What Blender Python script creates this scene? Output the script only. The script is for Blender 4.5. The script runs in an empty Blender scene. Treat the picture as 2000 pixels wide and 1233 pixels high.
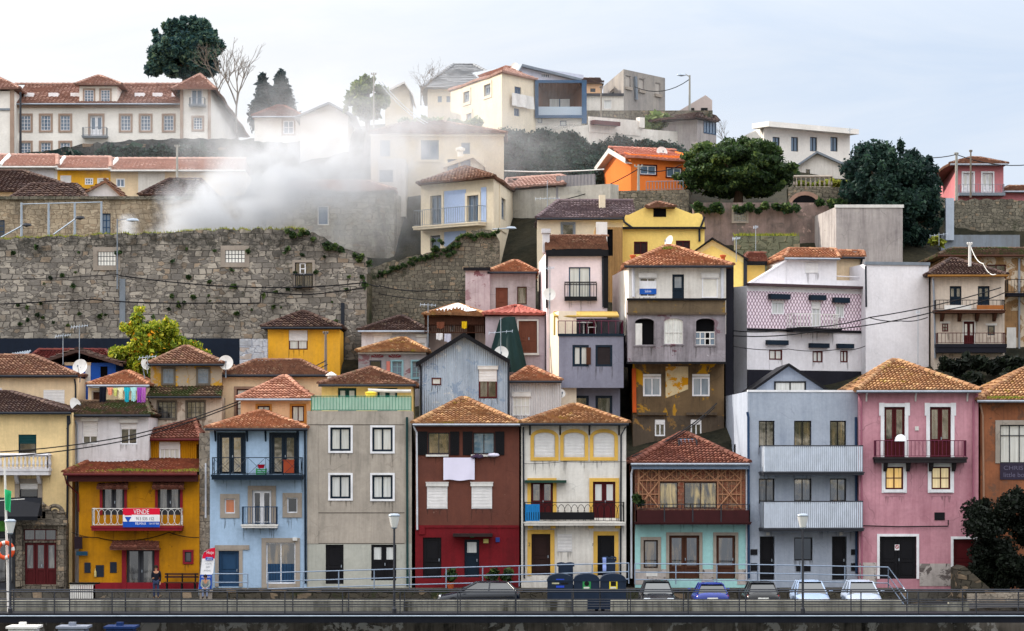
import bpy, math, random
import numpy as np
from mathutils import Vector
R = random.Random(11)
SC = bpy.context.scene
COL = SC.collection
FOC, HOR, ZC, CY = 5640.0, 900.0, 6.6, -150.0

# ---------------------------------------------------------------- camera
cd = bpy.data.cameras.new('camera')
cam = bpy.data.objects.new('camera', cd); COL.objects.link(cam)
cam.location = (0, CY, ZC); cam.rotation_euler = (math.radians(90), 0, 0)
cd.sensor_fit = 'HORIZONTAL'; cd.sensor_width = 36; cd.lens = 36*FOC/2000
cd.shift_y = (HOR-616.5)/2000
cd.clip_start = 1; cd.clip_end = 3000
SC.camera = cam
# ---------------------------------------------------------------- sky, sun, exposure
SUN_AZ, SUN_EL = 70, 31          # degrees west of the view direction, elevation
w = bpy.data.worlds.new('World'); SC.world = w; w.use_nodes = True
nt = w.node_tree; nt.nodes.clear()
def N(nt, t, **k):
    n = nt.nodes.new(t)
    for a, b in k.items():
        if a.startswith('_'): n.inputs[int(a[1:])].default_value = b
        else: setattr(n, a, b)
    return n
sky = N(nt, 'ShaderNodeTexSky', sky_type='NISHITA', sun_disc=False, sun_elevation=math.radians(SUN_EL),
        sun_rotation=math.radians(-SUN_AZ), altitude=50, air_density=1.0, dust_density=1.5, ozone_density=1.0)
tc = N(nt, 'ShaderNodeTexCoord')
sep = N(nt, 'ShaderNodeSeparateXYZ'); nt.links.new(tc.outputs['Generated'], sep.inputs[0])
mp = N(nt, 'ShaderNodeMapping'); mp.inputs['Scale'].default_value = (5, 5, 22)
nt.links.new(tc.outputs['Generated'], mp.inputs[0])
nz = N(nt, 'ShaderNodeTexNoise'); nz.inputs['Scale'].default_value = 1.5; nz.inputs['Detail'].default_value = 9; nz.inputs['Roughness'].default_value = .62
nz.inputs['Distortion'].default_value = .6
nt.links.new(mp.outputs[0], nz.inputs['Vector'])
cr = N(nt, 'ShaderNodeMapRange'); cr.inputs['From Min'].default_value = .30; cr.inputs['From Max'].default_value = .78
cr.inputs['To Min'].default_value = .0; cr.inputs['To Max'].default_value = .4
nt.links.new(nz.outputs[0], cr.inputs[0])
# thin cloud veil thicker towards the west (sun side)
wx = N(nt, 'ShaderNodeMapRange'); wx.inputs['From Min'].default_value = -.22; wx.inputs['From Max'].default_value = .16
wx.inputs['To Min'].default_value = 1.0; wx.inputs['To Max'].default_value = .0
nt.links.new(sep.outputs[0], wx.inputs[0])
am = N(nt, 'ShaderNodeMath', operation='MULTIPLY_ADD', use_clamp=True); am.inputs[1].default_value = .85
nt.links.new(wx.outputs[0], am.inputs[0]); nt.links.new(cr.outputs[0], am.inputs[2])
zc_ = N(nt, 'ShaderNodeMapRange'); zc_.inputs['From Min'].default_value = .16; zc_.inputs['From Max'].default_value = .5   # veil closed overhead, out of view, for neutral light on the walls
nt.links.new(sep.outputs[2], zc_.inputs[0])
am2 = N(nt, 'ShaderNodeMath', operation='ADD', use_clamp=True); nt.links.new(am.outputs[0], am2.inputs[0]); nt.links.new(zc_.outputs[0], am2.inputs[1])
warm = N(nt, 'ShaderNodeMix', data_type='RGBA'); warm.inputs[6].default_value = (8.8, 8.75, 8.65, 1); warm.inputs[7].default_value = (9.0, 9.1, 9.25, 1)
nt.links.new(zc_.outputs[0], warm.inputs[0])
# cloud brightness grows from the horizon to the zenith, raised out of view to fill the shaded facades
cb = N(nt, 'ShaderNodeMapRange'); cb.inputs['From Min'].default_value = .14; cb.inputs['From Max'].default_value = .75
cb.inputs['To Min'].default_value = 1.0; cb.inputs['To Max'].default_value = 2.75
nt.links.new(sep.outputs[2], cb.inputs[0])
cc = N(nt, 'ShaderNodeVectorMath', operation='SCALE'); cc.inputs[0].default_value = (8.8, 8.75, 8.65)
nt.links.new(cb.outputs[0], cc.inputs['Scale']); nt.links.new(warm.outputs[2], cc.inputs[0])
blue = N(nt, 'ShaderNodeVectorMath', operation='SCALE'); blue.inputs[0].default_value = (5.5, 6.55, 8.2)
nt.links.new(cb.outputs[0], blue.inputs['Scale'])
mx0 = N(nt, 'ShaderNodeMix', data_type='RGBA'); mx0.inputs[0].default_value = .9
nt.links.new(sky.outputs[0], mx0.inputs[6]); nt.links.new(blue.outputs[0], mx0.inputs[7])
mx = N(nt, 'ShaderNodeMix', data_type='RGBA')
nt.links.new(am2.outputs[0], mx.inputs[0]); nt.links.new(mx0.outputs[2], mx.inputs[6]); nt.links.new(cc.outputs[0], mx.inputs[7])
bg = N(nt, 'ShaderNodeBackground'); bg.inputs[1].default_value = .085
nt.links.new(mx.outputs[2], bg.inputs[0])
wo = N(nt, 'ShaderNodeOutputWorld'); nt.links.new(bg.outputs[0], wo.inputs[0])
sd = bpy.data.lights.new('sun', 'SUN'); sd.energy = 4.0; sd.angle = math.radians(.5); sd.color = (1, .90, .77)
sun = bpy.data.objects.new('sun', sd); COL.objects.link(sun)
el, az = math.radians(SUN_EL), math.radians(SUN_AZ)
L = Vector((-math.sin(az)*math.cos(el), math.cos(az)*math.cos(el), math.sin(el)))
sun.rotation_euler = L.to_track_quat('Z', 'Y').to_euler(); sun.location = (-80, 0, 90)
vs = SC.view_settings; SC.display_settings.display_device = 'sRGB'
vs.view_transform = 'Standard'; vs.look = 'None'; vs.exposure = .5; vs.gamma = 1; vs.use_curve_mapping = False
SC.cycles.volume_step_rate = 2.0; SC.cycles.volume_max_steps = 128
SC.cycles.max_bounces = 6; SC.cycles.volume_bounces = 3

# ---------------------------------------------------------------- materials
def lin(c): return tuple((v/255/12.92 if v/255 <= .04045 else ((v/255+.055)/1.055)**2.4) for v in c)
def alb(c, k=1.3):
    a = [v*k for v in lin(c)]; t = .86/max(.86, max(a)); return tuple(v*t for v in a)
MATS = {}
def newmat(name):
    m = bpy.data.materials.new(name); m.use_nodes = True; b = m.node_tree.nodes['Principled BSDF']; b.inputs['Specular IOR Level'].default_value = .12
    return m, m.node_tree, b
def mix(nt, fac, a, b, mode='MIX'):
    n = N(nt, 'ShaderNodeMix', data_type='RGBA', blend_type=mode)
    for i, v in ((0, fac), (6, a), (7, b)):
        if isinstance(v, bpy.types.NodeSocket): nt.links.new(v, n.inputs[i])
        else: n.inputs[i].default_value = (*v, 1) if isinstance(v, tuple) else v
    return n.outputs[2]
def noise(nt, vec, scale, detail=5, rough=.55, dist=0):
    n = N(nt, 'ShaderNodeTexNoise'); n.inputs['Scale'].default_value = scale; n.inputs['Detail'].default_value = detail
    n.inputs['Roughness'].default_value = rough; n.inputs['Distortion'].default_value = dist
    nt.links.new(vec, n.inputs['Vector']); return n.outputs[0]
def ramp(nt, v, a, b, lo=0., hi=1.):
    n = N(nt, 'ShaderNodeMapRange', clamp=True); nt.links.new(v, n.inputs[0])
    for i, x in ((1, a), (2, b), (3, lo), (4, hi)): n.inputs[i].default_value = x
    return n.outputs[0]
def mapped(nt, sc=(1, 1, 1), loc=(0, 0, 0), src='Object'):
    t = N(nt, 'ShaderNodeTexCoord'); m = N(nt, 'ShaderNodeMapping')
    m.inputs['Scale'].default_value = sc; m.inputs['Location'].default_value = loc
    nt.links.new(t.outputs[src], m.inputs[0]); return m.outputs[0]
def math_(nt, op, a, b, clamp=False):
    n = N(nt, 'ShaderNodeMath', operation=op, use_clamp=clamp)
    for i, v in ((0, a), (1, b)):
        if isinstance(v, bpy.types.NodeSocket): nt.links.new(v, n.inputs[i])
        else: n.inputs[i].default_value = v
    return n.outputs[0]
def bump(nt, bs, h, s=.3, d=.02):
    b = N(nt, 'ShaderNodeBump'); b.inputs['Strength'].default_value = s; b.inputs['Distance'].default_value = d
    nt.links.new(h, b.inputs['Height']); nt.links.new(b.outputs[0], bs.inputs['Normal'])
def flat(name, c, rough=.6, metal=0, k=1.12, var=.18):
    key = (name,)
    if key in MATS: return MATS[key]
    m, nt, bs = newmat(name); a = alb(c, k)
    v = noise(nt, mapped(nt, (1.7, 1.7, .9)), 1.6, 6, .65)
    f = ramp(nt, v, .3, .75)
    nt.links.new(mix(nt, f, a, tuple(x*(1-var*1.6) for x in a)), bs.inputs['Base Color'])
    bs.inputs['Roughness'].default_value = rough; bs.inputs['Metallic'].default_value = metal
    if rough < .3: bs.inputs['Specular IOR Level'].default_value = .5
    MATS[key] = m; return m
_pl = [0]
def plaster(name, c, damt=.3, streak=.3, dirt=(84, 76, 68), peel=(), k=1.02, rough=.9, corr=0, seed=None):
    if name in MATS: return MATS[name]
    _pl[0] += 1; s = seed if seed is not None else _pl[0]*3.7
    m, nt, bs = newmat(name); a = alb(c, k); dc = alb(dirt, 1)
    v = mapped(nt, (1, 1, 1), (s, s*.6, s*.3)); vz = mapped(nt, (1.6, 1.6, .16), (s, 2, s))
    f1 = ramp(nt, noise(nt, v, .55, 8, .66, .4), .42, .66); f2 = ramp(nt, noise(nt, vz, 1.3, 7, .64, .2), .46, .68)
    f3 = ramp(nt, noise(nt, mapped(nt, (5, 5, .2), (s, s, 1)), 2, 4, .6), .5, .72, 0, .7)
    d = math_(nt, 'MULTIPLY_ADD', f1, damt); n2 = math_(nt, 'MULTIPLY', math_(nt, 'MAXIMUM', f2, f3), streak)
    nt.links.new(n2, d.node.inputs[2]); d.node.use_clamp = True
    spk = ramp(nt, noise(nt, v, 6, 4, .7), .35, .75, .93, 1.06)
    base = mix(nt, ramp(nt, noise(nt, v, .3, 5, .6), .35, .65), tuple(x*.93 for x in a), tuple(min(.86, x*1.1) for x in a))
    c0 = mix(nt, d, base, dc)
    for j, (pc, th, sc) in enumerate(peel):
        vp = mapped(nt, (1, 1, 1), (s*2+j*9, j*5, s))
        pf = ramp(nt, noise(nt, vp, sc, 9, .68, .5), th-.055, th-.035)
        c0 = mix(nt, pf, c0, alb(pc, k*.95))
    vv = N(nt, 'ShaderNodeTexVoronoi', feature='F1', distance='CHEBYCHEV'); vv.inputs['Scale'].default_value = .45; nt.links.new(mapped(nt, (1, 1, 1.3), (s, s, s*2)), vv.inputs['Vector'])
    sv = N(nt, 'ShaderNodeSeparateColor'); nt.links.new(vv.outputs['Color'], sv.inputs[0]); c0 = mix(nt, ramp(nt, sv.outputs[0], .55, .6, 0, .32*min(1, damt*2)), c0, tuple(x*.82 for x in a))
    vd = N(nt, 'ShaderNodeVectorMath', operation='MULTIPLY_ADD'); vd.inputs[1].default_value = (.6, .6, .6); nq = N(nt, 'ShaderNodeTexNoise'); nq.inputs['Scale'].default_value = 1.5; nt.links.new(v, nq.inputs['Vector']); nt.links.new(nq.outputs['Color'], vd.inputs[0]); nt.links.new(v, vd.inputs[2])
    vk = N(nt, 'ShaderNodeTexVoronoi', feature='DISTANCE_TO_EDGE'); vk.inputs['Scale'].default_value = .5; nt.links.new(vd.outputs[0], vk.inputs['Vector'])
    ck = math_(nt, 'MULTIPLY', ramp(nt, vk.outputs['Distance'], .0, .014, 1, 0), ramp(nt, noise(nt, v, .7, 3, .6), .5, .62, 0, .7*min(1, damt*2.5)))
    c0 = mix(nt, ck, c0, tuple(x*.45 for x in a))
    c1 = mix(nt, 1.0, c0, spk, 'MULTIPLY'); nt.links.new(c1, bs.inputs['Base Color'])
    bs.inputs['Roughness'].default_value = rough
    h = noise(nt, v, 9, 5, .6)
    if corr:
        wv = N(nt, 'ShaderNodeTexWave', wave_type='BANDS', bands_direction='X', wave_profile='SIN'); wv.inputs['Scale'].default_value = corr
        nt.links.new(mapped(nt), wv.inputs['Vector'])
        h = math_(nt, 'ADD', math_(nt, 'MULTIPLY', h, .25), wv.outputs[1]); bump(nt, bs, h, .9, .04)
    else: bump(nt, bs, h, .22, .03)
    MATS[name] = m; return m
def stone(name, c1, c2, mortar, scale=1.6, asp=1.7, moss=.0, mosscol=(46, 52, 36), k=1.0, edge=.05, src='Object', dark_top=None):
    if name in MATS: return MATS[name]
    m, nt, bs = newmat(name)
    v0 = mapped(nt, (1/asp, 1/asp, 1))
    nn = N(nt, 'ShaderNodeTexNoise'); nn.inputs['Scale'].default_value = 1.3; nn.inputs['Detail'].default_value = 4; nt.links.new(v0, nn.inputs['Vector'])
    va = N(nt, 'ShaderNodeVectorMath', operation='MULTIPLY_ADD'); va.inputs[1].default_value = (.3, .3, .3)
    nt.links.new(nn.outputs['Color'], va.inputs[0]); nt.links.new(v0, va.inputs[2])
    def cells(sc):
        vo = N(nt, 'ShaderNodeTexVoronoi', feature='F1'); ve = N(nt, 'ShaderNodeTexVoronoi', feature='DISTANCE_TO_EDGE')
        for q in (vo, ve): q.inputs['Scale'].default_value = sc; q.inputs['Randomness'].default_value = .78; nt.links.new(va.outputs[0], q.inputs['Vector'])
        return vo.outputs['Color'], math_(nt, 'DIVIDE', ve.outputs['Distance'], scale/sc)
    sq = N(nt, 'ShaderNodeSeparateXYZ'); nt.links.new(va.outputs[0], sq.inputs[0]); cx = N(nt, 'ShaderNodeCombineXYZ')
    nt.links.new(math_(nt, 'ADD', sq.outputs[0], math_(nt, 'MULTIPLY', sq.outputs[1], .8)), cx.inputs[0]); nt.links.new(sq.outputs[2], cx.inputs[1])
    br = N(nt, 'ShaderNodeTexBrick', offset=.5, squash=.62, squash_frequency=3); nt.links.new(cx.outputs[0], br.inputs['Vector'])
    for q, x in (('Color1', (0, 0, 0, 1)), ('Color2', (1, 1, 1, 1)), ('Mortar', (.5, .5, .5, 1)), ('Scale', scale*.5), ('Mortar Size', .03), ('Mortar Smooth', .6), ('Bias', 0), ('Brick Width', .46), ('Row Height', .4)): br.inputs[q].default_value = x
    wn = N(nt, 'ShaderNodeTexWhiteNoise', noise_dimensions='1D'); nt.links.new(math_(nt, 'MULTIPLY', br.outputs['Color'], 97.3), wn.inputs['W'])
    ca, ea = wn.outputs['Color'], math_(nt, 'MULTIPLY', math_(nt, 'SUBTRACT', 1.0, br.outputs['Fac']), edge*2.2); cb_, eb = cells(scale*1.9)
    pick = ramp(nt, noise(nt, mapped(nt, (1, 1, 2.2)), .8, 3, .6), .5, .52)
    cc_ = mix(nt, pick, ca, cb_); mxe = N(nt, 'ShaderNodeMix', data_type='FLOAT'); nt.links.new(pick, mxe.inputs[0]); nt.links.new(ea, mxe.inputs[2]); nt.links.new(eb, mxe.inputs[3]); edist = mxe.outputs[0]
    sp = N(nt, 'ShaderNodeSeparateColor'); nt.links.new(cc_, sp.inputs[0])
    a, b = alb(c1, k), alb(c2, k)
    col = mix(nt, sp.outputs[0], a, b)
    col = mix(nt, ramp(nt, sp.outputs[1], .90, .94, 0, .7), col, alb((168, 144, 118), k))
    col = mix(nt, ramp(nt, sp.outputs[2], .55, .95, 0, .6), col, tuple(x*.5 for x in a))
    v = mapped(nt); nb = noise(nt, v, 5, 6, .65)
    col = mix(nt, ramp(nt, nb, .35, .7, 0, .35), col, tuple(x*.45 for x in a))
    e = math_(nt, 'MULTIPLY', ramp(nt, edist, .0, edge*2.2), ramp(nt, nb, .25, .6, .6, 1))
    col = mix(nt, e, alb(mortar, k), col)
    big = noise(nt, mapped(nt, (1, 1, .5)), .5, 9, .72, .3)
    col = mix(nt, ramp(nt, big, .46, .66, 0, .6), col, alb((62, 58, 54), k))
    if moss:
        mf = ramp(nt, noise(nt, mapped(nt, (1, 1, 1), (5, 3, 8)), .38, 8, .7, .4), .66-moss*.3, .74-moss*.3)
        col = mix(nt, mf, col, alb(mosscol, k))
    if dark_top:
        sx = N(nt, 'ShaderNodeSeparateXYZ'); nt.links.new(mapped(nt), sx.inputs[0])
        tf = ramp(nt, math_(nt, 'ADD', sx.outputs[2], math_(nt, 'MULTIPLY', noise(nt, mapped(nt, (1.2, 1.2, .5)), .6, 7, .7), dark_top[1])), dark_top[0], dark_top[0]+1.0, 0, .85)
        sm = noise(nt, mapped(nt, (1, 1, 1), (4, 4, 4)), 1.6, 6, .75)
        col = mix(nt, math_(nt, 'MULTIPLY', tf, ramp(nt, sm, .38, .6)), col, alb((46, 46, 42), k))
    nt.links.new(col, bs.inputs['Base Color']); bs.inputs['Roughness'].default_value = .92
    bump(nt, bs, math_(nt, 'ADD', e, math_(nt, 'MULTIPLY', nb, .5)), .7, .06)
    MATS[name] = m; return m
def tiles(name, cols, moss=.1, mosscol=(96, 100, 40), lichen=.2, k=1.0, dark=.3):
    if name in MATS: return MATS[name]
    m, nt, bs = newmat(name)
    at = N(nt, 'ShaderNodeAttribute', attribute_name='rnd')
    cr = N(nt, 'ShaderNodeValToRGB'); el = cr.color_ramp.elements
    while len(el) < len(cols): el.new(.5)
    for i, c in enumerate(cols): el[i].position = i/(len(cols)-1); el[i].color = (*alb(c, k), 1)
    nt.links.new(ramp(nt, at.outputs['Fac'], 0, 1, .18, .82), cr.inputs[0]); col = cr.outputs[0]
    _pl[0] += 1; s = _pl[0]*2.3
    v = mapped(nt, (1, 1, 1), (s, s*.7, 0))
    col = mix(nt, ramp(nt, noise(nt, v, .8, 7, .7), .45, .75, 0, dark), col, alb((58, 42, 34), 1))
    if lichen: col = mix(nt, ramp(nt, noise(nt, v, 3.2, 6, .7), .58, .68, 0, lichen), col, alb((196, 182, 150), k))
    if moss: col = mix(nt, ramp(nt, noise(nt, mapped(nt, (1, 1, 1), (s*1.7, 3, s)), .9, 8, .72), .72-moss*.45, .78-moss*.45), col, alb(mosscol, k))
    nt.links.new(col, bs.inputs['Base Color']); bs.inputs['Roughness'].default_value = .75
    bump(nt, bs, noise(nt, v, 14, 4, .6), .3, .02)
    MATS[name] = m; return m
def glass(name, c, rough=.06, ior=1.8, fold=0, k=1.0, emit=0, blotch=None):
    if name in MATS: return MATS[name]
    m, nt, bs = newmat(name); a = alb(c, k)
    if fold:
        f = ramp(nt, noise(nt, mapped(nt, (9, 9, .5)), 1.2, 3, .6), .3, .7)
        nt.links.new(mix(nt, f, a, tuple(x*fold for x in a)), bs.inputs['Base Color'])
    elif blotch:
        f = ramp(nt, noise(nt, mapped(nt, (3.2, 3.2, .55)), 1.1, 4, .6, .5), .47, .66)
        nt.links.new(mix(nt, f, a, alb(blotch, k)), bs.inputs['Base Color'])
    else: bs.inputs['Base Color'].default_value = (*a, 1)
    bs.inputs['Roughness'].default_value = rough; bs.inputs['IOR'].default_value = ior; bs.inputs['Specular IOR Level'].default_value = .5
    if emit: bs.inputs['Emission Color'].default_value = (*a, 1); bs.inputs['Emission Strength'].default_value = emit
    bump(nt, bs, noise(nt, mapped(nt), 1.1, 2, .5), .25, .02)
    MATS[name] = m; return m
def leafmat(name, cols, k=1.0, trans=.38):
    if name in MATS: return MATS[name]
    m, nt, bs = newmat(name)
    at = N(nt, 'ShaderNodeAttribute', attribute_name='rnd')
    cr = N(nt, 'ShaderNodeValToRGB'); el = cr.color_ramp.elements
    while len(el) < len(cols): el.new(.5)
    for i, c in enumerate(cols): el[i].position = i/(len(cols)-1); el[i].color = (*alb(c, k), 1)
    nt.links.new(at.outputs['Fac'], cr.inputs[0]); nt.links.new(cr.outputs[0], bs.inputs['Base Color'])
    bs.inputs['Roughness'].default_value = .6; bs.inputs['Specular IOR Level'].default_value = .22
    if trans:
        tr = N(nt, 'ShaderNodeBsdfTranslucent'); nt.links.new(cr.outputs[0], tr.inputs[0])
        ms = N(nt, 'ShaderNodeMixShader'); ms.inputs[0].default_value = trans
        nt.links.new(bs.outputs[0], ms.inputs[1]); nt.links.new(tr.outputs[0], ms.inputs[2])
        nt.links.new(ms.outputs[0], nt.nodes['Material Output'].inputs[0])
    MATS[name] = m; return m
WHITE = flat('white_paint', (222, 222, 226), .45)
OFFW = flat('offwhite_paint', (205, 203, 200), .5)
SHUT = flat('shutter_white', (214, 212, 212), .5, var=.12)
DBLUE = flat('navy_paint', (20, 34, 48), .4); NAVY2 = flat('blue_board', (38, 66, 96), .5)
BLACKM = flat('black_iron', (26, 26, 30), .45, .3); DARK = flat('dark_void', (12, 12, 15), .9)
DRED = flat('oxblood_paint', (74, 22, 26), .45); WOODB = flat('brown_wood', (72, 44, 32), .6)
GRANITE = plaster('granite_trim', (158, 148, 138), .35, .2); GREYP = flat('grey_steel', (120, 128, 138), .4, .3)
GALV = flat('galvanised_steel', (150, 160, 172), .35, .4); DGREY = flat('dark_grey_paint', (52, 54, 60), .5)
GUT = flat('zinc_gutter', (140, 146, 156), .4, .5); PIPEW = flat('white_pipe', (196, 198, 206), .4); PIPED = flat('dark_pipe', (40, 44, 52), .4)
G_D = glass('glass_dark', (14, 16, 20)); G_S = glass('glass_sky', (96, 116, 138), fold=.75)
G_C = glass('curtained_glass', (206, 208, 206), fold=.7); G_G = glass('glass_warm', (20, 18, 16), ior=2.3, blotch=(116, 96, 64))  # G_G: golden reflection painted into the colour as vertical streaks
G_B = glass('glass_patchy', (14, 15, 19), ior=2.0, blotch=(104, 102, 98)); G_L = glass('reflection_glow_glass', (236, 192, 112), emit=.3, fold=.6)  # G_L glows in place of a golden reflection; no lamp behind the pane
G_W = glass('glass_white', (206, 208, 206), fold=.85); G_O = glass('glass_orange', (196, 104, 40), fold=.85)
T_OR = tiles('roof_tiles_sunny', [(106, 66, 50), (140, 92, 68), (160, 112, 84), (190, 152, 118)], .14, (116, 106, 48), .4, dark=.35)
T_OLD = tiles('roof_tiles_old', [(80, 56, 48), (108, 76, 62), (128, 94, 76), (160, 128, 104)], .2, (76, 74, 46), .35, dark=.5)
T_RED = tiles('roof_tiles_red', [(80, 46, 40), (100, 60, 50), (116, 72, 60), (140, 98, 80)], .08, (80, 70, 46), .15, dark=.4)
T_DK = tiles('roof_tiles_dark', [(44, 34, 34), (62, 46, 44), (78, 60, 54), (104, 84, 72)], .2, (54, 56, 38), .18, dark=.5)
T_MOSS = tiles('roof_tiles_mossy', [(50, 42, 36), (74, 58, 48), (96, 76, 60), (132, 112, 88)], .5, (56, 62, 34), .15, dark=.5)
T_YEL = tiles('roof_tiles_lichen', [(98, 64, 46), (132, 94, 66), (156, 118, 84), (190, 156, 112)], .3, (138, 114, 48), .45, dark=.4)
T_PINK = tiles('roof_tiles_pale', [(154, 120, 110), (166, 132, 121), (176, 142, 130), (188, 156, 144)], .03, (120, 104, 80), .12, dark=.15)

# ---------------------------------------------------------------- frames and mesh builder
def X(px, Y): return (px-1000)*(Y-CY)/FOC
def Z(py, Y): return ZC+(HOR-py)*(Y-CY)/FOC
def P3(px, py, Y): return (X(px, Y), Y, Z(py, Y))
class Fac:
    def __init__(s, A, B):
        s.A, s.B = A, B; dx, dy = B[0]-A[0], B[1]-A[1]; s.L = math.hypot(dx, dy)
        s.U = (dx/s.L, dy/s.L); s.N = (s.U[1], -s.U[0])
    def p(s, u, d, v): return (s.A[0]+u*s.U[0]+d*s.N[0], s.A[1]+u*s.U[1]+d*s.N[1], v)
    def ut(s, px):
        k = (px-1000)/FOC                      # A + u U = C + t (k,1)
        ax, ay = s.A[0], s.A[1]-CY; ux, uy = s.U
        u = (k*ay-ax)/(ux-k*uy); return u, ay+u*uy
    def u(s, px): return s.ut(px)[0]
    def v(s, px, py): return ZC+(HOR-py)*s.ut(px)[1]/FOC
    def r(s, x0, y0, x1, y1):
        xm = (x0+x1)/2; return s.u(x0), s.u(x1), s.v(xm, y1), s.v(xm, y0)
    def back(s, d): return Fac(s.p(0, -d, 0)[:2], s.p(s.L, -d, 0)[:2])
WF = Fac((0, 0), (1, 0))
def FY(Y): return Fac((0, Y), (1, Y))
class MB:
    def __init__(s): s.V, s.Fc, s.M, s.Rn = [], [], [], []
    def poly(s, pts, mi=0, rn=0.5):
        b = len(s.V); s.V += [tuple(p) for p in pts]; s.Fc.append(tuple(range(b, b+len(pts)))); s.M.append(mi); s.Rn.append(rn)
    def q(s, F, pts, mi=0): s.poly([F.p(*p) for p in pts], mi)
    def box(s, F, u0, u1, d0, d1, v0, v1, mi=0):
        b = len(s.V)
        s.V += [F.p(u, d, v) for v in (v0, v1) for d in (d0, d1) for u in (u0, u1)]
        for f in ((0, 1, 3, 2), (4, 6, 7, 5), (0, 4, 5, 1), (2, 3, 7, 6), (0, 2, 6, 4), (1, 5, 7, 3)):
            s.Fc.append(tuple(b+i for i in f)); s.M.append(mi); s.Rn.append(.5)
    def bar(s, a, b, r, n=6, mi=0, r2=None): s.tube([a, b], r, n, mi, r2)
    def tube(s, pts, r, n=6, mi=0, r2=None, rs=None):
        pts = [Vector(p) for p in pts]; b = len(s.V); m = len(pts); r2 = r if r2 is None else r2
        for i, p in enumerate(pts):
            t = (pts[min(i+1, m-1)]-pts[max(i-1, 0)]).normalized()
            a = t.cross(Vector((0, 0, 1)) if abs(t.z) < .9 else Vector((1, 0, 0))).normalized(); c = t.cross(a)
            rr = rs[i] if rs else r+(r2-r)*i/max(1, m-1)
            for k in range(n):
                g = 2*math.pi*k/n; s.V.append(tuple(p+a*(math.cos(g)*rr)+c*(math.sin(g)*rr)))
        for i in range(m-1):
            for k in range(n):
                k2 = (k+1) % n; s.Fc.append((b+i*n+k, b+i*n+k2, b+(i+1)*n+k2, b+(i+1)*n+k)); s.M.append(mi); s.Rn.append(.5)
        for e in (0, m-1):
            s.Fc.append(tuple(b+e*n+k for k in range(n))); s.M.append(mi); s.Rn.append(.5)
    def lathe(s, c, prof, n=14, mi=0, F=None, sx=1, sy=1):
        b = len(s.V)
        for r, z in prof:
            for k in range(n):
                g = 2*math.pi*k/n; s.V.append((c[0]+r*math.cos(g)*sx, c[1]+r*math.sin(g)*sy, c[2]+z))
        for i in range(len(prof)-1):
            for k in range(n):
                k2 = (k+1) % n; s.Fc.append((b+i*n+k, b+i*n+k2, b+(i+1)*n+k2, b+(i+1)*n+k)); s.M.append(mi); s.Rn.append(.5)
    def grid(s, f, nu, nv, mi=0):
        b = len(s.V); s.V += [tuple(f(i/nu, j/nv)) for j in range(nv+1) for i in range(nu+1)]
        for j in range(nv):
            for i in range(nu):
                k = b+j*(nu+1)+i; s.Fc.append((k, k+1, k+nu+2, k+nu+1)); s.M.append(mi); s.Rn.append(.5)
    def build(s, name, mats, parent=None, rn=False, smooth=False):
        if not isinstance(mats, (list, tuple)): mats = [mats]
        me = bpy.data.meshes.new(name)
        o = bpy.data.objects.new(name, me); COL.objects.link(o)
        off = Vector((0, 0, 0))
        if parent is not None:
            o.parent = parent; off = Vector(parent['_o'])
            o['_o'] = tuple(off)
        V = [(x-off.x, y-off.y, z-off.z) for x, y, z in s.V]
        me.from_pydata(V, [], s.Fc)
        for m in mats: me.materials.append(m)
        me.polygons.foreach_set('material_index', s.M)
        if rn:
            a = me.attributes.new('rnd', 'FLOAT', 'FACE'); a.data.foreach_set('value', s.Rn)
        if smooth: me.polygons.foreach_set('use_smooth', [True]*len(s.Fc))
        me.update(); CLEAN.append(o); return o
CLEAN = []
def tag(o, label, cat, group=None, kind=None):
    if label: o['label'] = label
    if cat: o['category'] = cat
    if group: o['group'] = group
    if kind: o['kind'] = kind
    return o
def thing(name, label, cat, loc, group=None):
    o = bpy.data.objects.new(name, None); COL.objects.link(o); o.location = loc; o['_o'] = tuple(loc); CLEAN.append(o)
    o.empty_display_size = .3
    return tag(o, label, cat, group)
def solo(mb, name, mats, label, cat, group=None, smooth=False, rn=False):
    """a thing that is one mesh: recentred on its own base"""
    A = np.array(mb.V); c = (A.min(0)+A.max(0))/2; c[2] = A[:, 2].min()
    mb.V = [tuple(p) for p in (A-c)]
    o = mb.build(name, mats, None, rn, smooth); o.location = tuple(c); return tag(o, label, cat, group)
def struct(mb, name, mats, smooth=False, rn=False, kind='structure'):
    o = mb.build(name, mats, None, rn, smooth); o['kind'] = kind; return o
def text_mesh(mb, s, F, u0, u1, v0, v1, d, mi=0):
    cu = bpy.data.curves.new('t', 'FONT'); cu.body = s; cu.size = 1; ob = bpy.data.objects.new('t', cu)
    me = bpy.data.meshes.new_from_object(ob)
    A = np.array([v.co[:] for v in me.vertices]); mn, mxx = A.min(0), A.max(0); b = len(mb.V)
    for x, y, _ in A: mb.V.append(F.p(u0+(x-mn[0])/(mxx[0]-mn[0])*(u1-u0), d, v0+(y-mn[1])/(mxx[1]-mn[1])*(v1-v0)))
    for p in me.polygons: mb.Fc.append(tuple(b+i for i in p.vertices)); mb.M.append(mi); mb.Rn.append(.5)
    bpy.data.objects.remove(ob); bpy.data.curves.remove(cu); bpy.data.meshes.remove(me)

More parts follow.
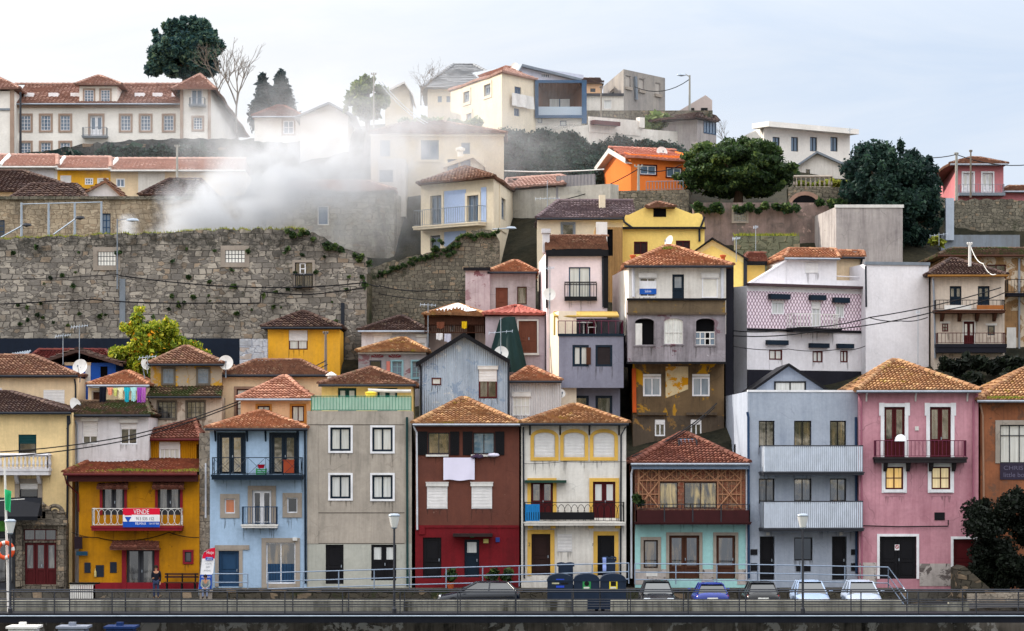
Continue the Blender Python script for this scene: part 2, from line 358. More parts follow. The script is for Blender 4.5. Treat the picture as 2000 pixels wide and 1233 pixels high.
# ---------------------------------------------------------------- tiled roofs
def tile_face(mb, P0, P1, Q1, Q0, pitch=.2, row=.35, amp=.075, seg=5, mi=0, seed=0):
    P0, P1, Q1, Q0 = map(Vector, (P0, P1, Q1, Q0)); u = P1-P0; Lu = u.length; u.normalize()
    n = u.cross((Q0+Q1)/2-P0).normalized()
    if n.z < 0: n = -n
    v = n.cross(u)
    if v.dot((Q0+Q1)/2-P0) < 0: v = -v
    h = (Q0-P0).dot(v); q0 = (Q0-P0).dot(u); q1 = (Q1-P0).dot(u)
    nr = max(1, round(h/row)); nu = max(2, int(Lu/pitch)*seg+1); us = np.linspace(0, Lu, nu)
    rg = np.random.RandomState(int(abs(P0.x*31+P0.y*17+seed)) % 9999)
    jit = rg.rand(nr+1, int(Lu/pitch)+3)
    u_, v_, n_, p0 = np.array(u), np.array(v), np.array(n), np.array(P0)
    for k in range(nr):
        t0, t1 = h*k/nr, h*(k+1)/nr
        l0, r0 = q0*t0/h, Lu+(q1-Lu)*t0/h; l1, r1 = q0*t1/h, Lu+(q1-Lu)*t1/h
        ub, ut = np.clip(us, l0, max(l0, r0)), np.clip(us, l1, max(l1, r1))
        ci = (us/pitch).astype(int); wob = (jit[k][np.clip(ci, 0, jit.shape[1]-1)]-.5)
        pr = amp*np.abs(np.sin(np.pi*us/pitch))**.75
        b = len(mb.V)
        for uu, tt, zz in ((ub, t0+wob*.05, -.02+pr*.1), (ub, t0+wob*.06, .085+pr+wob*.025), (ut, t1+.015, .0+pr)):
            zz = zz+.05*np.sin(uu*1.15+P0.x*3)*np.sin(np.asarray(tt)*1.6+P0.y+.7)
            A = p0+np.outer(uu, u_)+np.outer(np.broadcast_to(tt, uu.shape), v_)+np.outer(zz, n_); mb.V += [tuple(x) for x in A.tolist()]
        for i in range(nu-1):
            if ub[i] == ub[i+1] and ut[i] == ut[i+1]: continue
            rn = float(jit[k+1][min(ci[i], jit.shape[1]-1)])
            mb.Fc.append((b+i, b+i+1, b+nu+i+1, b+nu+i)); mb.Fc.append((b+nu+i, b+nu+i+1, b+2*nu+i+1, b+2*nu+i))
            mb.M += [mi, mi]; mb.Rn += [rn*.6, rn]
def ridge(mb, a, b, r=.13, seg=.42, mi=0):
    a, b = Vector(a), Vector(b); d = b-a; Ln = d.length
    if Ln < .2: return
    n = max(1, round(Ln/seg)); t = d.normalized(); s = t.cross(Vector((0, 0, 1))).normalized(); up = s.cross(t)
    for i in range(n):
        p, q = a+d*(i/n), a+d*((i+1.08)/n); b0 = len(mb.V); rn = R.random()
        for c, rr in ((p, r*1.12), (q, r*.9)):
            for k in range(6):
                g = math.pi*k/5; mb.V.append(tuple(c+s*(math.cos(g)*rr)+up*(math.sin(g)*rr*.9+.01)))
        for k in range(5): mb.Fc.append((b0+k, b0+k+1, b0+7+k, b0+6+k)); mb.M.append(mi); mb.Rn.append(rn)
        mb.Fc.append(tuple(b0+k for k in range(6))); mb.M.append(mi); mb.Rn.append(rn*.5)
def hip_roof(mb, F, u0, u1, d0, d1, zE, ra, rb, zR, detail='flr', pitch=.2, row=.35, amp=.075, mi=0, cap=.13):
    """eave rectangle u0..u1, d1 (front, larger) .. d0 (back); ridge from ra=(u,d) to rb"""
    A, B, C, D = F.p(u0, d1, zE), F.p(u1, d1, zE), F.p(u1, d0, zE), F.p(u0, d0, zE)
    Ra, Rb = F.p(ra[0], ra[1], zR), F.p(rb[0], rb[1], zR)
    def fc(a, b, q1, q0, key):
        sg = 5 if key in detail else 2
        tile_face(mb, a, b, q1, q0, pitch, row, amp if sg > 2 else .02, sg, mi)
    gl, gr = abs(ra[0]-u0) < .4, abs(rb[0]-u1) < .4
    if abs(ra[1]-d1) > .3: fc(A, B, Rb, Ra, 'f')
    if not gr: fc(B, C, Rb, Rb, 'r')
    if not gl: fc(D, A, Ra, Ra, 'l')
    if abs(rb[1]-d0) > .3: fc(C, D, Ra, Rb, 'b')
    mb.poly([F.p(u0+.02, d1-.02, zE-.03), F.p(u1-.02, d1-.02, zE-.03), F.p(u1-.02, d0+.02, zE-.03), F.p(u0+.02, d0+.02, zE-.03)], mi, .1)
    up = .05
    def r_(p): return (p[0], p[1], p[2]+up)
    ridge(mb, r_(Ra), r_(Rb), cap, mi=mi)
    if not gl: ridge(mb, r_(A), r_(Ra), cap, mi=mi); ridge(mb, r_(D), r_(Ra), cap, mi=mi)
    if not gr: ridge(mb, r_(B), r_(Rb), cap, mi=mi); ridge(mb, r_(C), r_(Rb), cap, mi=mi)

# ---------------------------------------------------------------- railings
def railing(mb, F, u0, u1, d0, d1, v0, v1, style='bars', gap=.13, r=.012, top=.03, mi=0, mi2=0, ret=True):
    runs = [((u0, d1), (u1, d1))]
    if ret and d1-d0 > .1: runs += [((u0, d0), (u0, d1)), ((u1, d1), (u1, d0))]
    for (a, b) in runs:
        Ln = math.hypot(b[0]-a[0], b[1]-a[1])
        def pt(t, v): return F.p(a[0]+(b[0]-a[0])*t, a[1]+(b[1]-a[1])*t, v)
        if style not in ('solid', 'slats'):
            mb.tube([pt(0, v1), pt(1, v1)], top*.7, 5, mi); mb.tube([pt(0, v0+.06), pt(1, v0+.06)], top*.5, 5, mi)
            for t in (0, 1): mb.tube([pt(t, v0), pt(t, v1)], top*.7, 5, mi)
        n = max(2, round(Ln/gap))
        if style == 'bars':
            for i in range(1, n): mb.tube([pt(i/n, v0+.06), pt(i/n, v1)], r, 4, mi)
        elif style == 'cross':
            n = max(1, round(Ln/(v1-v0)/1.1))
            for i in range(n):
                mb.tube([pt(i/n, v0), pt((i+1)/n, v1)], r, 4, mi); mb.tube([pt(i/n, v1), pt((i+1)/n, v0)], r, 4, mi); mb.tube([pt(i/n, v0), pt(i/n, v1)], r, 4, mi)
        elif style in ('rings', 'arches'):
            n = max(2, round(Ln/(gap*2))); hh = v1-v0-.1
            for i in range(n):
                for k in range(12 if style == 'rings' else 8):
                    m_ = 12 if style == 'rings' else 16
                    g0, g1 = 2*math.pi*k/m_, 2*math.pi*(k+1)/m_; wd = .62/n
                    cz = v0+.06+hh/2 if style == 'rings' else v0+.06+hh*.3; ry = hh/2 if style == 'rings' else hh*.62
                    mb.tube([pt(min(1, max(0, (i+.5)/n+wd*math.cos(g0))), cz+ry*math.sin(g0)), pt(min(1, max(0, (i+.5)/n+wd*math.cos(g1))), cz+ry*math.sin(g1))], r, 4, mi)
                if style == 'arches':
                    for sg in (-1, 1):
                        t = min(1, max(0, (i+.5+sg*.62)/n)); mb.tube([pt(t, v0+.06), pt(t, v0+.06+hh*.3)], r, 4, mi)
        elif style == 'balusters':
            n = max(2, round(Ln/(gap*1.6)))
            mb_w = top*2
            for i in range(n):
                c = pt((i+.5)/n, v0); h = v1-v0
                mb.lathe(c, [(.05, 0), (.05, .06*h), (.03, .12*h), (.075, .32*h), (.06, .5*h), (.03, .75*h), (.05, .86*h), (.05, h)], 8, mi)
            mb.tube([pt(-.01, v1+.03), pt(1.01, v1+.03)], .09, 4, mi)
        elif style == 'slats':
            n = max(2, round(Ln/gap))
            for i in range(n):
                t0, t1 = i/n, (i+.72)/n
                p = [pt(t0, v0), pt(t1, v0), pt(t1, v1), pt(t0, v1)]; mb.poly(p, mi)
                sgn = Vector(F.N+(0,))*-.03
                mb.poly([tuple(Vector(x)+sgn) for x in p], mi)
                for e in ((1, 2), (0, 3)): mb.poly([p[e[0]], p[e[1]], tuple(Vector(p[e[1]])+sgn), tuple(Vector(p[e[0]])+sgn)], mi)
            mb.tube([pt(0, v1), pt(1, v1)], .03, 4, mi2); mb.tube([pt(0, v0), pt(1, v0)], .03, 4, mi2)
        elif style == 'solid':
            th = .06; nx, ny = (b[1]-a[1])/Ln*th, -(b[0]-a[0])/Ln*th
            p0, p1, p2, p3 = pt(0, v0), pt(1, v0), pt(1, v1), pt(0, v1)
            iv = Vector(F.N+(0,))*-th if a[1] == b[1] else Vector(F.U+(0,))*(th if a[0] == u0 else -th)
            q = [tuple(Vector(x)+iv) for x in (p0, p1, p2, p3)]
            mb.poly([p0, p1, p2, p3], mi); mb.poly(q, mi); mb.poly([p3, p2, q[2], q[3]], mi); mb.poly([p0, p1, q[1], q[0]], mi)
            mb.poly([p0, p3, q[3], q[0]], mi); mb.poly([p1, p2, q[2], q[1]], mi)

def streak_mat():
    m, nt, bs = newmat('rain_streak'); bs.inputs['Base Color'].default_value = (.055, .045, .038, 1); bs.inputs['Roughness'].default_value = .9
    tr = N(nt, 'ShaderNodeBsdfTransparent'); ms = N(nt, 'ShaderNodeMixShader')
    nt.links.new(ramp(nt, noise(nt, mapped(nt, (6, 6, 1)), 2, 4, .7), .35, .7, .05, .5), ms.inputs[0]); nt.links.new(tr.outputs[0], ms.inputs[1]); nt.links.new(bs.outputs[0], ms.inputs[2]); nt.links.new(ms.outputs[0], nt.nodes['Material Output'].inputs[0]); return m
STREAK = streak_mat()
def streaks(F, u0, u1, v, parent, n=7, ln=.9):
    mb = MB(); N_ = max(8, int((u1-u0)/.05)); L_ = [.015+.02*R.random() for _ in range(N_+1)]
    for i in range(n): k = R.choice((0, 1, N_-1, N_)) if i < 3 else R.randrange(N_+1); L_[k] = ln*R.uniform(.2, 1)**1.4
    mb.grid(lambda a, b: F.p(u0-.03+(u1-u0+.06)*a, .004, v-b*L_[round(a*N_)]), N_, 1)
    mb.build('rain_streak', STREAK, parent)
# ---------------------------------------------------------------- houses
HILL = 'houses on the hillside'; ROW = 'houses in the riverside row'
class H:
    def __init__(s, name, label, pts, yt, yb, m, dep=8, ext=1.5, k=0, cat='house', group=HILL, flatroof=None, zt=None):
        s.P = [(X(px, Y), Y) for px, Y in pts]; s.m = m; s.k = k; s.top = flatroof; s.dep = dep
        n = len(s.P); s.F = [Fac(s.P[i], s.P[i+1]) for i in range(n-1)]; s.f = s.F[k]
        if n == 2: s.close = [s.f.p(s.f.L, -dep, 0)[:2], s.f.p(0, -dep, 0)[:2]]
        elif n == 3: s.close = [(s.P[0][0]+s.P[2][0]-s.P[1][0], s.P[0][1]+s.P[2][1]-s.P[1][1])]
        else: s.close = []
        xm = (pts[k][0]+pts[k+1][0])/2
        s.zt = s.f.v(xm, yt); s.zb = s.f.v(xm, yb); s.z0 = s.zb-ext
        if zt is not None: s.zt = zt
        c = s.f.p(s.f.L/2, 0, s.zb)
        s.root = thing(name, label, cat, c, group); s.holes = [[] for _ in s.F]; s.bands = []; s.gab = []; s.mats = [m]
    def mi(s, m):
        if m not in s.mats: s.mats.append(m)
        return s.mats.index(m)
    def band(s, y0, y1, m):                       # colour band of the main facade between two rows
        xm = 1000+(s.f.A[0]+s.f.U[0]*s.f.L/2)*FOC/(s.f.A[1]-CY)
        s.bands.append((s.f.v(xm, y1), s.f.v(xm, y0), s.mi(m)))
    def hole(s, u0, u1, v0, v1, rec, seg): s.holes[seg].append((u0, u1, v0, v1, rec))
    def win(s, x0, y0, x1, y1, fr=WHITE, gl=G_D, cols=2, rows=1, sur=None, sw=5, shut=0, box=0, sill=None, seg=None, fw=2.2, rec=.16, arch=0,
            name='window', sm=SHUT, split=None, prot=.05, label=None, low=None, lowm=None, surk='trlb'):
        seg = s.k if seg is None else seg; F = s.F[seg]; u0, u1, v0, v1 = F.r(x0, y0, x1, y1); px = (u1-u0)/max(1, x1-x0); fw_ = fw*px
        if rec: s.hole(u0, u1, v0, v1, rec, seg)
        d = -rec+.02; mb = MB(); du = u1-u0; dv = v1-v0
        for a, b in ((u0, u0+fw_), (u1-fw_, u1)): mb.box(F, a, b, d-.01, d+.06, v0, v1)
        for a, b in ((v0, v0+fw_), (v1-fw_, v1)): mb.box(F, u0+fw_, u1-fw_, d-.01, d+.06, a, b)
        tw = fw_*.8
        for i in range(1, cols): c = u0+du*i/cols; mb.box(F, c-tw/2, c+tw/2, d-.01, d+.05, v0+fw_, v1-fw_)
        for j in range(1, rows): c = v0+dv*j/rows; mb.box(F, u0+fw_, u1-fw_, d-.01, d+.044, c-tw*.4, c+tw*.4)
        if split: c = v1-dv*split; mb.box(F, u0+fw_, u1-fw_, d-.01, d+.056, c-tw/2, c+tw/2)
        o = mb.build(name, fr, s.root)
        if label: o['label'] = label
        g = MB(); vb = v0+dv*(low or 0)
        g.box(F, u0+.01, u1-.01, d-.02, d+.012, vb, v1-.01); g.build('pane', gl, o)
        if low:
            g = MB(); n = max(2, int(du/.14))
            for i in range(n): g.box(F, u0+fw_+(du-2*fw_)*i/n+.008, u0+fw_+(du-2*fw_)*(i+1)/n-.008, d, d+.045, v0+fw_, vb)
            g.build('lower_panel', lowm or fr, o)
        if sur:
            g = MB(); w_ = sw*px
            if arch:
                n = 10; cu = (u0+u1)/2; a_ = arch*px
                def pt(t, off):
                    g_ = math.pi*t; return (cu-math.cos(g_)*(du/2+off), v1-a_+math.sin(g_)*(a_+off))
                for i in range(n):
                    (ua, va), (ub, vb_), (uc, vc), (ud, vd) = pt(i/n, 0), pt((i+1)/n, 0), pt((i+1)/n, w_), pt(i/n, w_)
                    g.q(F, [(ua, prot, va), (ub, prot, vb_), (uc, prot, vc), (ud, prot, vd)]); g.q(F, [(ua, prot, va), (ub, prot, vb_), (ub, -rec, vb_), (ua, -rec, va)])
                    g.q(F, [(ud, prot, vd), (uc, prot, vc), (uc, -.02, vc), (ud, -.02, vd)])
                    g.q(F, [(ua, .003, va), (ub, .003, vb_), (ub, .003, v1+.01), (ua, .003, v1+.01)])
                for a, b in ((u0-w_, u0), (u1, u1+w_)): g.box(F, a, b, -.02, prot, v0, v1-a_)
                g.box(F, u0-w_, u1+w_, -.02, prot+.003, v0-w_, v0)
            else:
                if 'l' in surk: g.box(F, u0-w_, u0, -.02, prot, v0, v1)
                if 'r' in surk: g.box(F, u1, u1+w_, -.02, prot, v0, v1)
                if 't' in surk: g.box(F, u0-w_, u1+w_, -.02, prot+.004, v1, v1+w_)
                if 'b' in surk: g.box(F, u0-w_, u1+w_, -.02, prot+.004, v0-w_, v0)
            g.build('surround', sur, o)
        if shut:
            g = MB(); vb = v1-dv*shut; n = max(2, int((v1-vb)/.075))
            for i in range(n):
                a, b = vb+(v1-vb)*i/n, vb+(v1-vb)*(i+1)/n
                g.q(F, [(u0+.02, d+.075, a), (u1-.02, d+.075, a), (u1-.02, d+.095, a+(b-a)*.75), (u0+.02, d+.095, a+(b-a)*.75)])
                g.q(F, [(u0+.02, d+.095, a+(b-a)*.75), (u1-.02, d+.095, a+(b-a)*.75), (u1-.02, d+.075, b), (u0+.02, d+.075, b)])
            g.build('roller_shutter', sm, o)
        if box:
            g = MB(); g.box(F, u0-.05, u1+.05, -.05, .14, v1, v1+box*px); g.box(F, u0-.07, u1+.07, -.03, .16, v1+box*px, v1+box*px+.04); g.build('shutter_box', OFFW if box < 9 else DGREY, o)
        if rec and seg == s.k and s.f.A[1] < 22 and y1-y0 > 12: streaks(F, u0, u1, v0-(sw*px if sur else 0)-(sill or 0)*px, o, 7, min(1.0, .5+.3*dv))
        if sill:
            g = MB(); g.box(F, u0-.1, u1+.1, -.03, .12, v0-sill*px, v0); g.build('sill', sur or GRANITE, o)
        return o
    def door(s, x0, y0, x1, y1, m=DRED, sur=None, sw=6, seg=None, rec=.18, glass=None, leafs=1, name='door', top=.25, label=None, handle=True, gl0=.42):
        seg = s.k if seg is None else seg; F = s.F[seg]; u0, u1, v0, v1 = F.r(x0, y0, x1, y1); px = (u1-u0)/max(1, x1-x0)
        s.hole(u0, u1, v0, v1, rec, seg); d = -rec+.02; mb = MB(); du = (u1-u0)/leafs
        mb.box(F, u0, u1, d-.03, d, v0, v1)
        for i in range(leafs):
            a, b = u0+du*i+.03, u0+du*(i+1)-.03; st = min(.11, du*.16)
            for p_, q_ in ((a, a+st), (b-st, b)): mb.box(F, p_, q_, d, d+.045, v0, v1-.02)
            for p_ in (v0, v0+(v1-v0)*gl0-.06, v1-.14): mb.box(F, a+st, b-st, d, d+.043, p_, p_+.12)
            if not glass: mb.box(F, a+st+.05, b-st-.05, d, d+.025, v0+.2, v0+(v1-v0)*gl0-.12); mb.box(F, a+st+.05, b-st-.05, d, d+.025, v0+(v1-v0)*gl0+.12, v1-.22)
        o = mb.build(name, m, s.root)
        if label: o['label'] = label
        if glass:
            g = MB()
            for i in range(leafs):
                a, b = u0+du*i+.03, u0+du*(i+1)-.03; st = min(.11, du*.16); g.box(F, a+st, b-st, d-.01, d+.015, v0+(v1-v0)*gl0, v1-.14)
            g.build('pane', glass, o)
        if handle:
            g = MB(); c = u1-.12 if leafs == 1 else (u0+u1)/2+.06; vm = v0+min(1.05, (v1-v0)*.45)
            g.box(F, c-.02, c+.02, d+.03, d+.09, vm-.07, vm+.07); g.build('handle', GALV, o)
        if sur:
            g = MB(); w_ = sw*px
            for a, b in ((u0-w_, u0), (u1, u1+w_)): g.box(F, a, b, -.02, .05, v0, v1)
            g.box(F, u0-w_, u1+w_, -.02, .054, v1, v1+w_); g.build('surround', sur, o)
        return o
    def balcony(s, x0, x1, yr, ys, yb, proj=.8, style='bars', m=BLACKM, sm=None, gap=.13, brk=0, seg=None, r=.012, top=.03, m2=None, name='balcony'):
        seg = s.k if seg is None else seg; F = s.F[seg]; u0, u1, v0, v1 = F.r(x0, ys, x1, yb); vr = F.v((x0+x1)/2, yr)
        mb = MB(); mb.box(F, u0, u1, -.05, proj, v0, v1); mb.box(F, u0-.04, u1+.04, -.04, proj+.04, v1-(v1-v0)*.4, v1-.004)
        o = mb.build(name, sm or m, s.root)
        if brk:
            for i in range(brk):
                c = u0+(u1-u0)*(i+.5)/brk; g = MB()
                for j in range(5): t = j/5; g.box(F, c-.09, c+.09, -.03, proj*.75*(1-t**1.6), v0-.09*(j+1), v0-.09*j)
                g.build('bracket', sm or m, o)
        if F.A[1] < 22: streaks(F, u0+.05, u1-.05, v0, o, 12, .8)
        g = MB(); railing(g, F, u0+.04, u1-.04, 0, proj-.04, v1, vr, style, gap, r, top, 0, 1 if m2 else 0)
        g.build('railing', [m, m2] if m2 else m, o); return o
    def ledge(s, x0, y0, x1, y1, m, d0=0, d1=.1, name='ledge', seg=None, label=None):
        F = s.F[s.k if seg is None else seg]; u0, u1, v0, v1 = F.r(x0, y0, x1, y1); mb = MB(); mb.box(F, u0, u1, d0-.02, d1, v0, v1)
        o = mb.build(name, m, s.root)
        if label: o['label'] = label
        return o
    def pipe(s, pts, m=GUT, r=.05, d=.08, name='downpipe', seg=None):
        F = s.F[s.k if seg is None else seg]; mb = MB(); mb.tube([F.p(F.u(x), d, F.v(x, y)) for x, y in pts], r, 6); return mb.build(name, m, s.root)
    def roof(s, ex0, ex1, ey, ax0, ax1, ay, m, over=.35, gut=GUT, dfrac=.5, pitch=.2, row=.35, amp=.075, dep=None, detail='flr', cap=.13, name='roof', fascia=None, dback=None, ratio=None):
        dep = dep or s.dep; F = s.f; Fo = F.back(-over); Fm = F.back(dep*dfrac)
        u0, u1 = Fo.u(ex0), Fo.u(ex1); zE = Fo.v((ex0+ex1)/2, ey); xa = (ax0+ax1)/2
        ua, ub = Fm.u(ax0), Fm.u(ax1); zR = Fm.v(xa, ay); mb = MB()
        hip_roof(mb, F, u0, u1, -dep-(over if dback is None else dback), over, zE, (ua, -dep*dfrac), (ub, -dep*dfrac), zR, detail, pitch, row, amp, cap=cap)
        o = mb.build(name, m, s.root, rn=True); s.zE = zE
        if gut:
            g = MB(); g.tube([F.p(u0, over+.06, zE-.03), F.p(u1, over+.06, zE-.03)], .075, 6); g.build('gutter', gut, o)
        if fascia:
            g = MB(); g.box(F, u0+.05, u1-.05, over-.06, over-.01, zE-.28, zE-.05); g.box(F, u0+.05, u1-.05, .0, over-.06, zE-.1, zE-.05); g.build('fascia', fascia, o)
        return o
    def gable(s, seg, px, py, m=None, back=True):
        """triangular wall above segment seg with its apex at the given pixel"""
        F = s.F[seg]; s.gab.append((seg, F.u(px), F.v(px, py), m))
    def gable_roof(s, seg, ex0, ex1, ey0, ax, ay, m, dep=None, over=.3, ey1=None, gut=None, flatm=None, th=.12, name='roof', amp=.05, pitch=.2):
        """ridge runs straight back from the facade; verge seen from the front"""
        F = s.F[seg]; dep = dep or s.dep; ey1 = ey0 if ey1 is None else ey1; Fo = F.back(-over)
        u0, u1, ua = Fo.u(ex0), Fo.u(ex1), Fo.u(ax); z0, z1, zR = Fo.v(ex0, ey0), Fo.v(ex1, ey1), Fo.v(ax, ay); mb = MB()
        if flatm is None:
            tile_face(mb, F.p(u0, -dep, z0), F.p(u0, over, z0), F.p(ua, over, zR), F.p(ua, -dep, zR), pitch, .36, amp)
            tile_face(mb, F.p(u1, over, z1), F.p(u1, -dep, z1), F.p(ua, -dep, zR), F.p(ua, over, zR), pitch, .36, amp)
            ridge(mb, F.p(ua, over, zR+.05), F.p(ua, -dep, zR+.05))
        for (ue, ze) in ((u0, z0), (u1, z1)):
            for dd in (over+.01, -dep):
                p = [(ue, dd, ze-th), (ua, dd, zR-th), (ua, dd, zR+.04), (ue, dd, ze+.04)]; mb.q(F, p)
            mb.q(F, [(ue, over, ze-th), (ua, over, zR-th), (ua, -dep, zR-th), (ue, -dep, ze-th)])
            if flatm is not None:
                mb.q(F, [(ue, over+.01, ze+.04), (ua, over+.01, zR+.04), (ua, -dep, zR+.04), (ue, -dep, ze+.04)]); mb.q(F, [(ue, over+.01, ze+.04), (ue, over+.01, ze-th), (ue, -dep, ze-th), (ue, -dep, ze+.04)])
        return mb.build(name, flatm or m, s.root, rn=True)
    def done(s):
        mb = MB()
        for i, F in enumerate(s.F):
            hs = s.holes[i]; bands = s.bands if i == s.k else []
            us = sorted(set([0, F.L]+[round(x, 5) for h in hs for x in h[:2] if 0 < x < F.L]))
            vs = sorted(set([s.z0, s.zt]+[round(x, 5) for h in hs for x in h[2:4] if s.z0 < x < s.zt]+[round(x, 5) for b in bands for x in b[:2] if s.z0 < x < s.zt]))
            for a, b in zip(us, us[1:]):
                for c, e in zip(vs, vs[1:]):
                    um, vm = (a+b)/2, (c+e)/2
                    if any(h[0] < um < h[1] and h[2] < vm < h[3] for h in hs): continue
                    mi = next((bb[2] for bb in bands if bb[0] < vm < bb[1]), 0)
                    mb.q(F, [(a, 0, c), (b, 0, c), (b, 0, e), (a, 0, e)], mi)
            for (a, b, c, e, rec) in hs:
                mi = next((bb[2] for bb in bands if bb[0] < (c+e)/2 < bb[1]), 0)
                for p in ([(a, 0, c), (a, 0, e), (a, -rec-.1, e), (a, -rec-.1, c)], [(b, 0, c), (b, 0, e), (b, -rec-.1, e), (b, -rec-.1, c)], [(a, 0, c), (b, 0, c), (b, -rec-.1, c), (a, -rec-.1, c)], [(a, 0, e), (b, 0, e), (b, -rec-.1, e), (a, -rec-.1, e)]): mb.q(F, p, mi)
        ring = s.P+s.close
        for i in range(len(s.P)-1, len(ring)):
            a, b = ring[i], ring[(i+1) % len(ring)]; mb.poly([(*a, s.z0), (*b, s.z0), (*b, s.zt), (*a, s.zt)])
        mb.poly([(*p, s.zt-.05 if not s.gab else s.zt) for p in ring], s.mi(s.top) if s.top else 0)
        for seg, u, v, m in s.gab:
            F = s.F[seg]; mi = s.mi(m) if m else 0
            mb.q(F, [(0, 0, s.zt), (F.L, 0, s.zt), (u, 0, v)], mi); D = -s.dep
            mb.q(F, [(0, D, s.zt), (F.L, D, s.zt), (u, D, v)], mi)
        mb.build('wall', s.mats, s.root); return s.root
# ================================================================ FRONT ROW
M_CREAM = plaster('cream_plaster', (226, 200, 150), .16, .14)
M_MUST = plaster('mustard_plaster', (196, 134, 20), .4, .3, (104, 70, 28), (((110, 74, 30), .70, 1.1),), k=.84)
M_MUSTC = plaster('mustard_sheeting', (196, 134, 20), .15, .2, (110, 76, 30), corr=3.2, k=.95)
M_BLUE = plaster('pale_blue_plaster', (160, 184, 210), .2, .2, (110, 130, 150))
M_CONC = plaster('grey_render', (162, 153, 143), .32, .34, (90, 86, 80), k=1.15)
M_BROWN = plaster('brown_render', (102, 62, 52), .35, .25, (74, 48, 44), (((176, 160, 148), .735, 1.0),))
M_RED = plaster('red_render', (128, 32, 40), .4, .35, (72, 24, 28), k=.72)
M_WHT = plaster('white_render', (216, 212, 206), .22, .3, (138, 126, 112))
M_WHT2 = plaster('white_render_cool', (206, 204, 208), .18, .28, (128, 122, 120))
M_YTRIM = plaster('yellow_trim', (214, 172, 84), .15, .15)
M_MINT = plaster('mint_render', (156, 202, 202), .15, .12, (104, 130, 128))
M_SLATE = plaster('slate_blue_render', (160, 168, 182), .2, .26, (96, 110, 130))
M_PINK = plaster('pink_render', (190, 139, 150), .42, .42, (138, 84, 98))
M_ORNG = plaster('weathered_orange_render', (146, 92, 64), .5, .4, (70, 54, 46), (((112, 80, 64), .62, 1.2),))
M_SKIRT = plaster('stained_white_skirting', (176, 168, 164), .45, .3, (72, 66, 64), (((96, 88, 86), .58, 1.5),))
M_PALEST = stone('pale_ashlar', (150, 140, 128), (178, 166, 150), (112, 104, 96), 2.2, 1.6)

# --- cream house with balustrade
h = H('cream_house', 'tall cream plaster house with stone balustrade balcony and green window blind', [(-70, 1), (141, 1)], 806, 1150, M_CREAM, 8, group=ROW)
h.win(36, 849, 71, 892, DBLUE, G_D, 1, 1, shut=.42, sm=flat('green_blind', (24, 62, 66), .5))
h.win(38, 944, 74, 1003, DGREY, G_D, 1, 1, sur=GRANITE, sw=9, shut=.2)
h.balcony(-30, 100, 890, 915, 928, .9, 'balusters', M_WHT2, M_WHT2, brk=3, top=.05)
h.roof(-75, 139, 806, -70, 22, 768, T_DK, detail='fr', gut=PIPED)
h.pipe([(133, 812), (133, 828), (131, 1150)], PIPED, .06)
h.pipe([(136, 812), (137, 826), (131, 838)], PIPED, .045)
h.done()

# --- dark stone portal (shop) in front of it
M_OLDST = stone('portal_granite', (112, 104, 94), (140, 130, 116), (70, 64, 58), 3, 1.4, .15)
h = H('stone_portal', 'dark carved stone shopfront portal with scrolled top and red glazed doors', [(30, -.3), (128, -.3)], 1022, 1150, M_OLDST, 1.1, group=None, cat='shopfront')
h.win(46, 1034, 110, 1056, DRED, G_B, 3, 1, fw=2)
h.door(48, 1060, 110, 1142, DRED, glass=G_B, leafs=3, gl0=.36)
h.ledge(24, 1013, 132, 1026, M_OLDST, 0, .3, 'cornice')
for c in (38, 120):
    h.ledge(c-6, 1028, c+6, 1146, M_OLDST, 0, .22, 'pilaster')
mb = MB(); F = h.f
for c, r_ in ((56, 15), (104, 17)):
    u, v = F.u(c), F.v(c, 1003)
    mb.tube([F.p(u+r_/38*math.cos(a*.35)*(1-a*.028), -.3, v+r_/38*math.sin(a*.35)*(1-a*.028)) for a in range(26)], .13, 6, r2=.05)
    mb.box(F, u-.34, u+.34, -.45, -.15, v-.3, v+.12)
for c, hh in ((40, 6), (70, 16), (80, 24), (90, 15), (118, 9)):
    u, v = F.u(c), F.v(c, 1014); mb.box(F, u-.22, u+.22, -.5, -.1, v, v+hh/38)
    mb.lathe(F.p(u, -.3, v+hh/38), [(.2, 0), (.26, .08), (.12, .2), (.02, .3)], 8)
mb.build('scrolled_pediment', M_OLDST, h.root); h.done()
# café awning left of it
mb = MB(); F = FY(-.6)
u0, u1, v0, v1 = F.r(-30, 972, 82, 1008); mb.q(F, [(u0, 1.4, v0), (u1, 1.4, v0), (u1, 0, v1), (u0, 0, v1)]); mb.q(F, [(u0, 1.4, v0), (u1, 1.4, v0), (u1, 1.4, v0-.2), (u0, 1.4, v0-.2)]); mb.q(F, [(u0, 0, v1-.05), (u1, 0, v1-.05), (u1, 1.4, v0-.05), (u0, 1.4, v0-.05)])
mb.q(F, [(u1, 1.4, v0), (u1, 0, v1), (u1, 0, v0)])
solo(mb, 'shop_awning', flat('black_canvas', (22, 24, 30), .8), 'black canvas awning beneath the grey framed window of the cream house', 'awning')
h = H('dark_shopfront', 'dark glass shopfront with green fascia under the black awning', [(-40, -.2), (29, -.2)], 1010, 1150, DGREY, 1, group=None, cat='shopfront')
h.ledge(-30, 1018, 28, 1038, flat('green_fascia', (72, 128, 54), .4), 0, .12, 'fascia'); h.win(-20, 1050, 26, 1138, BLACKM, G_B, 3, 1, rec=.1); h.done()

# --- narrow white house squeezed between cream and mustard
h = H('white_house', 'narrow white house with mossy dark roof between cream and mustard houses', [(137, 2), (290, 2)], 815, 1150, M_WHT2, 7)
h.win(161, 823, 191, 867, WHITE, G_D, 2, 1, shut=.68, box=6); h.win(235, 826, 268, 868, WHITE, G_D, 2, 1, shut=.3, box=6)
h.roof(134, 294, 811, 150, 286, 787, T_MOSS, over=.4, gut=PIPED, detail='f'); h.pipe([(142, 816), (151, 830), (151, 1060)], GUT, .05); h.done()

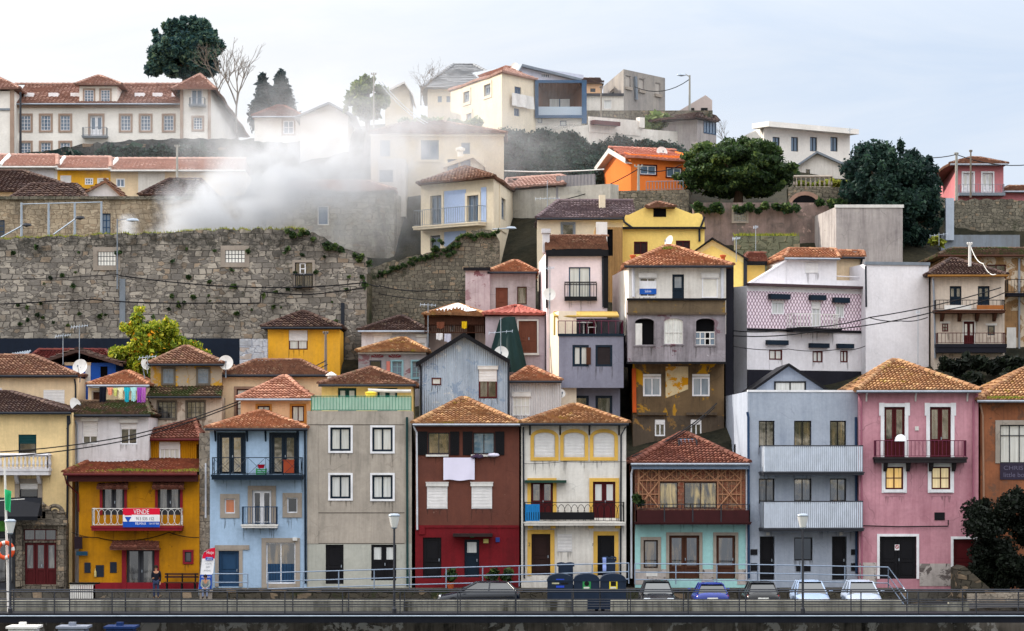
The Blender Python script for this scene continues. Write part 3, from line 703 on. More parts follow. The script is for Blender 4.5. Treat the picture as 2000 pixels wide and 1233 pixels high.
# --- mustard yellow house
h = H('mustard_house', 'mustard yellow house with red doors, tiled skirt roof and sale banner', [(154, 0), (389, 0)], 928, 1160, M_MUST, 3.2, group=ROW)
RTR = flat('red_trim', (122, 26, 38), .5)
for a, b in ((200, 243), (308, 352)):
    h.door(a, 951, b, 1006, DGREY, RTR, 5, glass=G_B, leafs=2, gl0=.2)
    F = h.f; mb = MB(); u0, u1, v0, v1 = F.r(a-9, 945, b+9, 951)
    tile_face(mb, F.p(u0, .5, v0-.05), F.p(u1, .5, v0-.05), F.p(u1, 0, v1+.06), F.p(u0, 0, v1+.06), .2, .3, .04); mb.box(F, u0, u1, 0, .45, v0-.13, v0-.08)
    mb.build('window_canopy', T_RED, h.root, rn=True)
h.balcony(183, 358, 993, 1027, 1036, .85, 'rings', OFFW, RTR, gap=.16, r=.013, brk=0)
h.door(247, 1072, 302, 1152, DGREY, RTR, 9, glass=G_B, leafs=2, gl0=.12)
h.win(361, 1078, 374, 1098, DGREY, G_D, 1, 1, RTR, 4, rec=.12)
F = h.f; mb = MB(); u0, u1, v0, v1 = F.r(218, 1058, 314, 1070)
tile_face(mb, F.p(u0, .75, v0), F.p(u1, .75, v0), F.p(u1-.1, 0, v1), F.p(u0+.1, 0, v1), .2, .3, .045); mb.box(F, u0, u1, 0, .7, v0-.1, v0-.03); mb.build('door_canopy', T_RED, h.root, rn=True)
h.ledge(154, 1138, 389, 1162, RTR, 0, .02, 'base_band')
# skirt roof, then the recessed upper storey
mb = MB(); zE, zT = F.v(260, 925), FY(3).v(300, 897)
tile_face(mb, F.p(F.u(128), .75, zE), F.p(F.u(388), .75, zE), F.p(F.u(388)+.05, -3, zT), F.p(F.u(170), -3, zT), .2, .36, .05)
mb.poly([F.p(F.u(128), .75, zE-.03), F.p(F.u(388), .75, zE-.03), F.p(F.u(388), -3, zE-.03), F.p(F.u(128), -3, zE-.03)]); ridge(mb, F.p(F.u(128), .75, zE+.05), F.p(F.u(170), -3, zT+.05))
mb.poly([F.p(F.u(128), .75, zE-.03), F.p(F.u(128), -3, zE-.03), F.p(F.u(170), -3, zT)])
mb.build('skirt_roof', tiles('roof_tiles_skirt', [(84, 48, 40), (118, 66, 50), (140, 84, 62), (168, 112, 84)], .25, (96, 104, 40), .1, dark=.4), h.root, rn=True)
mb = MB(); mb.box(F, F.u(136), F.u(388), .0, .62, zE-.42, zE-.06); mb.build('eave_fascia', flat('maroon_board', (62, 26, 26), .6), h.root)
mb = MB(); mb.tube([F.p(F.u(128), .85, zE-.05), F.p(F.u(388), .85, zE-.05)], .07); mb.tube([F.p(F.u(131), .8, zE-.1), F.p(F.u(133), .5, zE-.5), F.p(F.u(153), .06, F.v(153, 965)), F.p(F.u(154), .06, F.v(153, 1000))], .045); mb.build('gutter', flat('maroon_gutter', (84, 28, 30), .4), h.root)
h.done()
h2 = H('mustard_dormer', 'mustard sheeted attic storey with white window under a red hip roof', [(247, 3), (384, 3)], 866, 905, M_MUSTC, 5, ext=.3, group=None, cat='dormer')
h2.root['label'] = 'mustard corrugated attic storey with white window above the skirt roof'; h2.root['category'] = 'attic storey'
h2.win(311, 863, 352, 899, WHITE, G_C, 4, 1, shut=.42, rec=.05, fw=3)
h2.roof(238, 391, 858, 378, 380, 822, T_RED, over=.4, gut=flat('maroon_gutter', (84, 28, 30), .4), detail='fl'); h2.ledge(243, 850, 388, 868, M_MUSTC, 0, .03, 'upper_wall'); h2.done()

# --- granite party wall strip
h = H('granite_pier', 'narrow pale granite party wall between mustard and blue houses', [(389, .25), (412, .25)], 846, 1150, M_PALEST, 6, cat='wall', group=None)
h.pipe([(402, 905), (402, 1012)], PIPEW, .05); h.done()

# --- light blue house
h = H('blue_house', 'light blue house with navy balcony and orange tiled hip roof', [(410, 0), (599, 0)], 842, 1150, M_BLUE, 7, group=ROW)
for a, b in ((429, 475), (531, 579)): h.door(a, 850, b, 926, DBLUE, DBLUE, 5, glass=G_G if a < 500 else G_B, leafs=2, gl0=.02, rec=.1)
h.balcony(417, 592, 894, 927, 937, .95, 'cross', DBLUE, DBLUE, r=.01)
h.win(439, 974, 459, 1003, WHITE, G_O, 1, 1, GRANITE, 9); h.win(561, 972, 581, 1002, WHITE, G_D, 1, 1, GRANITE, 9)
h.door(493, 958, 530, 1024, WHITE, GRANITE, 9, glass=G_D, leafs=2, gl0=.02, handle=False)
h.balcony(474, 543, 990, 1024, 1031, .6, 'bars', NAVY2, OFFW, gap=.14)
h.door(427, 1076, 467, 1146, NAVY2, GRANITE, 7); h.ledge(420, 1065, 487, 1074, GRANITE, 0, .07, 'lintel')
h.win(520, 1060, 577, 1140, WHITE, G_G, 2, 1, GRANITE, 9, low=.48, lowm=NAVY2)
F = h.f
for c in (421, 483, 519, 582):
    mb = MB(); u = F.u(c); mb.tube([F.p(u, 0, F.v(c, 862)), F.p(u, .5, F.v(c, 842))], .04, 4); mb.tube([F.p(u, .02, F.v(c, 862)), F.p(u, .02, F.v(c, 842))], .04, 4); mb.build('eave_bracket', DBLUE, h.root)
h.roof(401, 601, 838, 508, 514, 805, T_OR, over=.55, gut=PIPED); h.pipe([(596, 842), (597, 1140)], DBLUE, .06)
mb = MB(); u0, u1, v0, v1 = F.r(572, 1050, 581, 1056); mb.box(F, u0, u1, 0, .2, v0, v1); mb.build('meter_box', OFFW, h.root); h.done()

# --- grey rendered house with roof terrace
h = H('grey_house', 'plain grey rendered house with white framed windows and green terrace railing', [(600, 0), (804, 0)], 803, 1150, M_CONC, 3, group=ROW)
for a, b, c, d in ((645, 835, 685, 881), (727, 835, 767, 882), (645, 928, 685, 974), (727, 928, 767, 975)): h.win(a, b, c, d, DBLUE, G_C, 2, 1, WHITE, 4, fw=4)
h.door(636, 1064, 671, 1141, BLACKM, None, glass=None, leafs=1); h.door(725, 1064, 774, 1134, BLACKM, None, glass=G_C, leafs=2, gl0=.55)
M_CONCL = plaster('pale_base_render', (172, 172, 164), .2, .25, (110, 112, 104))
h.band(1062, 1160, M_CONCL)
for y in (829, 1001, 1061): h.ledge(622 if y != 829 else 602, y, 790, y+1.5, plaster('joint_stain', (92, 86, 80), .4, .3), 0, .012, 'joint')
h.ledge(600, 831, 622, 1062, M_CONC, 0, .03, 'corner_strip'); h.pipe([(795, 815), (796, 1145)], flat('green_pipe', (34, 62, 62), .4), .07)
F = h.f; mb = MB(); gp = flat('green_railing', (42, 120, 98), .4)
railing(mb, F, F.u(608), F.u(803), -.1, -.04, F.v(700, 803), F.v(700, 774), 'bars', .16, .012, .03, 0); mb.build('railing', gp, h.root)
mb = MB(); F = h.f; u0, u1, v0, v1 = F.r(609, 776, 803, 802); n = 44
gm = flat('green_screen', (176, 204, 186), .6, k=1.0)
for i in range(n):
    a, b = u0+(u1-u0)*i/n, u0+(u1-u0)*(i+1)/n; z_ = -.17+.03*math.sin(i*1.7); z2 = -.17+.03*math.sin(i*1.7+1.7); mb.q(F, [(a, z_, v0), (b, z2, v0), (b, z2, v1), (a, z_, v1)])
mb.build('windscreen', gm, h.root); h.done()
M_YP = plaster('pale_yellow_render', (226, 196, 124), .12, .15)
h2 = H('terrace_house', 'pale yellow penthouse storey with hip roof behind the green terrace railing', [(628, 3), (803, 3)], 752, 810, M_YP, 6, ext=.5)
for a, b in ((660, 696), (737, 776)): h2.door(a, 758, b, 806, flat('green_door', (24, 58, 56), .5), None, glass=G_C, leafs=2, gl0=.2, handle=False)
h2.roof(622, 812, 752, 722, 730, 721, T_OLD, over=.6, gut=PIPED); h2.done()
mb = MB(); a, b = P3(719, 762, 2.3), P3(803, 764, 2.3); mb.tube([a, ((a[0]+b[0])/2, a[1], a[2]-.05), b], .09, 7); solo(mb, 'rolled_awning', OFFW, 'rolled white awning under the eave above the green terrace', 'awning')

# --- brown and red house
h = H('brown_house', 'brown rendered house with bright red ground floor and white roller shutters', [(811, 0), (1014, 0)], 832, 1145, M_BROWN, 8, group=ROW)
h.band(1028, 1200, M_RED)
for k, (a, b) in enumerate(((836, 878), (924, 966))):
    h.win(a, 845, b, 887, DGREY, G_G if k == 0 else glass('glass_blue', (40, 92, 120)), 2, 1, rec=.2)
    F = h.f
    for s0, s1 in ((a-20, a-1), (b+1, b+19)):
        mb = MB(); u0, u1, v0, v1 = F.r(s0, 843, s1, 889); mb.box(F, u0, u1, .01, .06, v0, v1)
        for j in range(14): vv = v0+(v1-v0)*(j+.3)/14; mb.box(F, u0+.06, u1-.06, .06, .085, vv, vv+.05)
        mb.build('shutter', BLACKM, h.root)
h.ledge(832, 888, 876, 892, OFFW, 0, .12, 'sill'); h.ledge(920, 888, 968, 892, OFFW, 0, .12, 'sill')
for a in (834, 921): h.win(a, 950, a+40, 994, WHITE, G_W, 1, 1, shut=.98, box=7, rec=.06)
h.door(826, 1050, 862, 1130, BLACKM); h.door(907, 1054, 936, 1128, DBLUE, glass=G_C, gl0=.62, label='navy door with small lit panes and lace grille')
h.ledge(885, 1042, 962, 1048, flat('dark_canopy', (44, 34, 34), .7), 0, .7, 'door_canopy'); h.ledge(811, 1026, 1013, 1031, M_RED, 0, .04, 'band_course')
for a, b, c, d, mm in ((918, 1046, 926, 1050, flat('exit_sign', (20, 130, 80), .4)), (944, 1053, 954, 1061, flat('yellow_sign', (190, 180, 110), .5)), (968, 1050, 976, 1059, flat('blue_plaque', (40, 60, 120), .4)), (818, 1028, 830, 1044, M_RED)): h.ledge(a, b, c, d, mm, 0, .07, 'wall_plate')
h.roof(806, 1017, 829, 902, 908, 780, T_YEL, over=.5, gut=GUT, cap=.15); h.pipe([(808, 833), (814, 845), (815, 1035)], PIPEW, .055); h.done()

# --- white house with yellow arches
h = H('arched_house', 'white house with three yellow arched upper windows and black iron balcony', [(1018, 0), (1223, 0)], 829, 1135, M_WHT, 8, group=ROW)
for a in (1043, 1101, 1159): h.win(a, 845, a+41, 893, WHITE, G_W, 1, 1, M_YTRIM, 7, shut=.97, rec=.12, arch=9, fw=3)
for c in (1035, 1094, 1151, 1209):
    mb = MB(); F = h.f; u = F.u(c); mb.tube([F.p(u, .03, F.v(c, 850)), F.p(u, .08, F.v(c, 840)), F.p(u, .45, F.v(c, 831))], .045, 4); mb.tube([F.p(u, .03, F.v(c, 850)), F.p(u, .03, F.v(c, 831))], .04, 4); mb.build('eave_bracket', BLACKM, h.root)
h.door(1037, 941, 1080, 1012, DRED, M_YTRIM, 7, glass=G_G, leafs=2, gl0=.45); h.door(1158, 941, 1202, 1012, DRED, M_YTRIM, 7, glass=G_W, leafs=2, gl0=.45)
h.balcony(1024, 1219, 981, 1019, 1026, .85, 'arches', BLACKM, M_WHT, gap=.17, r=.014)
for c in (1036, 1080, 1154, 1206): h.ledge(c-5, 1026, c+5, 1032, M_YTRIM, 0, .5, 'corbel')
h.door(1038, 1043, 1075, 1124, flat('dark_brown_door', (44, 28, 26), .5), M_YTRIM, 8); h.door(1167, 1046, 1200, 1124, BLACKM, M_YTRIM, 8)
h.win(1089, 1043, 1117, 1078, WHITE, G_W, 1, 1, shut=.97, rec=.05)
h.ledge(1025, 938, 1106, 943, flat('green_canopy', (34, 62, 52), .5), 0, .5, 'door_canopy')
h.ledge(1028, 1000, 1160, 1015, BLACKM, .86, .92, 'planter_box')
mb = MB(); F = h.f; text_mesh(mb, '2', F, F.u(1038)-.17, F.u(1038)-.05, F.v(1040, 1067), F.v(1040, 1060), .058); text_mesh(mb, '8', F, F.u(1157), F.u(1160), F.v(1158, 1067), F.v(1158, 1061), .012); mb.build('house_number', DGREY, h.root)
h.roof(1016, 1228, 828, 1120, 1127, 793, T_YEL, over=.55, gut=PIPED, cap=.15); h.pipe([(1222, 834), (1213, 850), (1212, 1124)], PIPED, .05); h.pipe([(1022, 834), (1024, 1130)], PIPED, .05); h.done()
mb = MB(); F = FY(-.93); u0, u1, v0, v1 = F.r(1026, 985, 1054, 1018)
mb.grid(lambda a, b: F.p(u0+(u1-u0)*a, .02*math.sin(a*40), v0+(v1-v0)*b), 40, 1); solo(mb, 'blue_screen_cloth', flat('bright_blue_canvas', (34, 118, 178), .8), 'bright blue ribbed screen tied inside the black iron balcony', 'screen')

# --- mint house with timber balcony front
M_BRICKW = stone('red_brick_panel', (128, 72, 56), (150, 90, 70), (150, 120, 96), 5, 2.6, 0, edge=.06)
h = H('mint_house', 'mint green house with half timbered upper floor and maroon balcony', [(1240, .1), (1462, .1)], 908, 1140, M_BRICKW, 8, group=ROW)
h.band(1018, 1200, M_MINT)
WDB = flat('bronze_frame', (52, 34, 28), .4)
h.win(1288, 942, 1324, 993, WDB, glass('glass_golden', (52, 44, 26), ior=2.1, blotch=(186, 160, 98)), 1, 1, rec=.1, fw=2); h.win(1336, 942, 1400, 993, WDB, MATS['glass_golden'], 2, 1, rec=.1, fw=2)  # golden reflection is painted into these panes' colour
LT = flat('pale_timber', (164, 120, 92), .7); F = h.f; mb = MB()
def strut(x0, y0, x1, y1, r=.045): mb.tube([F.p(F.u(x0), .06, F.v(x0, y0)), F.p(F.u(x1), .06, F.v(x1, y1))], r, 4)
for y in (914, 939): strut(1247, y, 1447, y)
for x in (1247, 1287, 1402, 1447): strut(x, 913, x, 994)
for i in range(4):
    a, b = 1247+50*i, 1297+50*i; strut(a, 938, (a+b)/2, 915); strut((a+b)/2, 915, b, 938); strut(a, 916, (a+b)/2, 938, .03); strut((a+b)/2, 938, b, 916, .03)
for i in range(26): strut(1249+8*i, 915, 1249+8*i, 938, .02)
for a, b in ((1247, 1287), (1402, 1447)):
    strut(a, 940, b, 993); strut(a, 993, b, 940); strut(a, 966, b, 966, .03)
    for i in range(1, 5): strut(a+(b-a)*i/5, 940, a+(b-a)*i/5, 993, .02)
mb.build('timber_lattice', LT, h.root)
MAR = flat('maroon_panel', (56, 24, 26), .5); h.balcony(1239, 1464, 996, 1019, 1024, .9, 'solid', MAR, MAR)
mb = MB(); railing(mb, h.f, h.f.u(1241), h.f.u(1462), 0, .84, F.v(1350, 996), F.v(1350, 985), 'bars', 1.2, .015, .025)
for i in range(1, 4): u = h.f.u(1241+55*i); mb.box(h.f, u-.03, u+.03, .84, .9, F.v(1300, 1020), F.v(1300, 985))
mb.build('handrail', DGREY, h.root)
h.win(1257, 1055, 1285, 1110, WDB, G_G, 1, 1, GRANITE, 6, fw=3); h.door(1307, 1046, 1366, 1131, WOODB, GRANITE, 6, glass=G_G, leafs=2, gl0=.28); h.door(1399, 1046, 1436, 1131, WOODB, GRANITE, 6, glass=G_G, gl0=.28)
h.ledge(1241, 1112, 1302, 1142, M_SKIRT, 0, .02, 'stone_base'); h.ledge(1370, 1112, 1394, 1142, M_SKIRT, 0, .02, 'stone_base'); h.ledge(1440, 1112, 1461, 1142, M_SKIRT, 0, .02, 'stone_base')
h.ledge(1262, 1112, 1284, 1126, OFFW, 0, .04, 'vent_plate')
h.roof(1232, 1464, 906, 1333, 1339, 848, T_RED, over=.5, gut=GUT, cap=.16, fascia=flat('blue_fascia', (104, 118, 138), .4))
h.pipe([(1236, 915), (1233, 925), (1233, 1130)], PIPEW, .055); h.pipe([(1458, 912), (1458, 1135)], PIPEW, .05); h.done()
# open skylight on it
F = FY(2.2); mb = MB(); u0, u1 = F.u(1325), F.u(1362); z0 = h.zE+.85
mb.box(F, u0, u1, 0, .1, z0-.28, z0+.02); mb.box(F, u0, u0+.07, -.9, .1, z0, z0+.42); mb.box(F, u1-.07, u1, -.9, .1, z0, z0+.42); mb.box(F, u0, u1, -.95, -.88, z0+.15, z0+.5)
sk = mb.build('skylight', DGREY, h.root); mb = MB(); mb.q(F, [(u0+.07, -.1, z0+.12), (u1-.07, -.1, z0+.12), (u1-.07, -.88, z0+.46), (u0+.07, -.88, z0+.46)]); mb.build('pane', G_S, sk)

# --- grey blue modern building with slatted balconies
h = H('modern_building', 'modern slate blue apartment building with white slatted balconies and flat parapet', [(1404, 15), (1460, 0), (1675, .6)], 765, 1140, M_SLATE, 12, k=1, group=ROW, flatroof=M_SLATE)
for r0, r1 in ((822, 874), (935, 984)):
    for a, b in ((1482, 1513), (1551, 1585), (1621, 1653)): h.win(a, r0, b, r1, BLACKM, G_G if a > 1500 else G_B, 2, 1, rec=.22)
for a in (1484, 1625): h.door(a, 1048, a+29, 1133, BLACKM, rec=.25)
h.win(1551, 1050, 1587, 1095, BLACKM, G_D, 1, 1, rec=.2)
for yr, ys, yb in ((871, 922, 928), (979, 1031, 1037)):
    h.balcony(1483, 1677, yr, ys, yb, 1.2, 'slats', flat('white_slats', (190, 198, 210), .45), DGREY, gap=.105, m2=DGREY)
h.pipe([(1459, 805), (1461, 815), (1462, 1130)], flat('navy_pipe', (36, 58, 88), .4), .07); h.pipe([(1671, 815), (1672, 1120)], flat('navy_pipe', (36, 58, 88), .4), .07)
h.ledge(1460, 762, 1675, 766, WHITE, -.15, .04, 'coping')
for a in (1555, 1570): h.ledge(a, 1105, a+13, 1116, BLACKM, 0, .04, 'vent_grille')
for c in (1466, 1662): h.ledge(c, 1073, c+13, 1084, BLACKM, 0, .05, 'letter_box'); h.ledge(c, 1100, c+13, 1115, BLACKM, 0, .05, 'letter_box')
for c in (1499, 1642): h.ledge(c-3, 1040, c+3, 1046, OFFW, 0, .18, 'wall_lamp')
for a in (1420, 1433): h.win(a, 868, a+4, 900, BLACKM, G_D, 1, 1, seg=0, rec=.1, fw=.5)
h.done()
h = H('gabled_attic', 'slate blue gabled attic with dark verge rising behind the flat parapet', [(1455, 5), (1632, 5)], 770, 800, M_SLATE, 7, ext=.4)
h.gable(0, 1541, 716); h.win(1512, 745, 1574, 772, BLACKM, G_C, 2, 1, rec=.02, fw=3); h.gable_roof(0, 1448, 1640, 776, 1541, 711, T_DK, over=.35, flatm=BLACKM); h.done()

# --- pink house
h = H('pink_house', 'pink house with white framed French doors and a long narrow balcony', [(1678, 0), (1911, 0)], 765, 1135, M_PINK, 10, group=ROW)
for a, b in ((1727, 1767), (1816, 1857)):
    h.door(a, 795, b, 896, DRED, WHITE, 7, glass=G_B, leafs=2, gl0=.36)
    for s0, s1 in ((a-10, a), (b, b+10)): h.ledge(s0, 787, s1, 812, WHITE, 0, .06, 'surround_ear')
for a, b, g in ((1729, 1764, G_L), (1819, 1856, glass('reflection_glow_glass_pale', (226, 204, 156), emit=.25, fold=.6))): h.win(a, 912, b, 956, DRED, g, 2, 2, WHITE, 7, sill=6, fw=3)  # both panes glow to stand in for reflected golden light
h.balcony(1706, 1884, 861, 893, 904, .75, 'bars', flat('plum_iron', (96, 40, 62), .5), flat('black_stone', (44, 40, 42), .9), gap=.2, brk=4, r=.016)
h.door(1718, 1048, 1790, 1131, BLACKM, WHITE, 5, leafs=2, name='garage_door'); h.door(1862, 1053, 1905, 1126, DRED, WHITE, 5)
h.ledge(1679, 1099, 1712, 1145, M_SKIRT, 0, .02, 'skirting'); h.ledge(1796, 1101, 1857, 1145, M_SKIRT, 0, .02, 'skirting'); h.ledge(1825, 1001, 1845, 1016, BLACKM, 0, .04, 'vent_grille')
h.ledge(1787, 833, 1794, 841, OFFW, 0, .05, 'wall_plate')
F = h.f; mb = MB(); u0, u1, v0, v1 = F.r(1748, 1064, 1757, 1075); mb.box(F, u0, u1, -.12, -.09, v0, v1); sg = mb.build('no_parking_sign', WHITE, h.root)
mb = MB(); c = ((u0+u1)/2, (v0+v1)/2+.03); mb.tube([F.p(c[0]+.085*math.cos(a*.524), -.085, c[1]+.085*math.sin(a*.524)) for a in range(13)], .018, 4); mb.tube([F.p(c[0]-.06, -.085, c[1]+.06), F.p(c[0]+.06, -.085, c[1]-.06)], .014, 4); mb.build('red_ring', flat('sign_red', (170, 40, 44), .5), sg)
for c in (1692, 1788, 1889):
    mb = MB(); u = F.u(c); mb.tube([F.p(u, .03, F.v(c, 784)), F.p(u, .12, F.v(c, 772)), F.p(u, .4, F.v(c, 767))], .05, 5); mb.build('eave_bracket', OFFW, h.root)
h.roof(1673, 1916, 764, 1742, 1754, 707, T_YEL, over=.5, gut=GUT, cap=.16, dep=9); h.pipe([(1676, 770), (1682, 785), (1683, 1130)], flat('pink_pipe', (150, 92, 110), .5), .05); h.pipe([(1908, 770), (1901, 785), (1900, 1040)], flat('pink_pipe', (150, 92, 110), .5), .055); h.done()

# --- weathered orange house at the end
h = H('weathered_orange_house', 'weathered orange brown house with big paned window at row end', [(1915, .3), (2080, .3)], 785, 1150, M_ORNG, 9, group=ROW)
h.win(1953, 830, 2030, 905, DGREY, G_C, 4, 1, GRANITE, 9, split=.28, surk='tl'); F = h.f
mb = MB(); u0, u1, v0, v1 = F.r(1953, 905, 2030, 937); mb.box(F, u0, u1, 0, .05, v0, v1); pn = mb.build('board', flat('purple_board', (48, 42, 58), .6), h.root)
mb = MB(); text_mesh(mb, 'CHRIS', F, F.u(1960), F.u(1998), F.v(1975, 918), F.v(1975, 910), .055); text_mesh(mb, 'little bo', F, F.u(1960), F.u(2000), F.v(1975, 932), F.v(1975, 923), .055); mb.build('chalk_lettering', flat('chalk', (96, 92, 112), .8), pn)
h.roof(1908, 2090, 783, 2000, 2060, 722, T_YEL, over=.5, gut=GUT); h.pipe([(1914, 790), (1919, 812), (1921, 1000)], flat('tan_pipe', (150, 120, 100), .5), .055); h.done()
# ================================================================ SECOND AND MIDDLE ROWS
M_OLDY = plaster('old_yellow_plaster', (188, 142, 44), .3, .3, (110, 90, 70), (((164, 150, 132), .52, .9),))
M_OLDC = plaster('old_cream_plaster', (196, 182, 166), .45, .4, (112, 98, 84), (((150, 132, 116), .6, 1.0),))
M_CRM2 = plaster('warm_cream_render', (226, 202, 168), .14, .15)
M_PEACH = plaster('peach_render', (220, 178, 140), .12, .15)
M_SUNY = plaster('golden_yellow_render', (226, 168, 48), .2, .25, (150, 120, 80))
M_GREYO = plaster('grey_old_render', (148, 142, 144), .4, .35, (92, 86, 88), (((126, 92, 96), .62, 1.0),))
M_CORRB = plaster('painted_blue_sheeting', (172, 186, 202), .25, .45, (104, 116, 134), (((140, 158, 182), .62, 1.1), ((200, 204, 208), .66, 1.6)), corr=2.6)
M_CORRW = plaster('white_sheeting', (198, 196, 198), .12, .2, (130, 126, 124), corr=2.4)
M_PINKW = plaster('pinkish_white_render', (222, 206, 210), .08, .1, (160, 140, 140))
M_GRV = plaster('violet_grey_render', (126, 127, 142), .22, .22, (80, 80, 96))
M_ABV = plaster('abandoned_violet_render', (146, 140, 146), .55, .5, (64, 60, 62), (((112, 84, 92), .63, .8), ((188, 184, 188), .70, .8)))
M_ABY = plaster('abandoned_yellow_render', (112, 92, 68), .55, .4, (48, 42, 36), (((190, 140, 32), .60, .5),))
M_ABS = plaster('abandoned_base', (92, 80, 68), .6, .4, (44, 38, 34), (((140, 106, 60), .63, .9),))
M_YEL = plaster('primrose_render', (234, 200, 116), .08, .1, (170, 140, 90))
M_LAV = plaster('lavender_white_render', (218, 216, 221), .12, .18, (164, 158, 160))
M_OLDB = plaster('aged_beige_render', (208, 194, 180), .35, .35, (112, 98, 88))
M_BLK = plaster('tarred_base', (34, 34, 42), .3, .2, (20, 20, 24))

h = H('cream_cottage', 'cream house with sunlit tiled hip roof and one closed white shutter', [(-40, 8), (152, 8)], 738, 815, M_CRM2, 7)
h.win(85, 762, 126, 792, WHITE, G_W, 1, 1, shut=.97, rec=.06); h.win(-20, 758, 4, 790, WHITE, G_W, 1, 1, shut=.97, rec=.06)
h.roof(-50, 152, 734, -20, 64, 697, T_OLD, gut=PIPED); h.pipe([(146, 740), (148, 752), (148, 800)], PIPED, .05); h.done()
h = H('blue_shed', 'bright blue painted shed with white corner beside the satellite dish', [(126, 11), (226, 11)], 709, 752, plaster('bright_blue_render', (32, 82, 170), .1, .1), 5)
h.ledge(167, 709, 177, 748, OFFW, 0, .05, 'corner_post'); h.ledge(126, 708, 178, 714, M_CRM2, 0, .06, 'lintel'); h.door(196, 716, 210, 748, DARK, handle=False)
h.gable_roof(0, 60, 240, 712, 150, 684, T_DK, over=.6); h.done()
h = H('dark_roofed_shed', 'low shed with dark red mossy roof under the big stone wall', [(52, 15), (228, 15)], 708, 740, M_BLK, 5)
h.roof(44, 236, 712, 76, 206, 686, tiles('roof_tiles_dark_red', [(64, 26, 28), (88, 38, 36), (104, 50, 44)], .35, (56, 64, 40), .05), gut=None, detail='f'); h.done()
mb = MB(); a = [P3(6, 712, 14), P3(46, 700, 14), P3(62, 684, 16), P3(24, 690, 16)]
mb.grid(lambda u, v: tuple(np.array(a[0])*(1-u)*(1-v)+np.array(a[1])*u*(1-v)+np.array(a[2])*u*v+np.array(a[3])*(1-u)*v+np.array((0, 0, .035*math.sin(u*50)))), 40, 1)
solo(mb, 'corrugated_sheet', GALV, 'grey corrugated metal sheet roofing lying beside the dark red shed', 'roof sheet')
h = H('laundry_house', 'small cream house with terracotta hip roof behind a full washing line', [(172, 6), (289, 6)], 757, 800, M_CRM2, 6)
h.door(182, 766, 203, 792, WOODB, GRANITE, 3); h.roof(170, 292, 753, 246, 252, 728, T_OR, gut=GUT); h.done()
h = H('peeling_yellow_house', 'old house with peeling yellow upper wall and mossy skirt roof', [(291, 6), (433, 6)], 776, 850, M_OLDC, 7)
for a in (309, 365): h.win(a, 785, a+34, 817, DGREY, G_B, 4, 3, flat('grey_timber', (98, 90, 80), .7), 3, fw=1.2, rec=.1)
F = h.f; mb = MB(); zE, zT = F.v(360, 775), FY(7.4).v(360, 756)
tile_face(mb, F.p(F.u(288), .4, zE), F.p(F.u(434), .4, zE), F.p(F.u(432), -1.4, zT), F.p(F.u(292), -1.4, zT)); mb.q(F, [(F.u(288), .4, zE-.03), (F.u(434), .4, zE-.03), (F.u(432), -1.4, zE-.03), (F.u(292), -1.4, zE-.03)])
mb.build('skirt_roof', T_MOSS, h.root, rn=True); mb = MB(); mb.tube([F.p(F.u(288), .46, zE-.04), F.p(F.u(434), .46, zE-.04)], .06); mb.build('gutter', PIPED, h.root); h.done()
h = H('peeling_yellow_attic', 'peeling yellow attic storey with two pale casement windows and dark hip roof', [(294, 7.4), (433, 7.4)], 715, 760, M_OLDY, 5, ext=.3)
for a in (319, 387): h.win(a, 721, a+20, 749, GREYP, G_S, 2, 2, flat('grey_timber', (98, 90, 80), .7), 4, fw=1.5, rec=.06)
h.roof(289, 437, 712, 361, 367, 679, T_OLD, gut=PIPED); h.done()
h = H('long_cream_house', 'broad cream house with long tiled ridge roof behind the peach house', [(432, 8), (640, 8)], 737, 850, M_CRM2, 8)
h.win(462, 760, 505, 818, DRED, G_C, 2, 3, flat('brown_stone_trim', (142, 116, 100), .8), 5); h.roof(428, 642, 733, 500, 586, 706, T_OLD, gut=PIPED)
h.done()
h = H('peach_house', 'peach house with ochre window surrounds and pyramid tiled roof', [(470, 4), (606, 4)], 783, 850, M_PEACH, 6)
OCH = flat('ochre_trim', (178, 118, 54), .6)
for a in (503, 570): h.win(a, 793, a+24, 824, DRED, G_C, 2, 1, OCH, 4)
h.roof(461, 609, 780, 553, 559, 737, tiles('roof_tiles_peach', [(112, 72, 60), (144, 98, 80), (164, 118, 98), (192, 150, 126)], .1, (150, 120, 60), .25), gut=GUT); h.done()
h = H('golden_house', 'small golden yellow house with dark hip roof against the stone wall', [(523, 18), (664, 18)], 644, 725, M_SUNY, 3.5)
h.win(564, 645, 601, 683, DRED, G_C, 2, 1, rec=.1, shut=.55, box=0); h.roof(510, 668, 640, 588, 596, 611, T_DK, gut=PIPED); h.done()
h = H('whitewashed_wall', 'rough whitewashed wall patch between the dark hoarding and golden house', [(468, 17), (522, 17)], 662, 725, stone('whitewashed_stone', (190, 196, 206), (206, 210, 216), (150, 156, 170), 2, 1.6), .5, cat='wall', group=None); h.done()
h = H('white_cottage', 'white cottage with two grey shutter boxes under a dark tiled roof', [(706, 17), (834, 17)], 650, 690, M_WHT2, 6)
h.win(730, 656, 764, 678, WHITE, G_W, 1, 1, shut=.9, box=4, rec=.05); h.win(814, 659, 832, 678, WHITE, G_W, 1, 1, shut=.6, box=4, rec=.05)
h.roof(699, 838, 647, 780, 786, 620, T_DK); h.done()
h = H('ornate_grey_house', 'old grey house with painted motifs and teal shuttered windows', [(700, 13), (832, 13)], 690, 790, M_GREYO, 7)
TEAL = flat('pale_teal', (130, 164, 172), .5)
h.win(766, 706, 785, 738, TEAL, G_S, 2, 3, TEAL, 3, fw=1.5); h.win(805, 706, 822, 738, TEAL, G_S, 2, 3, TEAL, 3, fw=1.5); h.win(722, 704, 745, 732, DGREY, G_D, 1, 1, rec=.08); h.ledge(755, 706, 762, 734, flat('salmon_board', (190, 110, 98), .6), 0, .06, 'shutter')
F = h.f; mb = MB()
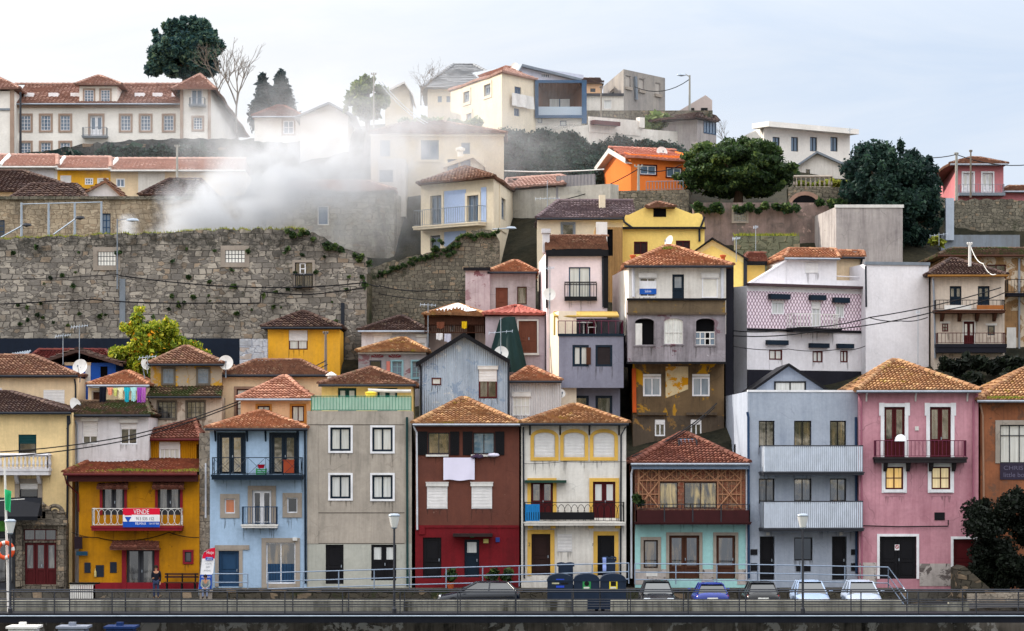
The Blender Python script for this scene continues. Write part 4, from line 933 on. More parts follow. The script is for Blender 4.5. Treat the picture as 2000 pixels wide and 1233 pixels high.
for c in (737, 771):
    for a in range(5): g = math.pi*(.1+.2*a); u, v = F.u(c), F.v(c, 699); mb.poly([F.p(u, .02, v), F.p(u+.32*math.cos(g-.22), .02, v+.3*math.sin(g-.22)), F.p(u+.4*math.cos(g), .02, v+.36*math.sin(g)), F.p(u+.32*math.cos(g+.22), .02, v+.3*math.sin(g+.22))])
mb.build('painted_motif', flat('dull_crimson', (112, 50, 54), .8), h.root); h.ledge(699, 688, 832, 692, OFFW, 0, .12, 'cornice')
h.roof(696, 836, 687, 780, 792, 663, T_YEL, gut=None); h.done()
# porch house with washing
h = H('porch_house', 'ramshackle open porch house with washing under a white patched roof', [(838, 18), (950, 18)], 622, 680, plaster('porch_back_wall', (206, 186, 178), .3, .3), 5)
h.win(878, 630, 888, 648, WHITE, G_S, 1, 1, rec=.04); h.door(912, 628, 928, 672, DARK, handle=False); h.done()
F = FY(16.4); u0, u1, v0, v1 = F.r(830, 680, 946, 617); r_ = h.root
for c in (833, 838, 940):
    mb = MB(); mb.tube([F.p(F.u(c), 0, v0-2), F.p(F.u(c), 0, v1)], .07, 6); mb.build('porch_post', OFFW, r_)
mb = MB(); railing(mb, F, u0, u1, -1.5, 0, v0, F.v(880, 650), 'bars', .12, .02, .04); mb.build('railing', WOODB, r_)
mb = MB(); mb.box(F, u0, u1, -1.6, 0, v0-.5, v0); mb.build('porch_floor', WOODB, r_)
mb = MB(); hip_roof(mb, F, F.u(827), F.u(952), -5.5, .4, F.v(890, 617), (FY(18.7).u(890), -2.4), (FY(18.7).u(896), -2.4), FY(18.7).v(893, 597), 'fl'); rf = mb.build('roof', T_YEL, r_, rn=True)
mb = MB(); zE, zR = F.v(890, 617)+.14, FY(18.7).v(893, 597)+.16; Rp = (FY(18.7).u(894), -2.35, zR)
def lp(a, b, t): return tuple(a[i]+(b[i]-a[i])*t for i in range(3))
for cx in (F.u(827), F.u(952)):
    A = (cx, .4, zE); s_ = 1 if cx < Rp[0] else -1; mb.q(F, [lp(A, Rp, .3), lp(A, Rp, 1), (Rp[0]+s_*.45, -2.1, zR-.16), (lp(A, Rp, .3)[0]+s_*.7, lp(A, Rp, .3)[1]+.25, lp(A, Rp, .3)[2]-.1)])
    mb.q(F, [lp(A, Rp, .3), lp(A, Rp, 1), (Rp[0]-s_*.1, -2.8, zR-.1), (lp(A, Rp, .3)[0]-s_*.1, lp(A, Rp, .3)[1]-.4, lp(A, Rp, .3)[2]-.05)])
mb.build('mortar_capping', WHITE, rf)
# blue sheeted gable house
h = H('blue_sheeted_house', 'gabled house clad in flaking pale blue corrugated sheeting', [(819, 7), (993, 7)], 706, 830, M_CORRB, 8)
h.gable(0, 906, 657); h.win(843, 738, 862, 752, DRED, G_W, 1, 1, rec=.05); h.win(935, 722, 971, 778, DRED, G_B, 2, 1, rec=.06, shut=.42, box=6, fw=3)
h.gable_roof(0, 812, 996, 710, 906, 651, T_DK, over=.45, ey1=704, flatm=BLACKM, th=.2); h.pipe([(815, 706), (822, 716), (823, 818)], PIPED, .06); h.pipe([(993, 706), (994, 815)], PIPED, .06); h.done()
# tarp house
h = H('tarp_house', 'grey house with brown shuttered door and red tiled lean roof', [(948, 15), (1064, 15)], 618, 740, plaster('grey_pink_render', (182, 168, 176), .2, .25), 5)
h.door(1013, 627, 1049, 690, flat('worn_brown_door', (108, 66, 52), .7), OFFW, 3, leafs=2, rec=.15); h.ledge(1005, 690, 1053, 694, OFFW, 0, .15, 'sill')
h.roof(944, 1064, 615, 1004, 1012, 600, tiles('roof_tiles_bright_red', [(130, 62, 56), (156, 88, 78), (186, 130, 118)], 0, lichen=.2, dark=.1), gut=None, amp=.09, pitch=.36, row=3); h.done()
mb = MB(); F = FY(13.6); top = F.p(F.u(994), -.9, F.v(994, 619))
pts = [(948, 722, 0), (966, 726, .5), (990, 728, .9), (1010, 728, .7), (1030, 720, 0)]
up = [(975, 624, -.6), (984, 619, -.8), (993, 617, -.9), (1000, 617, -.9), (1006, 618, -.9)]
g0 = [F.p(F.u(a), d, F.v(a, b)) for a, b, d in pts]; g1 = [F.p(F.u(a), d, F.v(a, b)) for a, b, d in up]
def tp(u, v):
    i = min(3, int(u*4)); t = u*4-i; A = np.array(g0[i])*(1-t)+np.array(g0[i+1])*t; B = np.array(g1[i])*(1-t)+np.array(g1[i+1])*t
    return tuple(A*(1-v)+B*v+np.array((0, -.12*math.sin(u*23+v*3)*(1-v), 0)))
mb.grid(tp, 32, 12); solo(mb, 'green_tarpaulin', flat('dark_green_tarp', (18, 40, 40), .7), 'dark green tarpaulin hung like a tent from the red lean roof', 'tarpaulin', smooth=True)
h = H('white_sheeted_house', 'small white sheeted house with glowing orange tiled roof', [(994, 8), (1096, 8)], 748, 830, M_CORRW, 5)
h.win(1001, 775, 1035, 812, WHITE, G_W, 4, 2, rec=.06, fw=1.4, box=8); h.roof(990, 1097, 745, 1032, 1038, 719, T_OR, gut=PIPED); h.done()
# old grey house
h = H('grey_ruin_house', 'shabby grey house with boarded brown door and orange hip roof', [(956, 21), (1046, 21)], 535, 625, plaster('shabby_grey_render', (170, 166, 168), .35, .3), 6)
h.door(968, 562, 992, 606, flat('worn_brown_door', (108, 66, 52), .7), handle=False); h.win(1010, 560, 1029, 595, WOODB, G_B, 1, 1); h.roof(952, 1049, 532, 1002, 1010, 512, T_OR, gut=PIPED); h.done()
h = H('stained_annex', 'flat roofed annex with wine coloured stains beside the shabby grey house', [(909, 20.6), (957, 20.6)], 527, 610, plaster('wine_stained_render', (186, 176, 180), .4, .4, (104, 70, 80), (((132, 96, 104), .64, 1.0),)), 6, flatroof=BLACKM)
h.ledge(905, 523, 958, 529, BLACKM, -.1, .25, 'coping'); h.done()
# pinkish white tall house + grey bay
h = H('pinkish_white_house', 'tall pinkish white house with black fascia and blue balcony window', [(1052, 24), (1068, 14), (1186, 14)], 490, 900, M_PINKW, 9, k=1)
h.win(1111, 522, 1153, 584, NAVY2, G_C, 2, 1, rec=.15); mb = MB(); F = h.f
for y in (552, 557): mb.tube([F.p(F.u(1102), .35, F.v(1, y)), F.p(F.u(1165), .35, F.v(1, y))], .03, 5)
u0, u1, v0, v1 = F.r(1103, 580, 1165, 588); railing(mb, F, u0, u1, 0, .35, v0, F.v(1130, 554), 'bars', .16, .012); mb.box(F, u0, u1, 0, .38, v0, v1); mb.build('balcony', BLACKM, h.root)
h.ledge(1066, 487, 1188, 501, BLACKM, 0, .3, 'fascia'); h.ledge(1179, 500, 1188, 602, BLACKM, 0, .1, 'side_strip'); h.ledge(1066, 500, 1070, 602, BLACKM, 0, .1, 'side_strip')
h.roof(1064, 1188, 487, 1064, 1188, 464, T_OLD, over=.3, gut=None, dep=7, detail='f'); mb = MB(); mb.box(h.f.back(1.5), h.f.u(1060), h.f.u(1074), -.5, .3, h.zt, h.zt+1.1); mb.box(h.f.back(1.5), h.f.u(1058), h.f.u(1076), -.6, .4, h.zt+1.1, h.zt+1.35); mb.build('chimney', M_WHT2, h.root)
h.pipe([(1177, 502), (1178, 600)], PIPED, .06); h.done()
h = H('grey_bay_house', 'violet grey projecting house with roof terrace and navy framed windows', [(1068, 19), (1092, 10), (1218, 10)], 656, 757, M_GRV, 7, k=1, ext=.02, flatroof=M_GRV)
h.win(1118, 674, 1150, 716, DBLUE, G_C, 2, 1, rec=.1, fw=5); h.win(1163, 674, 1196, 716, DBLUE, flat('dark_board', (40, 34, 36), .6), 1, 1, rec=.1, fw=4); h.ledge(1145, 679, 1154, 712, WOODB, 0, .08, 'shutter')
mb = MB(); railing(mb, h.f, h.f.u(1090), h.f.u(1217), -3, -.05, h.zt, h.f.v(1150, 627), 'bars', .38, .02, .03); mb.build('railing', flat('plum_iron', (96, 40, 62), .5), h.root); h.ledge(1090, 652, 1220, 657, DBLUE, -.1, .06, 'coping'); h.done()
h = H('grey_lower_house', 'violet grey ground storey recessed under the projecting bay', [(1097, 11.2), (1211, 11.2)], 757, 860, M_GRV, 5, group=None, cat='house storey')
for a in (1117, 1163): h.win(a, 773, a+33, 812, DBLUE, G_B, 1, 1, rec=.1, fw=5)
h.done()
h = H('sunlit_tint_strip', 'side wall strip of the violet grey bay with sunlight painted cream', [(1068, 15), (1091, 10.3)], 612, 760, plaster('sunlit_side_tint', (232, 214, 192), .1, .15), 1, cat='wall', group=None); h.done()  # warm sunlight on the bay's side wall, put into this strip's cream colour
h = H('terrace_room', 'recessed grey terrace room with dark door behind plum railings', [(1086, 13), (1210, 13)], 622, 660, M_GRV, 2, group=None, cat='terrace room')
h.door(1143, 626, 1166, 655, DRED, handle=False); h.done()
mb = MB(); F = FY(10.4); yl = flat('yellow_awning_frame', (178, 148, 80), .6); u0, u1 = F.u(1083), F.u(1208)
for d, y in ((0, 618), (-2.4, 606)): mb.tube([F.p(u0, d, F.v(1, y)), F.p(u1, d, F.v(1, y))], .07, 6)
for i in range(6): u = u0+(u1-u0)*i/5; mb.tube([F.p(u, 0, F.v(1, 618)), F.p(u, -2.4, F.v(1, 606))], .05, 5)
mb.tube([F.p(u0, 0, F.v(1, 618)), F.p(u0, 0, F.v(1, 655))], .06, 6)
mb.q(F, [(u0, 0, F.v(1, 617)), (u1, 0, F.v(1, 617)), (u1, -2.4, F.v(1, 605)), (u0, -2.4, F.v(1, 605))]); solo(mb, 'awning_frame', yl, 'yellow awning on its frame above the violet grey roof terrace', 'awning')
# abandoned tall house
h = H('abandoned_upper_house', 'white top storey with tiled roof on the tall derelict house', [(1196, 18), (1228, 10.5), (1418, 10.5)], 522, 600, M_WHT, 8, k=1)
h.win(1249, 543, 1281, 580, WHITE, G_D, 2, 1, rec=.12, box=8); h.door(1313, 536, 1336, 585, DBLUE, handle=False, glass=G_S); h.win(1371, 543, 1402, 582, WHITE, flat('white_board', (216, 212, 204), .6), 1, 1, box=8, rec=.05)
F = h.f; mb = MB(); u0, u1, v0, v1 = F.r(1249, 549, 1282, 575); mb.box(F, u0, u1, .0, .03, v0, v1); bd = mb.build('estate_board', WHITE, h.root)
mb = MB(); mb.box(F, u0, u1, .0, .034, v0, v0+(v1-v0)*.42); bb = mb.build('blue_stripe', flat('sign_blue', (30, 84, 168), .5), bd)
mb = MB(); text_mesh(mb, 'Solimm', F, u0+.3, u1-.3, v0+.1, v0+.24, .04); mb.build('lettering', WHITE, bd)
h.roof(1219, 1432, 520, 1302, 1312, 483, T_OR, over=.5, gut=PIPED, cap=.15); h.pipe([(1236, 525), (1237, 580)], PIPEW, .09); h.pipe([(1410, 525), (1411, 700)], PIPEW, .09)
for c in (1236, 1412):
    mb = MB(); mb.lathe(P3(c, 513, 11.5), [(.12, -.5), (.12, .3), (.17, .32), (.17, .42), (.0, .45)], 10); mb.build('chimney_pot', flat('terracotta', (176, 86, 48), .7), h.root)
h.done()
h = H('abandoned_house', 'tall derelict house with stained arched loggia and broken windows', [(1226, 9.6), (1417, 9.6)], 584, 708, M_ABV, 8, ext=.02)
h.band(583, 612, plaster('mouldy_parapet', (106, 92, 74), .5, .4, (60, 50, 42), (((140, 110, 50), .64, 1),)))
h.win(1240, 622, 1278, 674, M_ABV, DARK, 1, 1, M_ABV, 3, arch=8, rec=.3, fw=1); h.ledge(1241, 632, 1254, 674, OFFW, -.1, .02, 'board')
h.win(1297, 622, 1334, 672, OFFW, G_C, 4, 1, M_ABV, 3, arch=8, rec=.08, fw=1.6, split=.55); h.win(1359, 622, 1396, 674, M_ABV, DARK, 1, 1, M_ABV, 3, arch=8, rec=.3, fw=1)
F = h.f; mb = MB(); u0, u1, v0, v1 = F.r(1358, 649, 1396, 674)
for i in range(5): u = u0+(u1-u0)*i/4; mb.box(F, u-.03, u+.03, -.04, .0, v0, v1)
for v in (v0, v1, (v0+v1)/2): mb.box(F, u0, u1, -.041, .001, v-.03, v+.03)
sh = mb.build('lower_sash', OFFW, h.root); mb = MB(); mb.box(F, u0, u0+(u1-u0)*.5, -.03, -.02, v0, v1); mb.box(F, u0+(u1-u0)*.75, u1, -.03, -.02, v0, v1); mb.build('pane', G_S, sh)
for y in (583, 611, 707): h.ledge(1224, y, 1419, y+4, BLACKM if y != 611 else M_ABS, 0, .14, 'cornice')
h.done()
h = H('abandoned_lower_house', 'derelict lower storeys with flaking yellow plaster and white windows', [(1236, 10.8), (1414, 10.8)], 709, 900, M_ABY, 7)
h.band(812, 940, M_ABS)
F = h.f; mb = MB(); u0, u1, v0, v1 = F.r(1300, 716, 1344, 806); mb.q(F, [(u0, .012, v0+.8), (u1, .012, v0+1.3), (u1, .012, v1), (u0, .012, v1)]); mb.build('plaster_patch', plaster('flaking_cream', (206, 188, 150), .2, .2, (140, 110, 70), (((196, 136, 22), .58, 1.6),)), h.root)
for x0, y0, x1, y1 in ((1256, 737, 1291, 774), (1352, 737, 1386, 774)): h.win(x0, y0, x1, y1, WHITE, G_S, 2, 1, rec=.08, fw=3); h.ledge(x0, y0-6, x1, y0-1, OFFW, 0, .1, 'lintel')
for x0, y0, x1, y1 in ((1279, 820, 1299, 852), (1349, 820, 1370, 852)): h.win(x0, y0, x1, y1, WHITE, G_D, 2, 1, rec=.1, fw=2.6, shut=.3)
h.pipe([(1238, 720), (1239, 806)], flat('orange_pipe', (190, 84, 36), .5), .13); h.ledge(1245, 806, 1302, 811, M_ABS, 0, .2, 'ledge'); h.ledge(1340, 806, 1400, 811, M_ABS, 0, .2, 'ledge'); h.done()
h = H('dark_party_wall', 'blackened narrow wall joining the derelict house to the yellow house', [(1417, 11.5), (1433, 11.5)], 515, 900, M_BLK, 5, cat='wall', group=None); h.done()
# yellow houses
h = H('yellow_parapet_house', 'bright yellow house with curved parapet, tiny attic roof and dark windows', [(1216, 27), (1376, 27)], 447, 620, M_YEL, 8)
h.win(1238, 472, 1265, 497, DRED, flat('dark_shutter', (44, 30, 32), .6), 2, 1, rec=.1); h.win(1320, 470, 1348, 490, DRED, flat('dark_shutter', (44, 30, 32), .6), 2, 1, rec=.1)
F = h.f; mb = MB(); pts = [(1218, 447), (1376, 447), (1376, 436), (1371, 420), (1364, 416), (1352, 418), (1316, 404), (1262, 404), (1228, 420), (1222, 420), (1219, 430)]
P_ = [(F.u(a), F.v(a, b)) for a, b in pts]; mb.poly([F.p(u, .02, v) for u, v in P_]); mb.poly([F.p(u, -.35, v) for u, v in P_][::-1])
for i in range(len(P_)): (a, b), (c, d) = P_[i], P_[(i+1) % len(P_)]; mb.poly([F.p(a, .02, b), F.p(c, .02, d), F.p(c, -.35, d), F.p(a, -.35, b)])
mb.build('curved_parapet', M_YEL, h.root); h.ledge(1214, 444, 1378, 448, BLACKM, 0, .3, 'gutter_ledge')
mb = MB(); hip_roof(mb, F, F.u(1262), F.u(1318), -3, .5, F.v(1290, 407), (F.u(1284), -1.2), (F.u(1290), -1.2), F.v(1288, 394)); mb.build('attic_roof', T_OLD, h.root, rn=True); h.ledge(1276, 408, 1301, 424, DARK, 0, .04, 'attic_opening')
h.pipe([(1217, 424), (1219, 434), (1236, 446)], PIPED, .07); h.pipe([(1376, 424), (1370, 440), (1366, 448), (1366, 472)], PIPED, .07); h.done()
h = H('yellow_gable_house', 'slim yellow gabled house standing behind the derelict house', [(1340, 20), (1459, 20)], 504, 780, M_YEL, 9)
h.gable(0, 1391, 470); h.gable_roof(0, 1334, 1462, 507, 1391, 465, T_RED, over=.4, flatm=BLACKM, th=.04); h.ledge(1452, 505, 1459, 740, PIPED, 0, .08, 'edge_pipe')
F = h.f; mb = MB(); mb.q(F, [(F.u(1338), .02, F.v(1, 506)), (F.u(1391), .02, F.v(1, 469)), (F.u(1391), .02, F.v(1, 480)), (F.u(1352), .02, F.v(1, 506))]); mb.q(F, [(F.u(1391), .02, F.v(1, 469)), (F.u(1459), .02, F.v(1, 506)), (F.u(1459), .02, F.v(1, 518)), (F.u(1391), .02, F.v(1, 480))]); mb.build('verge_band', plaster('pale_verge', (240, 214, 150), .05, .05), h.root); h.done()
h = H('red_roofed_annex', 'low yellow annex with red roof joined to the slim gabled house', [(1459, 21), (1494, 21)], 512, 600, M_YEL, 5); h.roof(1452, 1500, 509, 1460, 1496, 497, T_RED, over=.4, fascia=BLACKM, gut=None); h.done()
# diamond tiled white house
def diamond():
    m, nt, bs = newmat('diamond_tiling'); sx = N(nt, 'ShaderNodeSeparateXYZ'); nt.links.new(mapped(nt), sx.inputs[0])
    a = math_(nt, 'MULTIPLY', sx.outputs[0], 5.2); b = math_(nt, 'MULTIPLY', sx.outputs[2], 2.7)
    f = math_(nt, 'PINGPONG', math_(nt, 'ADD', a, b), .5); g = math_(nt, 'PINGPONG', math_(nt, 'SUBTRACT', a, b), .5)
    e = ramp(nt, math_(nt, 'MINIMUM', f, g), .06, .16); nt.links.new(mix(nt, e, alb((104, 76, 92)), alb((206, 192, 202))), bs.inputs['Base Color']); bs.inputs['Roughness'].default_value = .4; return m
M_DIA = diamond()
h = H('diamond_tiled_house', 'white house with a band of diamond patterned tiles and small hooded windows', [(1459, 14), (1696, 17.6)], 562, 735, M_LAV, 8, flatroof=M_LAV)
h.band(572, 648, M_DIA)
for x0, y0, x1, y1, hx0, hx1, hy in ((1507, 587, 1532, 614, 1500, 1539, 575), (1585, 589, 1603, 639, 1579, 1609, 577), (1632, 594, 1649, 621, 1625, 1655, 582)):
    h.win(x0, y0, x1, y1, WHITE, G_C, 2, 1, rec=.1, shut=.2 if y1 < 630 else .3); h.ledge(hx0, hy, hx1, hy+10, DBLUE, 0, .3, 'window_hood')
for x0, y0, x1, y1, hx0, hx1, hy in ((1502, 683, 1528, 703, 1495, 1536, 665), (1587, 686, 1607, 708, 1579, 1616, 671), (1641, 685, 1656, 708, 1633, 1664, 672)):
    h.win(x0, y0, x1, y1, DRED, G_C, 2, 1, rec=.1); h.ledge(hx0, hy, hx1, hy+9, DBLUE, 0, .25, 'window_hood')
h.balcony(1536, 1628, 615, 642, 650, .8, 'bars', OFFW, BLACKM, gap=.22, r=.025, m2=None)
h.ledge(1457, 557, 1700, 562, flat('dark_cornice', (72, 56, 60), .6), 0, .35, 'cornice'); h.ledge(1459, 644, 1696, 649, BLACKM, 0, .08, 'band_course'); h.ledge(1459, 724, 1696, 760, M_BLK, 0, .03, 'base_band'); h.done()
h = H('white_attic_house', 'white attic storey with sloping parapet and closed blind above the cornice', [(1536, 16.8), (1634, 17.2)], 508, 565, M_LAV, 5, ext=.3)
h.win(1572, 514, 1598, 534, WHITE, G_W, 1, 1, shut=.97, rec=.06); h.roof(1532, 1640, 505, 1540, 1632, 489, T_OR, gut=GUT, over=.3)
F = h.f; mb = MB(); T_ = [(1459, 566), (1537, 566), (1537, 508), (1528, 512), (1460, 556)]
for d in (0, -.3): mb.poly([F.p(F.u(a), d, F.v(a, b)) for a, b in (T_ if d else T_)])
for i in range(5): a, b = T_[i], T_[(i+1) % 5]; mb.poly([F.p(F.u(a[0]), 0, F.v(*a)), F.p(F.u(b[0]), 0, F.v(*b)), F.p(F.u(b[0]), -.3, F.v(*b)), F.p(F.u(a[0]), -.3, F.v(*a))])
mb.tube([F.p(F.u(1459), .03, F.v(1459, 556)), F.p(F.u(1536), .03, F.v(1536, 509))], .08, 5)
mb.build('sloping_parapet', M_LAV, h.root); h.done()
h = H('roof_room', 'cream roof room with orange tiles beside the white attic storey', [(1634, 19.4), (1684, 19.8)], 505, 565, M_CRM2, 4, ext=.3); h.roof(1630, 1688, 503, 1640, 1686, 493, T_OR, over=.3, gut=PIPED); h.pipe([(1683, 505), (1680, 520), (1684, 560)], PIPED, .06); h.done()
mb = MB(); F = Fac((X(1630, 17.2), 17.2), (X(1686, 17.6), 17.6)); u0, u1, v0, v1 = F.r(1630, 548, 1686, 562); mb.box(F, u0, u1, -.2, 0, v0, v1); mb.tube([F.p(u0, -.1, v1+.25), F.p(u1, -.1, v1+.2)], .03, 5); solo(mb, 'terrace_parapet', M_LAV, 'low white terrace parapet with thin handrail in front of roof room', 'parapet')
h = H('white_blank_house', 'tall blank white wall house without any windows', [(1691, 16.5), (1814, 17.2)], 516, 735, M_LAV, 9, flatroof=BLACKM)
h.ledge(1689, 512, 1816, 518, GREYP, -.2, .08, 'coping'); h.pipe([(1690, 520), (1691, 600)], PIPED, .06); h.done()
# old balcony house far right
h = H('balcony_house', 'old beige house with two long iron balconies and dark hip roof', [(1824, 16), (1962, 16)], 539, 700, M_OLDB, 7)
for a in (1855, 1910): h.door(a, 559, a+23, 596, DBLUE, glass=G_B, leafs=2, gl0=.4, handle=False)
h.balcony(1822, 1958, 588, 607, 613, .9, 'bars', BLACKM, WOODB, gap=.22, brk=4); h.balcony(1826, 1960, 652, 673, 690, .9, 'bars', DRED, M_BLK, gap=.22)
h.ledge(1840, 598, 1892, 606, OFFW, .86, .93, 'railing_panel'); h.ledge(1903, 598, 1955, 606, flat('rust_panel', (150, 92, 48), .7), .86, .93, 'railing_panel')
h.door(1882, 628, 1903, 676, DRED, OFFW, 2, glass=G_C, leafs=2, gl0=.4, handle=False); h.win(1840, 632, 1852, 648, DRED, G_B, 2, 2, OFFW, 4, rec=.08, surk='t'); h.win(1929, 636, 1943, 655, DGREY, G_D, 1, 1, OFFW, 4, rec=.08, surk='t')
h.roof(1812, 1968, 538, 1856, 1866, 508, T_DK, over=.5, gut=flat('ochre_gutter', (130, 90, 40), .6)); h.pipe([(1822, 545), (1824, 590), (1826, 700)], GUT, .06); h.done()
h = H('ochre_house', 'dilapidated ochre house with mossy long roof behind the beige balcony house', [(1850, 23), (2040, 23)], 500, 720, plaster('ochre_decay', (168, 132, 92), .5, .4, (92, 70, 54), (((196, 180, 160), .58, .8),)), 7)
h.win(1927, 517, 1965, 545, DRED, G_B, 2, 1); h.roof(1832, 2060, 499, 1860, 2040, 488, T_MOSS, over=.5, gut=WOODB, detail='f'); h.balcony(1962, 2040, 548, 574, 580, 1, 'bars', BLACKM, M_BLK, gap=.2); h.pipe([(1990, 505), (1990, 690)], GUT, .07); h.ledge(1966, 640, 1984, 680, OFFW, 0, .1, 'panel'); h.done()
# ================================================================ UPPER HILL
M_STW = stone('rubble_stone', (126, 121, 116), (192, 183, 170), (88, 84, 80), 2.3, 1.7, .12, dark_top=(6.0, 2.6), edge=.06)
M_STD = stone('dark_rubble', (118, 112, 100), (146, 138, 122), (66, 64, 58), 3.4, 1.5, .3, edge=.06)
M_STB = stone('buff_rubble', (176, 158, 134), (196, 180, 156), (140, 124, 104), 2.6, 1.6, .05, edge=.05)
M_MANS = plaster('mansion_white', (226, 222, 216), .05, .06, (170, 160, 150))
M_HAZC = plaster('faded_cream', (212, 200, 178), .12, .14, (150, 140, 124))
M_OR = plaster('bright_orange_render', (222, 120, 56), .06, .08, (170, 90, 50))
M_BLK2 = plaster('concrete_stained', (168, 162, 160), .35, .5, (96, 88, 92))
M_PST = plaster('pinkish_stone_render', (142, 122, 116), .7, .5, (78, 72, 68), (((96, 90, 84), .6, .5), ((176, 150, 140), .68, .7)))
# big stone wall with ragged, mossy top
def ragged(name, label, cat, pts, yb, Y, m, thick=1.0, hole=(), seed=1, mosstop=None):
    """free standing rubble wall; pts = top line in pixels; built as a fine grid so that its top is uneven"""
    F = FY(Y); rg = random.Random(seed); xs = [p[0] for p in pts]; mb = MB()
    us = sorted(set([F.u(x) for x in np.arange(xs[0], xs[-1]+.1, 9)]+[F.u(q) for hh in hole for q in (hh[0], hh[2])]))
    z0 = F.v(1000, yb)-2; tops = []
    for u in us:
        px = 1000+u*FOC/(Y-CY); y = np.interp(px, xs, [p[1] for p in pts]); tops.append(F.v(px, y)+rg.uniform(-.1, .07))
    hv = [F.r(*hh) for hh in hole]
    for i in range(len(us)-1):
        a, b = us[i], us[i+1]; vs_ = sorted(set([z0]+[v for q in hv if q[0]-1e-4 <= (a+b)/2 <= q[1] for v in q[2:]]))
        for j, c in enumerate(vs_):
            last = j == len(vs_)-1; e0, e1 = (tops[i], tops[i+1]) if last else (vs_[j+1],)*2
            if any(q[0] < (a+b)/2 < q[1] and q[2] < (c+min(e0, e1))/2 < q[3] for q in hv): continue
            mb.q(F, [(a, 0, c), (b, 0, c), (b, 0, e1), (a, 0, e0)])
        mb.q(F, [(a, 0, tops[i]), (b, 0, tops[i+1]), (b, -thick, tops[i+1]), (a, -thick, tops[i])]); mb.q(F, [(a, -thick, z0), (b, -thick, z0), (b, -thick, tops[i+1]), (a, -thick, tops[i])])
    for k in (0, -1): mb.q(F, [(us[k], 0, z0), (us[k], -thick, z0), (us[k], -thick, tops[k]), (us[k], 0, tops[k])])
    for q in hv:
        for p in ([(q[0], 0, q[2]), (q[0], 0, q[3]), (q[0], -.5, q[3]), (q[0], -.5, q[2])], [(q[1], 0, q[2]), (q[1], 0, q[3]), (q[1], -.5, q[3]), (q[1], -.5, q[2])], [(q[0], 0, q[2]), (q[1], 0, q[2]), (q[1], -.5, q[2]), (q[0], -.5, q[2])], [(q[0], 0, q[3]), (q[1], 0, q[3]), (q[1], -.5, q[3]), (q[0], -.5, q[3])]): mb.q(F, p)
    root = thing(name, label, cat, F.p((us[0]+us[-1])/2, 0, z0+2)); mb.build('masonry', m, root)
    return root, F, list(zip(us, tops))
def grated(root, F, x0, y0, x1, y1, pane, nx=6, ny=3, sur=GRANITE, sw=9, rec=.3):
    u0, u1, v0, v1 = F.r(x0, y0, x1, y1); px = (u1-u0)/(x1-x0); mb = MB()
    for i in range(nx+1): u = u0+(u1-u0)*i/nx; mb.box(F, u-.018, u+.018, -.1, -.06, v0, v1)
    for j in range(ny+1): v = v0+(v1-v0)*j/ny; mb.box(F, u0, u1, -.098, -.058, v-.018, v+.018)
    o = mb.build('window', DGREY, root); mb = MB(); mb.box(F, u0, u1, -rec-.02, -rec, v0, v1); mb.build('pane', pane, o)
    mb = MB(); w_ = sw*px
    for a in ((u0-w_, u0, v0, v1), (u1, u1+w_, v0, v1)): mb.box(F, a[0], a[1], -.05, .05, a[2], a[3])
    mb.box(F, u0-w_, u1+w_, -.05, .054, v1, v1+w_); mb.box(F, u0-w_, u1+w_, -.05, .054, v0-w_, v0); mb.build('surround', sur, o)
SKYGLOW = glass('sky_glow_glass', (232, 230, 224), fold=.9, emit=.4)
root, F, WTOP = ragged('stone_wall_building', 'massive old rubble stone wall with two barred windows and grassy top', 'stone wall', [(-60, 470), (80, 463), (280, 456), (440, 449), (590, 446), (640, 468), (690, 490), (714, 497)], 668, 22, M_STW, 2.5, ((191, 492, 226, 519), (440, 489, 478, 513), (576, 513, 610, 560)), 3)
grated(root, F, 191, 492, 226, 519, SKYGLOW); grated(root, F, 440, 489, 478, 513, SKYGLOW)
grated(root, F, 576, 513, 610, 560, G_B, 2, 2, sw=5); mb = MB(); u0, u1, v0, v1 = F.r(573, 536, 611, 560); railing(mb, F, u0, u1, 0, .35, v0, v1, 'bars', .14, .015, .03); mb.box(F, u0, u1, 0, .35, v0-.08, v0); mb.build('balcony', DGREY, root)
mb = MB(); u0, u1, v0, v1 = F.r(585, 514, 597, 536); mb.box(F, u0, u1, -.09, -.05, v0, v1); c_ = mb.build('open_casement', WHITE, root); mb = MB(); mb.box(F, u0+.07, u1-.07, -.045, -.04, v0+.07, (v0+v1)/2-.03); mb.box(F, u0+.07, u1-.07, -.045, -.04, (v0+v1)/2+.03, v1-.07); mb.build('pane', G_D, c_)
h = H('wall_return', 'mossy dark return wall at the corner of the rubble wall', [(713, 22.2), (735, 30)], 540, 668, stone('mossy_return', (82, 78, 60), (100, 94, 76), (54, 54, 40), 1.6, 1.2, .5), 1, cat='wall', group=None); h.done()
root, F, _ = ragged('ruined_wall', 'ruined rubble wall with ivy topped sloping crest below the blue tiled house', 'stone wall', [(724, 526), (760, 512), (800, 503), (838, 492), (868, 482), (900, 458), (935, 447), (960, 446), (976, 470), (979, 500)], 650, 27, M_STD, 1.2, (), 5)
h = H('dark_hoarding', 'dark blue tarred hoarding along the foot of the rubble wall', [(-40, 20.5), (471, 20.5)], 661, 740, plaster('tarred_navy', (28, 36, 50), .25, .3, (18, 20, 28)), .6, cat='hoarding', group=None); h.done()
